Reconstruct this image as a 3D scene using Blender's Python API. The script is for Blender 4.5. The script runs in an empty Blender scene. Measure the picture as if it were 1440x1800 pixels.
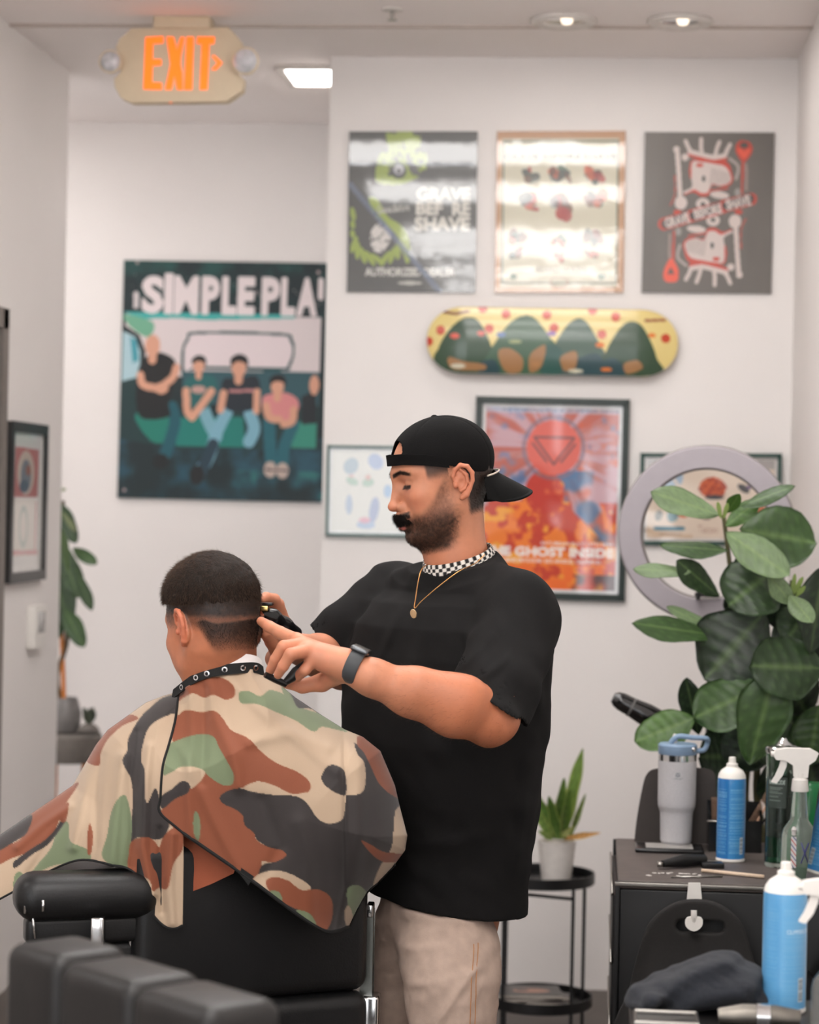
import bpy, bmesh, math, random
import numpy as np
from mathutils import Vector, Matrix

# ------------------------------------------------------------------ camera, light, exposure
S = bpy.context.scene
COL = S.collection
F_PX = 4000.0
CAMZ = 1.56
_al = math.atan(330 / F_PX); _be = 23.6 / F_PX; _ro = 0.020
CPOS = np.array([0, 0, CAMZ])
_F0 = np.array([-math.sin(_al), math.cos(_al), 0.]); _R0 = np.array([math.cos(_al), math.sin(_al), 0.]); _D0 = np.array([0, 0, -1.])
CF = math.cos(_be) * _F0 + math.sin(_be) * _D0
_D1 = math.cos(_be) * _D0 - math.sin(_be) * _F0
CR = math.cos(_ro) * _R0 - math.sin(_ro) * _D1
CD = math.cos(_ro) * _D1 + math.sin(_ro) * _R0

def P(px, py, Y):
    """the world point seen at a place of the photograph, at distance Y into the room"""
    d = CF + (px - 720) / F_PX * CR + (py - 900) / F_PX * CD
    return CPOS + d * (Y / d[1])

def PZ(px, py, Z):
    d = CF + (px - 720) / F_PX * CR + (py - 900) / F_PX * CD
    return CPOS + d * ((Z - CAMZ) / d[2])

cam = bpy.data.cameras.new('camera'); camo = bpy.data.objects.new('camera', cam); COL.objects.link(camo)
m = Matrix.Identity(4)
for i in range(3):
    m[i][0] = CR[i]; m[i][1] = -CD[i]; m[i][2] = -CF[i]; m[i][3] = CPOS[i]
camo.matrix_world = m
cam.sensor_fit = 'VERTICAL'; cam.sensor_height = 36; cam.sensor_width = 28.8; cam.lens = F_PX / 1800 * 36
cam.clip_start = 0.05; cam.clip_end = 100
cam.dof.use_dof = True; cam.dof.focus_distance = 4.30; cam.dof.aperture_fstop = 3.6
S.camera = camo
S.view_settings.view_transform = 'Standard'; S.view_settings.look = 'None'
S.view_settings.gamma = 1.0; S.view_settings.use_curve_mapping = False
S.view_settings.exposure = 0.69

W = bpy.data.worlds.new('daylight'); S.world = W; W.use_nodes = True
wn = W.node_tree.nodes['Background']; wn.inputs[0].default_value = (0.95, 0.97, 1.0, 1); wn.inputs[1].default_value = 3.1

CEIL = CAMZ + 1.42
PANEL_EMIT = 10.0
YB = 7.30                                   # back wall
YA = float(PZ(350, 216, CEIL)[1])           # wall of the recess
XR = float(P(1397, 450, YB)[0])             # right wall
_e = PZ(122, 128, CEIL); XL = float(_e[0]); YLE = float(_e[1])   # left wall and its far end
XS = float(P(571, 640, YB)[0])              # corner where the back wall steps back

# ------------------------------------------------------------------ materials
def lin(c):
    c = np.asarray(c, float) / 255.0
    return np.where(c <= 0.04045, c / 12.92, ((c + 0.055) / 1.055) ** 2.4)

MATS = {}
def mat(name, rgb, rough=0.5, metal=0.0, var=0.06, scale=40.0, bump=0.0, coat=0.0, coat_rough=0.05, trans=0.0, ior=1.45, emit=None, emit_s=0.0, spec=0.5, sheen=0.0, bscale=None, sss=0.0, stretch=None, alpha=1.0):
    if name in MATS: return MATS[name]
    M = bpy.data.materials.new(name); M.use_nodes = True
    nt = M.node_tree; N = nt.nodes; L = nt.links
    b = N['Principled BSDF']
    c = lin(rgb)
    tc = N.new('ShaderNodeTexCoord'); mp = N.new('ShaderNodeMapping'); L.new(tc.outputs['Object'], mp.inputs[0])
    if stretch: mp.inputs['Scale'].default_value = stretch
    no = N.new('ShaderNodeTexNoise'); no.inputs['Scale'].default_value = scale; no.inputs['Detail'].default_value = 4
    L.new(mp.outputs[0], no.inputs['Vector'])
    rp = N.new('ShaderNodeValToRGB')
    rp.color_ramp.elements[0].position = 0.3; rp.color_ramp.elements[1].position = 0.7
    rp.color_ramp.elements[0].color = (*np.clip(c * (1 - var), 0, 1), 1); rp.color_ramp.elements[1].color = (*np.clip(c * (1 + var), 0, 1), 1)
    L.new(no.outputs[0], rp.inputs[0]); L.new(rp.outputs[0], b.inputs['Base Color'])
    b.inputs['Roughness'].default_value = rough; b.inputs['Metallic'].default_value = metal
    b.inputs['Coat Weight'].default_value = coat; b.inputs['Coat Roughness'].default_value = coat_rough
    b.inputs['Transmission Weight'].default_value = trans; b.inputs['IOR'].default_value = ior
    b.inputs['Specular IOR Level'].default_value = spec
    b.inputs['Sheen Weight'].default_value = sheen
    b.inputs['Alpha'].default_value = alpha
    if sss: 
        b.inputs['Subsurface Weight'].default_value = sss; b.inputs['Subsurface Radius'].default_value = (0.010, 0.004, 0.002); b.inputs['Subsurface Scale'].default_value = 0.6
    if emit is not None:
        b.inputs['Emission Color'].default_value = (*lin(emit), 1); b.inputs['Emission Strength'].default_value = emit_s
    if bump:
        n2 = N.new('ShaderNodeTexNoise'); n2.inputs['Scale'].default_value = bscale or scale * 6; n2.inputs['Detail'].default_value = 3
        L.new(mp.outputs[0], n2.inputs['Vector'])
        bp = N.new('ShaderNodeBump'); bp.inputs['Strength'].default_value = bump; bp.inputs['Distance'].default_value = 0.002
        L.new(n2.outputs[0], bp.inputs['Height']); L.new(bp.outputs[0], b.inputs['Normal'])
    MATS[name] = M
    return M

def cmat(name, rough=0.5, coat=0.0, coat_rough=0.05, bump=0.0, bscale=300.0, spec=0.5, sheen=0.0, sss=0.0, bdist=0.002, weave=0.0, coat_ior=1.5, rvar=0):
    """material whose colour is the print carried by the surface (attribute 'Col')"""
    if name in MATS: return MATS[name]
    M = bpy.data.materials.new(name); M.use_nodes = True
    nt = M.node_tree; N = nt.nodes; L = nt.links
    b = N['Principled BSDF']
    at = N.new('ShaderNodeAttribute'); at.attribute_name = 'Col'
    L.new(at.outputs['Color'], b.inputs['Base Color'])
    b.inputs['Roughness'].default_value = rough; b.inputs['Coat Weight'].default_value = coat; b.inputs['Coat Roughness'].default_value = coat_rough
    b.inputs['Coat IOR'].default_value = coat_ior
    b.inputs['Specular IOR Level'].default_value = spec; b.inputs['Sheen Weight'].default_value = sheen
    if sss:
        b.inputs['Subsurface Weight'].default_value = sss; b.inputs['Subsurface Radius'].default_value = (0.010, 0.004, 0.002); b.inputs['Subsurface Scale'].default_value = 0.6
    if bump:
        tc = N.new('ShaderNodeTexCoord')
        n2 = N.new('ShaderNodeTexNoise'); n2.inputs['Scale'].default_value = bscale; n2.inputs['Detail'].default_value = 3
        L.new(tc.outputs['Object'], n2.inputs['Vector'])
        bp = N.new('ShaderNodeBump'); bp.inputs['Strength'].default_value = bump; bp.inputs['Distance'].default_value = bdist
        L.new(n2.outputs[0], bp.inputs['Height']); L.new(bp.outputs[0], b.inputs['Normal'])
        if coat: L.new(bp.outputs[0], b.inputs['Coat Normal'])
    MATS[name] = M
    return M

# ------------------------------------------------------------------ object helpers
def new_obj(name, me, parent=None, mats=(), smooth=True, kind=None):
    o = bpy.data.objects.new(name, me); COL.objects.link(o)
    for mm in (mats if isinstance(mats, (list, tuple)) else [mats]):
        me.materials.append(mm)
    if smooth and len(me.polygons):
        me.polygons.foreach_set('use_smooth', [True] * len(me.polygons))
    if parent is not None:
        o.parent = parent
        o.matrix_parent_inverse = Matrix.Translation(-Vector(wloc(parent)))
    if kind: o['kind'] = kind
    return o

WLOC = {}
def wloc(o):
    return WLOC.get(o.name, (0, 0, 0))

def thing(name, label, cat, loc, group=None):
    o = bpy.data.objects.new(name, None); COL.objects.link(o)
    o.location = loc; o.empty_display_size = 0.05
    WLOC[o.name] = tuple(loc)
    o['label'] = label; o['category'] = cat
    if group: o['group'] = group
    return o

def tag(o, label, cat, group=None):
    o['label'] = label; o['category'] = cat
    if group: o['group'] = group
    return o

class MB:
    """collects shapes into one mesh"""
    def __init__(s): s.v = []; s.f = []; s.mi = []
    def add(s, v, f, mi=0):
        n = len(s.v); s.v.extend([tuple(map(float, p)) for p in v]); s.f.extend([tuple(i + n for i in q) for q in f]); s.mi.extend([mi] * len(f)); return s
    def box(s, lo, hi, rot=None, bev=0.0, mi=0, seg=3):
        lo = np.minimum(lo, hi) if False else np.array(lo, float); hi = np.array(hi, float)
        bm = bmesh.new(); bmesh.ops.create_cube(bm, size=1)
        c = (lo + hi) / 2; d = hi - lo
        for v in bm.verts: v.co = Vector((v.co.x * d[0], v.co.y * d[1], v.co.z * d[2]))
        if bev: bmesh.ops.bevel(bm, geom=bm.edges[:], offset=bev, segments=seg, profile=0.5, affect='EDGES')
        R = rot if rot is not None else Matrix.Identity(3)
        v = [tuple(R @ q.co + Vector(c)) for q in bm.verts]; bm.verts.index_update()
        f = [tuple(x.index for x in q.verts) for q in bm.faces]; bm.free()
        return s.add(v, f, mi)
    def tube(s, pts, r, n=10, mi=0, caps=True, closed=False):
        pts = [np.array(p, float) for p in pts]; k = len(pts)
        rr = [r] * k if np.isscalar(r) else list(r)
        V = []; prev = None
        for i, p in enumerate(pts):
            if closed: t = pts[(i + 1) % k] - pts[i - 1]
            else: t = pts[min(i + 1, k - 1)] - pts[max(i - 1, 0)]
            t = t / (np.linalg.norm(t) + 1e-12)
            if prev is None:
                a = np.array([0, 0, 1.]) if abs(t[2]) < .9 else np.array([1., 0, 0])
            else: a = prev
            u = a - t * np.dot(a, t); u /= np.linalg.norm(u) + 1e-12; w = np.cross(t, u); prev = u
            for j in range(n):
                an = 2 * math.pi * j / n
                V.append(p + rr[i] * (math.cos(an) * u + math.sin(an) * w))
        Fc = []
        for i in range(k if closed else k - 1):
            i2 = (i + 1) % k
            for j in range(n):
                j2 = (j + 1) % n
                Fc.append((i * n + j, i * n + j2, i2 * n + j2, i2 * n + j))
        if caps and not closed:
            Fc.append(tuple(range(n))[::-1]); Fc.append(tuple((k - 1) * n + j for j in range(n)))
        return s.add(V, Fc, mi)
    def lathe(s, prof, c=(0, 0, 0), n=32, axis=(0, 0, 1), mi=0, sx=1.0, sy=1.0):
        ax = Vector(axis).normalized(); q = Vector((0, 0, 1)).rotation_difference(ax)
        V = []
        for r, z in prof:
            for j in range(n):
                an = 2 * math.pi * j / n
                V.append(tuple(Vector(c) + q @ Vector((r * math.cos(an) * sx, r * math.sin(an) * sy, z))))
        Fc = []
        for i in range(len(prof) - 1):
            for j in range(n):
                j2 = (j + 1) % n
                Fc.append((i * n + j, i * n + j2, (i + 1) * n + j2, (i + 1) * n + j))
        return s.add(V, Fc, mi)
    def prism(s, poly, ext, mi=0):
        """poly: world points in a plane, ext: vector"""
        n = len(poly); e = np.array(ext, float)
        V = [np.array(p, float) for p in poly] + [np.array(p, float) + e for p in poly]
        Fc = [tuple(range(n)), tuple(range(n, 2 * n))[::-1]] + [(i, (i + 1) % n, n + (i + 1) % n, n + i) for i in range(n)]
        return s.add(V, Fc, mi)
    def obj(s, name, mats, parent=None, smooth=True, kind=None, bevel=0.0, auto=True):
        me = bpy.data.meshes.new(name); me.from_pydata(s.v, [], s.f)
        bm = bmesh.new(); bm.from_mesh(me)
        if bevel: bmesh.ops.bevel(bm, geom=[e for e in bm.edges if len(e.link_faces) == 2 and e.calc_face_angle(0) > .6], offset=bevel, segments=2, profile=.5, affect='EDGES')
        bmesh.ops.recalc_face_normals(bm, faces=bm.faces[:])
        if smooth and auto:
            for e in bm.edges:
                if len(e.link_faces) == 2 and e.calc_face_angle(0) > 0.65: e.smooth = False
        mi = s.mi if not bevel else None
        bm.to_mesh(me); bm.free()
        if mi and max(mi) > 0 and len(mi) == len(me.polygons): me.polygons.foreach_set('material_index', mi)
        return new_obj(name, me, parent, mats, smooth, kind)

def catmull(pts, n=8, closed=False):
    pts = [np.array(p, float) for p in pts]; k = len(pts); out = []
    rng = range(k) if closed else range(k - 1)
    for i in rng:
        if closed: p0, p1, p2, p3 = pts[i - 1], pts[i], pts[(i + 1) % k], pts[(i + 2) % k]
        else: p0, p1, p2, p3 = pts[max(i - 1, 0)], pts[i], pts[i + 1], pts[min(i + 2, k - 1)]
        for j in range(n):
            t = j / n
            out.append(0.5 * ((2 * p1) + (-p0 + p2) * t + (2 * p0 - 5 * p1 + 4 * p2 - p3) * t * t + (-p0 + 3 * p1 - 3 * p2 + p3) * t ** 3))
    if not closed: out.append(pts[-1])
    return out

# ------------------------------------------------------------------ noise
_rs = np.random.RandomState(7)
_NT = _rs.rand(64, 64, 64).astype(np.float32)
def vnoise(p, scale):
    q = np.asarray(p, np.float32) * scale + 100.0
    if q.shape[-1] == 2: q = np.concatenate([q, np.full(q.shape[:-1] + (1,), .5, np.float32)], -1)
    i = np.floor(q).astype(int); f = q - i; f = f * f * (3 - 2 * f); r = 0
    for a in (0, 1):
        for b in (0, 1):
            for c in (0, 1):
                w = (f[..., 0] if a else 1 - f[..., 0]) * (f[..., 1] if b else 1 - f[..., 1]) * (f[..., 2] if c else 1 - f[..., 2])
                r = r + w * _NT[(i[..., 0] + a) % 64, (i[..., 1] + b) % 64, (i[..., 2] + c) % 64]
    return r
def fbm(p, scale, o=4):
    return sum(vnoise(p, scale * 2 ** k) * .5 ** (k + 1) for k in range(o)) / (1 - .5 ** o)
def sstep(a, b, x):
    t = np.clip((x - a) / (b - a), 0, 1); return t * t * (3 - 2 * t)

# ------------------------------------------------------------------ printed surfaces: a raster of colours on a mesh
def text_tris(txt, bold=0.0):
    cu = bpy.data.curves.new('t', 'FONT'); cu.body = txt; cu.size = 1; cu.offset = bold; cu.resolution_u = 3
    o = bpy.data.objects.new('t', cu); COL.objects.link(o)
    dg = bpy.context.evaluated_depsgraph_get(); dg.update()
    me = bpy.data.meshes.new_from_object(o.evaluated_get(dg))
    me.calc_loop_triangles()
    v = np.array([x.co[:2] for x in me.vertices]); t = np.array([x.vertices[:] for x in me.loop_triangles])
    bpy.data.objects.remove(o); bpy.data.curves.remove(cu); bpy.data.meshes.remove(me)
    return v, t

class Canvas:
    def __init__(s, w, h, res, bg, frame):
        """w,h in metres; res metre per dot; frame: the drawing coordinates of its left, top, right, bottom"""
        s.w, s.h = w, h; s.nx = max(2, int(w / res)); s.ny = max(2, int(h / res)); s.fr = frame
        s.a = np.zeros((s.ny, s.nx, 3), np.float32); s.a[:] = bg
        x0, y0, x1, y1 = frame
        s.X, s.Y = np.meshgrid(x0 + (np.arange(s.nx) + .5) / s.nx * (x1 - x0), y0 + (np.arange(s.ny) + .5) / s.ny * (y1 - y0))
    def mask_poly(s, pts, smooth=False):
        if smooth: pts = catmull(pts, 6, True)
        pts = np.array(pts, float); m = np.zeros(s.X.shape, bool)
        x0, x1 = pts[:, 0].min(), pts[:, 0].max(); y0, y1 = pts[:, 1].min(), pts[:, 1].max()
        jx = np.where((s.X[0] >= x0) & (s.X[0] <= x1))[0]; jy = np.where((s.Y[:, 0] >= y0) & (s.Y[:, 0] <= y1))[0]
        if len(jx) == 0 or len(jy) == 0: return m
        sl = (slice(jy[0], jy[-1] + 1), slice(jx[0], jx[-1] + 1))
        X, Y = s.X[sl], s.Y[sl]; mm = np.zeros(X.shape, bool)
        for (xa, ya), (xb, yb) in zip(pts, np.roll(pts, -1, 0)):
            if ya == yb: continue
            c = ((ya > Y) != (yb > Y)) & (X < (xb - xa) * (Y - ya) / (yb - ya) + xa)
            mm ^= c
        m[sl] = mm; return m
    def put(s, m, col, al=1.0):
        m = m * al if al != 1 else m
        m = np.asarray(m, np.float32)[..., None]
        s.a[:] = s.a * (1 - m) + np.array(col, np.float32) * m; return s
    def poly(s, pts, col, smooth=False, al=1.0): return s.put(s.mask_poly(pts, smooth), col, al)
    def ell(s, cx, cy, rx, ry, col, al=1.0, rot=0, ring=0):
        c, n = math.cos(rot), math.sin(rot); dx, dy = s.X - cx, s.Y - cy
        u = (dx * c + dy * n) / rx; v = (-dx * n + dy * c) / ry; r = np.hypot(u, v)
        m = r < 1
        if ring: m &= r > 1 - ring
        return s.put(m, col, al)
    def line(s, pts, w, col, al=1.0, smooth=False):
        if smooth: pts = catmull(pts, 6)
        m = np.zeros(s.X.shape, bool)
        for a, b in zip(pts[:-1], pts[1:]):
            a = np.array(a, float); b = np.array(b, float); d = b - a; L = (d * d).sum() + 1e-9
            t = np.clip(((s.X - a[0]) * d[0] + (s.Y - a[1]) * d[1]) / L, 0, 1)
            m |= np.hypot(s.X - a[0] - t * d[0], s.Y - a[1] - t * d[1]) < w / 2
        return s.put(m, col, al)
    def text(s, txt, x0, y0, x1, y1, col, bold=0.03, al=1.0, rot=0.0):
        """fit the text in the given box"""
        v, t = text_tris(txt, min(bold, .035 if bold > .08 else .045))
        mn, mx = v.min(0), v.max(0); u = (v - mn) / (mx - mn)
        q = np.stack([x0 + u[:, 0] * (x1 - x0), y1 - u[:, 1] * (y1 - y0)], 1)
        if rot:
            c = np.array([(x0 + x1) / 2, (y0 + y1) / 2]); R = np.array([[math.cos(rot), -math.sin(rot)], [math.sin(rot), math.cos(rot)]]); q = (q - c) @ R.T + c
        m = np.zeros(s.X.shape, bool)
        fx0, fy0, fx1, fy1 = s.fr; kx = s.nx / (fx1 - fx0); ky = s.ny / (fy1 - fy0)
        for tr in q[t]:
            a = np.stack([(tr[:, 0] - fx0) * kx, (tr[:, 1] - fy0) * ky], 1)
            i0, i1 = int(max(0, a[:, 0].min() - 1)), int(min(s.nx, a[:, 0].max() + 2)); j0, j1 = int(max(0, a[:, 1].min() - 1)), int(min(s.ny, a[:, 1].max() + 2))
            if i1 <= i0 or j1 <= j0: continue
            gx, gy = np.meshgrid(np.arange(i0, i1) + .5, np.arange(j0, j1) + .5)
            ar = (a[1, 0] - a[0, 0]) * (a[2, 1] - a[0, 1]) - (a[2, 0] - a[0, 0]) * (a[1, 1] - a[0, 1])
            if abs(ar) < 1e-9: continue
            sg = 1 if ar > 0 else -1; ins = np.ones(gx.shape, bool)
            for k in range(3):
                p, r = a[k], a[(k + 1) % 3]
                ins &= sg * ((r[0] - p[0]) * (gy - p[1]) - (r[1] - p[1]) * (gx - p[0])) >= -1e-6
            m[j0:j1, i0:i1] |= ins
        if bold > .08:      # heavier strokes
            for _ in range(max(1, int(round((bold - .03) * (y1 - y0) * ky * .45)))):
                q_ = m.copy(); q_[1:] |= m[:-1]; q_[:-1] |= m[1:]; q_[:, 1:] |= m[:, :-1]; q_[:, :-1] |= m[:, 1:]; m = q_
        return s.put(m, col, al)
    def sample(s, x, y):
        fx0, fy0, fx1, fy1 = s.fr
        u = np.clip((x - fx0) / (fx1 - fx0) * s.nx - .5, 0, s.nx - 1.001); v = np.clip((y - fy0) / (fy1 - fy0) * s.ny - .5, 0, s.ny - 1.001)
        i = u.astype(int); j = v.astype(int); fu = (u - i)[:, None]; fv = (v - j)[:, None]
        i2 = np.minimum(i + 1, s.nx - 1); j2 = np.minimum(j + 1, s.ny - 1)
        return (s.a[j, i] * (1 - fu) + s.a[j, i2] * fu) * (1 - fv) + (s.a[j2, i] * (1 - fu) + s.a[j2, i2] * fu) * fv

def set_col(me, rgb):
    at = me.color_attributes.new('Col', 'FLOAT_COLOR', 'POINT')
    c = np.ones((len(me.vertices), 4), np.float32); c[:, :3] = lin(rgb); at.data.foreach_set('color', c.ravel())

def board(name, tl, tr, bl, thick, cv, m, parent=None, edge=(20, 20, 20)):
    """flat printed board: corner points in the world, its thickness behind the print"""
    tl, tr, bl = (np.array(q, float) for q in (tl, tr, bl))
    nx, ny = cv.nx, cv.ny
    u = np.linspace(0, 1, nx); v = np.linspace(0, 1, ny); U, V = np.meshgrid(u, v)
    pts = tl + U[..., None] * (tr - tl) + V[..., None] * (bl - tl)
    n = np.cross(tr - tl, bl - tl); n /= np.linalg.norm(n)      # points away from the viewer (into the wall)
    verts = pts.reshape(-1, 3)
    idx = np.arange(nx * ny).reshape(ny, nx)
    f = np.stack([idx[:-1, :-1], idx[1:, :-1], idx[1:, 1:], idx[:-1, 1:]], -1).reshape(-1, 4)
    br = tr + bl - tl
    k = len(verts); extra = np.array([tl, tr, br, bl]); extra = np.concatenate([extra, extra + n * thick])
    verts = np.concatenate([verts, extra]); ff = [tuple(q) for q in f]
    ff += [(k + 4, k + 5, k + 6, k + 7)] + [(k + a, k + (a + 1) % 4, k + 4 + (a + 1) % 4, k + 4 + a) for a in range(4)]
    me = bpy.data.meshes.new(name); me.from_pydata(verts.tolist(), [], ff)
    c = np.concatenate([cv.a.reshape(-1, 3), np.tile(np.array(edge, np.float32), (8, 1))])
    set_col(me, c)
    return new_obj(name, me, parent, m, smooth=False)

# ------------------------------------------------------------------ implicit surfaces (for bodies and cloth)
class SDF:
    def __init__(s): s.ops = []
    def ell(s, c, r, R=None, k=0.01, sub=False):
        c = np.array(c, np.float32); r = np.array(r, np.float32); R = np.eye(3, dtype=np.float32) if R is None else np.array(R, np.float32)
        def f(p):
            q = (p - c) @ R; a = q / r; k0 = np.sqrt((a * a).sum(1)); b = a / r; k1 = np.sqrt((b * b).sum(1))
            return k0 * (k0 - 1) / np.maximum(k1, 1e-6)
        s.ops.append((f, c, float(r.max()), k, sub)); return s
    def cone(s, a, b, ra, rb=None, k=0.01, sub=False):
        a = np.array(a, np.float32); b = np.array(b, np.float32); rb = ra if rb is None else rb
        d = b - a; L = float((d * d).sum()) + 1e-12
        def f(p):
            q = p - a; t = np.clip(q @ d / L, 0, 1); e = q - t[:, None] * d
            return np.sqrt((e * e).sum(1)) - (ra + (rb - ra) * t)
        s.ops.append((f, (a + b) / 2, float(math.sqrt(L) / 2 + max(ra, rb)), k, sub)); return s
    def chain(s, pts, rs, k=0.01, sub=False, kin=0.004):
        for i in range(len(pts) - 1):
            s.cone(pts[i], pts[i + 1], rs[i], rs[i + 1], k if i == 0 else kin, sub)
        return s
    def fn(s, f, k=0.01, sub=False, c=(0, 0, 0), r=100.0):
        s.ops.append((f, np.array(c, np.float32), r, k, sub)); return s
    def eval(s, p, cull=True):
        p = p.astype(np.float32); d = np.full(len(p), 1.0, np.float32)
        lo, hi = p.min(0), p.max(0)
        for f, c, r, k, sub in s.ops:
            if cull:
                e = np.maximum(np.maximum(lo - c, c - hi), 0)
                if math.sqrt(float((e * e).sum())) > r + 0.05: continue
            g = f(p)
            if sub == 'off': d = d + g; continue
            if sub:
                if k: h = np.maximum(k - np.abs(-d - g), 0) / k; d = np.maximum(d, -g) + h * h * k / 4     # smooth subtraction
                else: d = np.maximum(d, -g)
            else:
                if k: h = np.maximum(k - np.abs(d - g), 0) / k; d = np.minimum(d, g) - h * h * k / 4
                else: d = np.minimum(d, g)
        return d
    def mesh(s, lo, hi, h, disp=None):
        B = 10; lo = np.array(lo, float); hi = np.array(hi, float)
        nb = np.ceil((hi - lo) / (h * B)).astype(int) + 1; n = nb * B
        g = np.stack(np.meshgrid(*[np.arange(k) for k in nb], indexing='ij'), -1).reshape(-1, 3)
        ctr = lo + (g * B + B / 2) * h
        dc = s.eval(ctr, False)
        act = np.abs(dc) < B * h * 1.6 + 0.004
        A = np.empty(n, np.float32)
        A.reshape(nb[0], B, nb[1], B, nb[2], B)[:] = dc.reshape(nb[0], 1, nb[1], 1, nb[2], 1)
        off = np.stack(np.meshgrid(*[np.arange(B)] * 3, indexing='ij'), -1).reshape(-1, 3)
        ga = g[act]
        sup = ga // 3; key = (sup[:, 0] * 4096 + sup[:, 1]) * 4096 + sup[:, 2]; order = np.argsort(key, kind='stable'); ga = ga[order]; key = key[order]
        cuts = np.flatnonzero(np.diff(key)) + 1
        for blk in np.split(ga, cuts):
            if len(blk) == 0: continue
            ijk = (blk[:, None, :] * B + off[None]).reshape(-1, 3)
            p = lo + ijk * h; d = s.eval(p)
            if disp is not None: d = d + disp(p)
            A[ijk[:, 0], ijk[:, 1], ijk[:, 2]] = d
        return surface_nets(A, lo, h)

def surface_nets(A, lo, h):
    sg = A < 0
    c = np.zeros(tuple(np.array(A.shape) - 1), np.int8)
    for a in (0, 1):
        for b in (0, 1):
            for e in (0, 1):
                c += sg[a:A.shape[0] - 1 + a, b:A.shape[1] - 1 + b, e:A.shape[2] - 1 + e]
    act = (c > 0) & (c < 8); I = np.argwhere(act)
    idx = np.full(c.shape, -1, np.int32); idx[act] = np.arange(len(I))
    val = np.empty((len(I), 2, 2, 2), np.float32)
    for a in (0, 1):
        for b in (0, 1):
            for e in (0, 1): val[:, a, b, e] = A[I[:, 0] + a, I[:, 1] + b, I[:, 2] + e]
    acc = np.zeros((len(I), 3), np.float32); cnt = np.zeros(len(I), np.float32)
    for ax in range(3):
        for u in (0, 1):
            for w in (0, 1):
                i0 = [u, w]; i0.insert(ax, 0); i1 = [u, w]; i1.insert(ax, 1)
                v0 = val[(slice(None), *i0)]; v1 = val[(slice(None), *i1)]
                x = (v0 < 0) != (v1 < 0); t = np.where(x, v0 / np.where(x, v0 - v1, 1), 0)
                q = np.tile(np.array(i0, np.float32), (len(I), 1)); q[:, ax] = t
                acc += q * x[:, None]; cnt += x
    V = lo + (I + acc / np.maximum(cnt, 1)[:, None]) * h
    Fs = []
    for ax in range(3):
        sl0 = [slice(1, -1)] * 3; sl1 = [slice(1, -1)] * 3
        sl0[ax] = slice(0, -1); sl1[ax] = slice(1, None)
        a = sg[tuple(sl0)]; b = sg[tuple(sl1)]; x = np.argwhere(a != b)
        off = np.array([1, 1, 1]); off[ax] = 0; x0 = x + off
        inside = sg[x0[:, 0], x0[:, 1], x0[:, 2]]
        u, w = [(1, 2), (2, 0), (0, 1)][ax]
        def at(du, dw):
            q = x0.copy(); q[:, u] -= du; q[:, w] -= dw; return idx[q[:, 0], q[:, 1], q[:, 2]]
        f = np.stack([at(0, 0), at(1, 0), at(1, 1), at(0, 1)], 1)
        f[~inside] = f[~inside][:, ::-1]; Fs.append(f)
    Fs = np.concatenate(Fs); Fs = Fs[(Fs >= 0).all(1)]
    return V.astype(np.float64), Fs

def mesh_np(name, V, Fq, mats, parent=None, col=None, kind=None):
    me = bpy.data.meshes.new(name)
    me.vertices.add(len(V)); me.vertices.foreach_set('co', np.asarray(V, np.float32).ravel())
    k = Fq.shape[1]
    me.loops.add(Fq.size); me.loops.foreach_set('vertex_index', Fq.astype(np.int32).ravel())
    me.polygons.add(len(Fq)); me.polygons.foreach_set('loop_start', np.arange(0, Fq.size, k, dtype=np.int32))
    try: me.polygons.foreach_set('loop_total', np.full(len(Fq), k, np.int32))
    except Exception: pass
    me.update(calc_edges=True); me.validate()
    if col is not None: set_col(me, col)
    return new_obj(name, me, parent, mats, True, kind)

def smooth_np(V, Fq, it=1, lam=0.5):
    for _ in range(it):
        acc = np.zeros_like(V); cnt = np.zeros(len(V))
        k = Fq.shape[1]
        for j in range(k):
            a = Fq[:, j]; b = Fq[:, (j + 1) % k]
            for x, y in ((a, b), (b, a)):
                cnt += np.bincount(x, minlength=len(V))
                for c in range(3): acc[:, c] += np.bincount(x, V[y, c], minlength=len(V))
        V = V * (1 - lam) + lam * acc / np.maximum(cnt, 1)[:, None]
    return V

def strands(roots, dirs, length, r, rng, jit=0.3):
    """thin tapering three-sided hairs"""
    n = len(roots); d = dirs + rng.normal(0, jit, dirs.shape); d /= np.linalg.norm(d, axis=1)[:, None]
    a = np.cross(d, [0.3, 0.5, 0.81]); a /= np.linalg.norm(a, axis=1)[:, None] + 1e-9; b = np.cross(d, a)
    L = (length * (0.7 + 0.6 * rng.random(n)))[:, None]
    bend = rng.normal(0, .15, d.shape)
    V = []
    for t, rr in ((0.0, 1.0), (0.55, .75)):
        c = roots + d * L * t + bend * L * t * t
        for k in range(3):
            an = 2 * math.pi * k / 3; V.append(c + rr * r * (math.cos(an) * a + math.sin(an) * b))
    V.append(roots + d * L + bend * L)
    V = np.stack(V, 1)                         # n,7,3
    base = (np.arange(n) * 7)[:, None]
    q = np.concatenate([base + np.array([[k, (k + 1) % 3, 3 + (k + 1) % 3]]) for k in range(3)] + [base + np.array([[k, 3 + (k + 1) % 3, 3 + k]]) for k in range(3)] + [base + np.array([[3 + k, 3 + (k + 1) % 3, 6]]) for k in range(3)])
    return V.reshape(-1, 3), q
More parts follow.
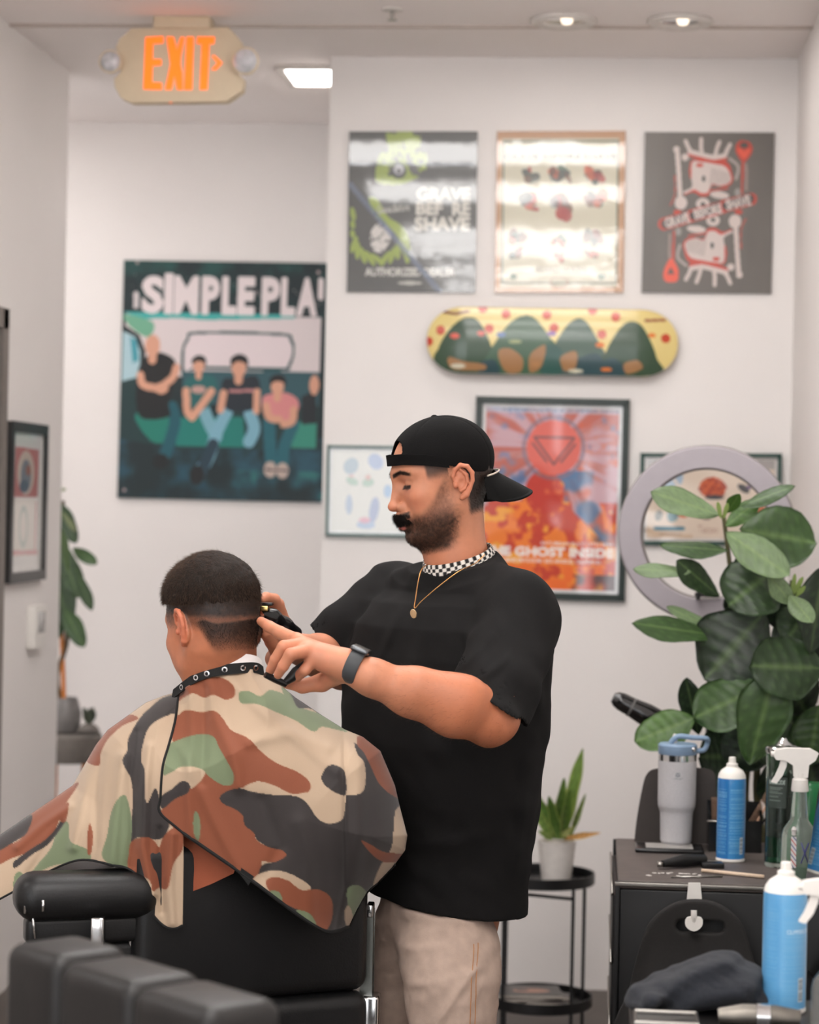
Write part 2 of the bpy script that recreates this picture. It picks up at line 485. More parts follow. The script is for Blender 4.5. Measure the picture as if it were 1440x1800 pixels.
# ------------------------------------------------------------------ the room
wall_m = mat('painted wall', (234, 229, 226), rough=0.7, var=0.012, scale=3, bump=0.15, bscale=220)
ceil_m = mat('painted ceiling', (250, 243, 240), rough=0.8, var=0.012, scale=3, bump=0.15, bscale=260)
floor_m = mat('dark floor', (84, 76, 70), rough=0.45, var=0.15, scale=5)
base_m = mat('black rubber baseboard', (24, 23, 23), rough=0.4)
blk = mat('black satin metal', (22, 22, 23), rough=0.38, var=0.1)
chrome = mat('chrome', (205, 205, 205), rough=0.14, metal=1.0, var=0.03)
steel = mat('brushed steel', (170, 166, 160), rough=0.3, metal=1.0, var=0.08, scale=60, stretch=(1, 1, 12))
white_pl = mat('white plastic', (228, 224, 218), rough=0.35, var=0.02)

def slab(name, lo, hi, m): return MB().box(lo, hi).obj(name, m, None, smooth=False, kind='structure')
YR = -4.2           # rear wall
XW = -4.8           # far left end of the shop, out of view
slab('floor', (XW, YR, -0.1), (XR + 0.12, YA + 0.12, 0), floor_m)
cl = slab('ceiling', (XW, YR, CEIL), (XR + 0.12, YA + 0.12, CEIL + 0.1), ceil_m)
slab('wall_back', (XS, YB, 0), (XR + 0.12, YA + 0.12, CEIL), wall_m)
slab('wall_alcove', (XL - 1.6, YA, 0), (XS, YA + 0.12, CEIL), wall_m)
slab('wall_right', (XR, YR, 0), (XR + 0.12, YB, CEIL), wall_m)
slab('wall_left', (XL - 0.14, 5.4, 0), (XL, YLE, CEIL), wall_m)
slab('wall_alcove_left', (XL - 1.72, 7.0, 0), (XL - 1.6, YA, CEIL), wall_m)
slab('wall_left_return', (XW, 5.4, 0), (XL - .14, 5.54, CEIL), wall_m)
slab('wall_far_left', (XW - .12, YR, 0), (XW, 5.54, CEIL), wall_m)
# rear wall of the shop, behind the viewer: a storefront with tall openings
mb = MB()
for x0, x1, z0, z1 in [(-3.3, -3.2, 0, 2.6), (-1.45, -.55, 0, 2.6), (-.37, -.31, 1.45, 1.95), (-.55, -.37, 1.2, 2.6), (-.31, -.12, 1.2, 2.6), (-.12, -.06, 1.95, 2.6), (-.06, .08, 0, 2.6), (XW, XR, 2.6, CEIL), (XW, XR, 0, .35)]:
    mb.box((x0, YR - .1, z0), (x1, YR, z1))
mb.obj('wall_rear', wall_m, None, False, 'structure')
trim_m = mat('ceiling joint', (196, 184, 175), rough=.8)
y_tr = float(PZ(800, 44, CEIL)[1])
MB().box((XL, y_tr, CEIL - .006), (XR, y_tr + .02, CEIL + .001)).obj('trim_1', trim_m, None, False, 'structure')

# door in the left wall: only its far jamb shows at the edge of the picture
dz = P(8, 541, 6.70)[2]
door_frame_m = mat('grey door casing', (120, 112, 106), rough=.5)
d = MB(); yd = float((lambda q: (CPOS + q * ((XL + .03) / q[0]))[1])(CF + (14 - 720) / F_PX * CR + (700 - 900) / F_PX * CD))
d.box((XL - .02, yd - 1.06, dz - .06), (XL + .03, yd, dz)); d.box((XL - .02, yd - .06, 0), (XL + .03, yd, dz)); d.box((XL - .02, yd - 1.06, 0), (XL + .03, yd - 1.0, dz))
dd = d.obj('door_1', door_frame_m, None, False, 'structure')
MB().box((XL - .01, yd - 1.0, 0.005), (XL + .012, yd - .06, dz - .06)).obj('door_panel', mat('black door', (26, 27, 28), rough=.35), dd, False)

# ------------------------------------------------------------------ ceiling lights
lamp_m = mat('lit diffuser', (250, 250, 248), rough=.4, emit=(255, 252, 250), emit_s=PANEL_EMIT, var=0)
frame_m = mat('light frame', (222, 216, 210), rough=.5)
def troffer(x0, x1, y0, y1, label, group=None, drop=.008):
    c = ((x0 + x1) / 2, (y0 + y1) / 2, CEIL)
    t = thing('ceiling_light', label, 'light', c, group)
    f = MB(); w = .025; z0, z1 = CEIL - .014, CEIL + .001
    f.box((x0, y0, z0), (x1, y0 + w, z1)); f.box((x0, y1 - w, z0), (x1, y1, z1)); f.box((x0, y0 + w, z0), (x0 + w, y1 - w, z1)); f.box((x1 - w, y0 + w, z0), (x1, y1 - w, z1))
    f.obj('frame', frame_m, t, False)
    MB().box((x0 + w, y0 + w, CEIL - drop), (x1 - w, y1 - w, CEIL + .001), bev=.004 if drop < .02 else .02).obj('diffuser', lamp_m, t, False)
    return t
troffer(-2.9, -2.1, 7.65, 7.95, 'added unseen ceiling light that brightens the recess, round its corner', None, .02)  # extra lamp added out of view to brighten the recess
troffer(-1.085, -.875, 7.44, 7.775, 'bright rectangular ceiling light in the recess, right of the exit sign', None)
for i, y in enumerate((5.45, 4.29, 2.6, 1.87, .69, -.5, -2.0)):
    troffer(-1.08, .13, y - .20, y + .20, 'long ceiling light over the room, %s in the row from the wall posters' % ('nearest', 'second', 'third', 'fourth', 'fifth', 'sixth', 'seventh')[i], 'long ceiling lights over the room', .05)
for i, y in enumerate((3.4, .8, -1.8)):
    troffer(-3.6, -2.4, y - .20, y + .20, 'added unseen ceiling light in the left half of the shop, %s one' % ('far', 'middle', 'near')[i], 'added unseen ceiling lights in the left half', .05)  # extra row added out of view to even out the room's light

# recessed downlights
def downlight(px, py, label, nshape):
    c = PZ(px, py, CEIL); t = thing('recessed_downlight', label, 'light', tuple(c), 'recessed downlights')
    MB().lathe([(.060, .001), (.094, -.001), (.098, -.010), (.090, -.016), (.066, -.012), (.060, -.003)], c, 40).obj('trim_ring', frame_m, t)
    MB().lathe([(.058, -.004), (.05, -.001), (0.0, -.0008)], c, 40).obj('reflector', chrome, t)
    lt = bpy.data.lights.new('downlight_lamp', 'AREA'); lt.shape = 'DISK'; lt.size = .09; lt.energy = 0.8; lt.color = (1, .96, .92); lo_ = bpy.data.objects.new('downlight_lamp', lt); COL.objects.link(lo_); lo_.location = (c[0], c[1], CEIL - .02)
    MB().lathe([(.0, -.016), (.012, -.0155), (.017, -.010), (.018, -.002)], c + np.array([.008, 0, 0]), 20).obj('bulb', mat('lit bulb', (250, 240, 228), emit=(255, 236, 214), emit_s=.9, var=0), t)
downlight(992, 33, 'round recessed downlight in the ceiling, the left one of two', 0)
downlight(1196, 34, 'round recessed downlight in the ceiling, the right one of two', 1)
c = PZ(690, 16, CEIL); t = thing('fire_sprinkler', 'small sprinkler head hanging from the ceiling above the green-and-black poster', 'sprinkler', tuple(c))
MB().lathe([(.03, 0), (.03, -.004), (.012, -.008)], c, 20).obj('escutcheon', frame_m, t)
MB().lathe([(.006, -.004), (.006, -.028), (.014, -.030), (.014, -.033), (0, -.034)], c, 14).obj('sprinkler_head', steel, t)

# ------------------------------------------------------------------ exit sign
YE = float(PZ(320, 34, CEIL)[1]) - .02
ex = thing('exit_sign', 'beige ceiling exit sign with orange letters, arrow and two round lamp heads', 'exit sign', tuple(P(318, 40, YE)))
cream = mat('cream sign housing', (206, 188, 160), rough=.45, var=.02)
poly = [(222, 62), (232, 52), (400, 50), (408, 58), (420, 72), (424, 84), (412, 100), (412, 125), (426, 140), (424, 158), (398, 176), (232, 178), (214, 170), (204, 152), (203, 140), (214, 128), (216, 100), (206, 84), (212, 70)]
MB().prism([P(x, y, YE - .02) for x, y in poly], (0, .045, 0)).obj('housing', cream, ex, True, bevel=.004)
cc = P(322, 46, YE); MB().box(cc + np.array([-.085, -.03, -.012]), np.array([cc[0] + .085, cc[1] + .06, CEIL]), bev=.004).obj('ceiling_canopy', cream, ex)
om = mat('lit orange letters', (255, 120, 20), emit=(255, 96, 6), emit_s=.72, var=0)
def polys_on(name, polys, Y, depth, m, parent):
    b = MB()
    for q in polys: b.prism([P(x, y, Y) for x, y in q], (0, depth, 0))
    return b.obj(name, m, parent, False)
yl = YE - .023
def Z(x, y): return (x / 2.3226, y / 2.3226)
E_ = [Z(*q) for q in [(594, 152), (666, 148), (666, 176), (624, 178), (622, 242), (658, 242), (658, 266), (622, 268), (620, 336), (660, 338), (660, 366), (586, 364)]]
X_ = [Z(*q) for q in [(680, 150), (708, 150), (722, 205), (738, 150), (752, 152), (738, 230), (736, 262), (744, 300), (746, 366), (724, 366), (712, 305), (700, 366), (674, 366), (696, 262)]]
I_ = [Z(*q) for q in [(762, 150), (790, 150), (784, 366), (752, 366)]]
T_ = [Z(*q) for q in [(806, 150), (876, 150), (874, 178), (854, 180), (846, 366), (816, 366), (824, 180), (804, 178)]]
A_ = [Z(*q) for q in [(864, 228), (876, 226), (908, 256), (880, 286), (864, 284), (888, 257)]]
polys_on('exit_letters', [E_, X_, I_, T_], yl, .004, om, ex)
polys_on('arrow', [A_], yl, .004, om, ex)
MB().lathe([(0, -.006), (.004, -.005), (.005, 0)], P(300, 178, YE), 12).obj('indicator_light', om, ex)
lens_m = mat('clear lamp lens', (226, 226, 232), rough=.12, var=.25, scale=60, trans=.35, bump=.8, bscale=90)
for px, py, r in ((194, 108, 20), (431, 107, 24)):
    c = P(px, py, YE - .05); rr = r / 600
    hd = MB().lathe([(0, .03), (rr * .7, .028), (rr, .015), (rr * 1.04, 0), (rr * .9, -.002)], c, 28, axis=(0, 1, 0)).obj('lamp_head', cream, ex)
    MB().lathe([(0, -.018), (rr * .55, -.013), (rr * .85, -.004), (rr * .92, .002)], c, 28, axis=(0, 1, 0)).obj('lens', lens_m, hd)
    j = P(220 if px < 300 else 412, 110, YE); MB().tube([c + np.array([0, .02, 0]), j], .012, 10).obj('lamp_arm', cream, ex)

# ------------------------------------------------------------------ pictures on the walls
print_gloss = cmat('glossy print under clear film', rough=.35, coat=1.0, coat_rough=.042, bump=.04, bscale=9, bdist=.01, coat_ior=1.5)
print_semi = cmat('semi-gloss print', rough=.4, coat=.35, coat_rough=.22, bump=.15, bscale=7, bdist=.01)
print_matte = cmat('matte print', rough=.6, coat=.12, coat_rough=.3)
glass_print = cmat('print behind glass', rough=.5, coat=1.0, coat_rough=.03, coat_ior=1.6)
RES = .0025
def corners(tl, tr, bl, Y, left=False):
    return P(*tl, Y), P(*tr, Y), P(*bl, Y)

# 1 black and green poster (zoom frame: 2.717 per px from 590,210)
def zf(x0, y0, k, *pts): return [(x0 + x / k, y0 + y / k) for x, y in pts]
tl, tr, bl = (614, 231), (840, 231), (610, 513)
w, h = .41, .513
cv = Canvas(w, h, .002, (62, 62, 58), (60, 55, 672, 822))  # black ground lifted to grey: reflected haze put into the colour
gr = (140, 158, 60)
def rough_blob(cv, pts, col, sc, amt, seed=0, al=1.0):
    m = cv.mask_poly(pts, True); n = fbm(np.stack([cv.X + seed * 91, cv.Y], -1), sc, 3) > amt
    cv.put(m & n, col, al)
rough_blob(cv, [(245, 55), (390, 55), (400, 150), (430, 160), (430, 230), (380, 280), (300, 310), (200, 300), (190, 240), (210, 160), (250, 150)], gr, .035, .42)
rough_blob(cv, [(160, 370), (200, 380), (250, 460), (310, 500), (350, 560), (360, 650), (340, 680), (300, 560), (230, 490), (180, 450)], gr, .04, .35, 2)
cv.ell(300, 245, 36, 36, (20, 20, 22)); cv.ell(300, 240, 24, 22, (190, 190, 195)); cv.ell(300, 246, 10, 10, (30, 30, 30))
for i, a in enumerate(np.linspace(.35, 2.8, 9)):
    cx, cy = 205 + 120 * math.cos(a), 560 + 105 * math.sin(a); cv.ell(cx, cy, 42, 13, gr, rot=a + .9 * (1 if i < 4 else -1))
for y in (450, 500, 545): cv.ell(85, y, 12, 34 if y == 450 else 20, gr, rot=-.2)
rough_blob(cv, [(170, 540), (210, 490), (260, 520), (265, 570), (225, 630), (180, 615)], (205, 200, 195), .09, .42, 3)
cv.text('Grave Before', 200, 405, 352, 440, (190, 188, 180), .01, rot=-.1); cv.line([(215, 440), (300, 430)], 5, (190, 188, 180))
cv.text('GRAVE', 385, 322, 640, 385, (206, 202, 192), .05)
cv.text('BEF', 385, 392, 510, 452, (206, 202, 192), .05); cv.ell(533, 422, 17, 26, (70, 70, 68)); cv.text('RE', 556, 392, 640, 455, (206, 202, 192), .05)
cv.text('SHAVE', 378, 462, 640, 530, (206, 202, 192), .05)
cv.text('AUTHORIZED DEALER', 145, 705, 575, 745, (196, 193, 186), .04)
cv.ell(360, 777, 58, 8, (180, 178, 170)); 
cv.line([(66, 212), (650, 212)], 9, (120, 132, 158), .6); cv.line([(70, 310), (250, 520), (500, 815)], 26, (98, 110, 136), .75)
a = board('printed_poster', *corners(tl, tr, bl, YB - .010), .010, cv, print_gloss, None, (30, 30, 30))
tag(a, 'black poster with lime green artwork and AUTHORIZED DEALER text, upper wall left', 'poster')

# 2 cream flash sheet
cv = Canvas(w, h, .002, (196, 190, 168), (762, 50, 1388, 826))
cv.put((cv.X < 790) | (cv.X > 1355) | (cv.Y < 85) | (cv.Y > 800), (176, 120, 78), .75)
m = (np.abs(cv.X - 1075) > 272) | (np.abs(cv.Y - 440) > 335); m &= ~((np.abs(cv.X - 1075) > 282) | (np.abs(cv.Y - 440) > 345)); cv.put(m, (90, 92, 70))
cv.text('GRAVE BEFORE SHAVE', 800, 162, 1345, 186, (84, 82, 70), .03)
rng = random.Random(4); pal = [(60, 66, 60), (192, 84, 50), (96, 60, 44), (58, 84, 66), (150, 40, 34)]
for (cx, cy, sx, sy) in [(920, 260, 52, 34), (1075, 262, 62, 36), (1250, 262, 72, 30), (905, 395, 68, 42), (1082, 415, 62, 62), (1240, 380, 62, 36), (870, 560, 54, 28), (1075, 575, 52, 20), (1240, 560, 60, 40), (865, 640, 44, 22), (1075, 657, 24, 24), (1230, 640, 46, 14)]:
    for k in range(9):
        cv.ell(cx + rng.uniform(-.6, .6) * sx, cy + rng.uniform(-.6, .6) * sy, sx * rng.uniform(.25, .6), sy * rng.uniform(.3, .75), pal[rng.randrange(5)], .75, rng.uniform(0, 3))
cv.text('BEARD WASH', 960, 700, 1200, 730, (110, 100, 84), .03, .7)
for x in (853, 1280): cv.ell(x, 748, 18, 14, (58, 90, 62))
cv.ell(1075, 775, 48, 26, (150, 110, 90), .6, 0, .2)
a = board('printed_poster', *corners((874, 231), (1100, 230), (870, 514), YB - .010), .010, cv, print_gloss, None, (170, 130, 90))
tag(a, 'cream poster with rows of small drawings and brown border, upper wall middle', 'poster')

# 3 dark playing-card poster
cv = Canvas(w, h, .002, (98, 92, 86), (125, 92, 1105, 1292))  # dark ground raised a little, carrying the haze of reflections
cv.a *= (0.9 + .2 * fbm(np.stack([cv.X, cv.Y * .4], -1), .006, 3))[..., None]
WH = (205, 190, 184); RD = (190, 66, 48); DK = (70, 72, 68)
def half(cv, fl):
    def T(p): return p if not fl else (1230 - p[0], 1375 - p[1])
    def L(pts, w, c, s=True): cv.line([T(p) for p in pts], w, c, smooth=s)
    def Pp(pts, c, s=True): cv.poly([T(p) for p in pts], c, s)
    def E(x, y, a, b, c, r=0, ring=0): q = T((x, y)); cv.ell(q[0], q[1], a, b, c, 1, r, ring)
    L([(360, 420), (362, 560), (330, 640)], 8, RD)
    L([(870, 320), (868, 540)], 16, RD); L([(895, 330), (900, 520)], 20, (150, 130, 124))
    L([(372, 220), (388, 380), (402, 560)], 34, WH); E(368, 222, 24, 24, WH); E(410, 620, 46, 50, WH); E(385, 690, 30, 18, RD)
    L([(470, 255), (560, 285), (650, 300), (730, 290)], 40, RD); 
    L([(468, 238), (560, 262), (650, 280), (732, 268)], 34, WH)
    for a_, b_ in (((435, 160), (482, 245)), ((552, 145), (560, 255)), ((690, 165), (660, 270)), ((770, 185), (735, 265))): L([a_, ((a_[0] + b_[0]) / 2 - 4, (a_[1] + b_[1]) / 2), b_], 28, WH, False); 
    E(435, 280, 26, 26, WH)
    L([(770, 290), (835, 350), (820, 440)], 20, (170, 158, 152))
    Pp([(480, 310), (560, 300), (740, 310), (790, 400), (790, 470), (730, 500), (640, 490), (620, 560), (560, 570), (500, 540), (440, 560), (430, 540), (480, 520), (500, 470), (470, 420)], RD)
    Pp([(490, 320), (560, 315), (660, 330), (740, 350), (780, 420), (770, 470), (700, 490), (640, 480), (610, 540), (560, 545), (510, 520), (440, 550), (430, 538), (490, 500), (485, 430)], WH)
    E(545, 340, 28, 16, RD); E(578, 440, 14, 24, DK)
    for k in range(9): L([(640 + k * 16, 360 + k * 5), (625 + k * 17, 478)], 5, (130, 120, 116), False)
    E(700, 560, 70, 26, WH, .1); L([(625, 530), (760, 510)], 12, RD, False); E(835, 540, 22, 30, (150, 145, 140))
    E(575, 625, 50, 40, WH); E(575, 630, 20, 16, DK)
half(cv, False); half(cv, True)
# banner
for (x0, y0, x1, y1) in ((292, 780, 470, 722), (505, 715, 720, 650), (750, 640, 930, 590)):
    cv.line([(x0 - 6, y0), (x1 + 6, y1)], 92, RD); cv.line([(x0 + 8, y0 - 2), (x1 - 8, y1 - 2)], 74, (66, 60, 58))
cv.text('GRAVE', 290, 712, 480, 790, WH, .05, rot=-.27); cv.text('BEFORE', 508, 645, 722, 720, WH, .05, rot=-.24); cv.text('SHAVE', 748, 575, 935, 655, WH, .05, rot=-.22)
cv.poly([(812, 230), (830, 165), (875, 155), (925, 175), (938, 235), (890, 310), (860, 310)], RD, True); cv.ell(876, 190, 32, 22, (74, 68, 64)); cv.poly([(825, 225), (850, 215), (878, 235), (905, 215), (925, 228), (876, 290)], (225, 84, 58), True)
cv.poly([(345, 1035), (395, 1100), (405, 1165), (385, 1208), (310, 1208), (288, 1160), (305, 1090)], (225, 84, 58), True); cv.poly([(346, 1098), (372, 1150), (318, 1150)], (74, 68, 64)); 
a = board('printed_poster', *corners((1134, 232), (1362, 233), (1128, 514), YB - .010), .010, cv, print_semi, None, (50, 46, 44))
tag(a, 'charcoal poster of a mirrored bearded king with crown and red heart, upper wall right', 'poster')

# band poster in the recess (zoom 3.4286 per px from 180,430)
YP = YA - .014
SX = .80
w2, h2 = .815, .885
cv = Canvas(w2, h2, .0028, (16, 62, 66), (95, 92, 1435, 1540))
X, Y_ = cv.X, cv.Y
n = fbm(np.stack([X, Y_], -1), .008, 4)
cv.put(np.ones_like(X), (10, 34, 38)); cv.put(sstep(.35, .75, n) * (Y_ > 1150), (38, 92, 112), .8); cv.put(sstep(.5, .8, n) * (Y_ > 1350) * (X > 700), (50, 130, 120), .8)
cv.put(sstep(.45, .75, n) * (Y_ < 430), (24, 92, 84), .7)
cv.poly([(120, 420), (1320, 420), (1320, 800), (1100, 830), (480, 790), (120, 850)], (218, 206, 206))
cv.poly([(110, 415), (230, 450), (440, 440), (600, 450), (900, 440), (1160, 430), (1160, 410), (110, 410)], (60, 170, 165)); cv.poly([(110, 425), (290, 470), (260, 560), (150, 500)], (110, 170, 140), True)
cv.poly([(105, 485), (205, 545), (245, 640), (245, 880), (105, 900)], (12, 34, 36)); cv.poly([(105, 525), (180, 560), (215, 650), (215, 800), (105, 830)], (170, 200, 208)); cv.poly([(150, 560), (190, 580), (205, 700), (170, 720)], (60, 150, 165))
cv.poly([(480, 800), (470, 640), (500, 560), (560, 520), (1080, 520), (1150, 560), (1165, 630), (1140, 720), (1080, 750), (560, 750)], (30, 74, 76), True); cv.poly([(500, 780), (486, 640), (515, 570), (570, 536), (1070, 536), (1130, 566), (1150, 630), (1125, 706), (1070, 730), (580, 730)], (224, 210, 212), True)
cv.poly([(480, 760), (1320, 750), (1320, 960), (480, 960)], (44, 84, 92)); 
cv.poly([(100, 830), (250, 800), (460, 1000), (1320, 960), (1320, 1120), (1200, 1220), (460, 1230), (100, 1180)], (14, 50, 52)); cv.poly([(470, 1040), (860, 1030), (880, 1215), (450, 1215)], (12, 120, 110)); cv.poly([(1180, 1060), (1310, 1030), (1310, 1210), (1160, 1210)], (50, 140, 120)); cv.poly([(190, 1040), (300, 1010), (440, 1060), (420, 1180), (300, 1190)], (16, 120, 104), True)
SK = (214, 158, 132)
def fig(head, hr, hair, torso, tc, arms, legs, lc):
    for L_ in legs: cv.line(L_, 74, lc, smooth=True)
    cv.poly(torso, tc, True)
    for A in arms: cv.line(A, 46, SK, smooth=True)
    cv.line([(head[0], head[1] + hr), (head[0], head[1] + hr * 1.5)], hr * .9, SK)
    cv.ell(head[0], head[1], hr * .8, hr * 1.15, SK)
    if hair: cv.poly([(head[0] + a * hr, head[1] + b * hr) for a, b in ((-.9, -.1), (-.95, -.9), (-.2, -1.4), (.6, -1.3), (1.0, -.8), (.95, .2), (.7, -.4), (0, -.6), (-.5, -.45))], hair, True)
fig((290, 610), 58, None, [(240, 690), (330, 650), (430, 700), (430, 830), (400, 960), (400, 1040), (220, 1040), (200, 800)], (14, 18, 20), [[(220, 790), (240, 850), (350, 870)], [(440, 740), (420, 800), (350, 860)]], [[(420, 980), (440, 1080), (390, 1260)], [(240, 940), (300, 1000)]], (16, 84, 96))
cv.ell(350, 868, 44, 34, SK)
fig((578, 725), 44, (18, 26, 28), [(520, 800), (640, 780), (690, 820), (680, 900), (640, 980), (540, 980), (490, 860)], (28, 96, 96), [[(505, 880), (515, 1000), (545, 1040)], [(660, 880), (620, 940), (545, 1040)]], [[(620, 1000), (660, 1090), (700, 1150)]], (120, 170, 185)); cv.ell(580, 870, 45, 24, (190, 150, 140))
fig((825, 730), 55, (18, 22, 24), [(740, 800), (820, 800), (930, 780), (960, 860), (930, 980), (760, 990), (720, 870)], (22, 34, 44), [[(735, 890), (720, 990)], [(940, 880), (940, 990)]], [[(760, 1000), (700, 1130), (650, 1290), (590, 1380)], [(900, 1010), (930, 1100), (900, 1180)]], (122, 172, 190)); cv.line([(775, 875), (915, 872)], 18, (190, 130, 130)); cv.line([(680, 1200), (600, 1400)], 70, (28, 56, 70)); cv.ell(585, 1390, 44, 60, (18, 22, 24))
fig((1065, 840), 50, (24, 22, 24), [(990, 900), (1110, 880), (1190, 920), (1190, 1000), (1120, 1060), (1010, 1050), (975, 960)], (214, 136, 136), [[(1000, 960), (1020, 1030), (1080, 1040)], [(1170, 980), (1160, 1050), (1110, 1070)]], [[(1020, 1060), (1030, 1200), (1040, 1300)], [(1170, 1070), (1120, 1200), (1110, 1300)]], (26, 96, 108))
cv.ell(1035, 1345, 38, 50, (190, 170, 160)); cv.ell(1110, 1350, 38, 48, (190, 170, 160)); cv.line([(1010, 1345), (1140, 1350)], 10, (30, 30, 34)); cv.ell(360, 1310, 50, 46, (14, 22, 24))
cv.poly([(1215, 900), (1300, 860), (1310, 1060), (1220, 1070)], (20, 28, 34)); cv.ell(1290, 830, 30, 60, SK)
cv.put((np.abs(Y_ - 300) < 120) & (X > 150) & (fbm(np.stack([X, Y_], -1), .06, 2) > .74), (190, 170, 170), .7)
LT = (226, 214, 214)
cv.line([(178, 300), (180, 372)], 32, LT, .9)
for i, (ch, x0, x1) in enumerate((('S', 218, 345), ('I', 356, 402), ('M', 416, 560), ('P', 590, 690), ('L', 714, 795), ('E', 810, 905), ('P', 955, 1060), ('L', 1075, 1155), ('A', 1170, 1288))):
    cv.text(ch, x0, 190 if ch != 'I' else 175, x1, 412, LT, .09)
cv.line([(1312, 200), (1314, 300)], 34, LT)
for x, y in ((180, 108), (1295, 150), (140, 1490)): cv.ell(x, y, 10, 10, (180, 160, 160))
a = board('printed_poster', P(218, 457, YP), P(600, 463, YP), P(206, 875, YP), .012, cv, print_matte, None, (20, 34, 34))
# the print is trimmed to what hangs in view of the recess
tag(a, 'large teal band poster with four seated men and big white lettering', 'poster')

# framed pictures
def framed(tl, tr, bl, Yw, cv, border, fcol, fdepth, label, mat_rgb=None, mat_w=0.0, gm=None, vec=None):
    """border, mat_w in metres; hangs with its back at the wall"""
    if vec is None: A, B, C = P(*tl, Yw - fdepth), P(*tr, Yw - fdepth), P(*bl, Yw - fdepth)
    else: A, B, C = vec
    ux = (B - A) / np.linalg.norm(B - A); uy = (C - A) / np.linalg.norm(C - A); n = np.cross(ux, uy); n /= np.linalg.norm(n)
    Wd, Hd = np.linalg.norm(B - A), np.linalg.norm(C - A)
    t = thing('picture_frame', label, 'framed picture', tuple((A + B + 2 * (C - A)) / 2 + n * fdepth))
    def pt(x, y, d=0): return A + ux * x + uy * y + n * d
    f = MB(); b_ = border
    for q in ([(0, 0), (Wd, 0), (Wd - b_, b_), (b_, b_)], [(Wd, 0), (Wd, Hd), (Wd - b_, Hd - b_), (Wd - b_, b_)], [(Wd, Hd), (0, Hd), (b_, Hd - b_), (Wd - b_, Hd - b_)], [(0, Hd), (0, 0), (b_, b_), (b_, Hd - b_)]):
        f.prism([pt(*p) for p in q], n * fdepth)
    f.obj('frame', mat('frame ' + str(fcol), fcol, rough=.35), t, False, bevel=.0015)
    e = b_
    if mat_rgb:
        g = MB(); i = b_ + mat_w
        for q in ([(e, e), (Wd - e, e), (Wd - i, i), (i, i)], [(Wd - e, e), (Wd - e, Hd - e), (Wd - i, Hd - i), (Wd - i, i)], [(Wd - e, Hd - e), (e, Hd - e), (i, Hd - i), (Wd - i, Hd - i)], [(e, Hd - e), (e, e), (i, i), (i, Hd - i)]):
            g.prism([pt(*p, fdepth * .45) for p in q], n * .002)
        g.obj('mat_board', mat('mat board ' + str(mat_rgb), mat_rgb, rough=.6, coat=1, coat_rough=.03), t, False)
        e = i
    board('artwork', pt(e, e, fdepth * .5), pt(Wd - e, e, fdepth * .5), pt(e, Hd - e, fdepth * .5), fdepth * .3, cv, gm or glass_print, t)
    return t

# fiery concert poster (zoom 3 per px from 730,530)
cv = Canvas(.455, .60, .002, (206, 120, 110), (348, 545, 1085, 1525))
X, Y_ = cv.X, cv.Y
q = np.stack([X, Y_], -1)
n1 = fbm(q, .012, 4); n2 = fbm(q + 500, .02, 4); n3 = fbm(q + 900, .006, 3)
ang = np.arctan2(Y_ - 760, X - 720); rad = np.hypot(X - 720, Y_ - 760)
ray = fbm(np.stack([ang * 6 + 20, rad * .004], -1), 1.0, 3)
cv.put(np.ones_like(X), (178, 82, 66)); cv.put(sstep(.45, .65, ray), (196, 170, 186), .8); cv.put(sstep(.55, .7, n2) * (Y_ < 1050), (92, 116, 166), .6); cv.put(sstep(.52, .7, n1) * (X > 860) * (Y_ > 520), (206, 74, 34), .7)
cv.put(sstep(.5, .62, n3) * (Y_ > 880) * (Y_ < 1280), (40, 96, 148), .8)
fl = sstep(.46, .54, n1)
hill = Y_ > (1010 + 240 * np.abs((X - 700) / 300) ** 1.3 - 110 * (np.abs(X - 680) < 110))
hill |= (Y_ > 1050) & (n3 < .5); hill |= Y_ > 1290
cv.put(hill * 1.0, (190, 50, 16)); cv.put(hill * fl, (232, 120, 26)); cv.put(hill * sstep(.56, .66, n2), (236, 156, 42)); cv.put(hill * sstep(.6, .7, n1 * .5 + n3 * .5), (58, 40, 52)); 
cv.put(((np.hypot(X - 680, (Y_ - 1000) * .9) < 105)) * 1.0, (188, 42, 18)); cv.put((np.hypot(X - 680, (Y_ - 1000) * .9) < 100) * sstep(.55, .65, n2), (214, 96, 50))
cv.ell(727, 760, 175, 175, (120, 96, 116), .7, 0, .12); cv.ell(727, 760, 148, 148, (214, 86, 70))
for (a_, b_) in (((620, 706), (840, 706)), ((620, 706), (730, 850)), ((840, 706), (730, 850)), ((612, 740), (690, 835)), ((845, 740), (770, 835))): cv.line([a_, b_], 12, (104, 52, 58))
cv.put((Y_ > 1395) * sstep(.5, .6, n1), (232, 104, 22)); cv.put((Y_ > 1440) * sstep(.55, .62, n3), (70, 26, 30))
cv.put((Y_ < 575) * 1.0, (170, 190, 214), .6); cv.text('SATURDAY JULY 13TH 2019', 440, 552, 1080, 570, (70, 100, 130), .01)
TW = (236, 228, 222)
cv.text('SATURDAY JULY 13TH 2019', 668, 1268, 1066, 1288, TW, .02); cv.text('THE GHOST INSIDE', 352, 1296, 1072, 1348, TW, .075); cv.text('THE SHRINE OUTDOORS  LOS ANGELES, CALIFORNIA', 400, 1362, 1005, 1384, TW, .02)
t = framed((838, 697), (1107, 703), (829, 1049), YB, cv, .019, (30, 44, 40), .022, 'black framed concert poster with orange flames and a red sun, behind the cap', (214, 214, 214), .012)

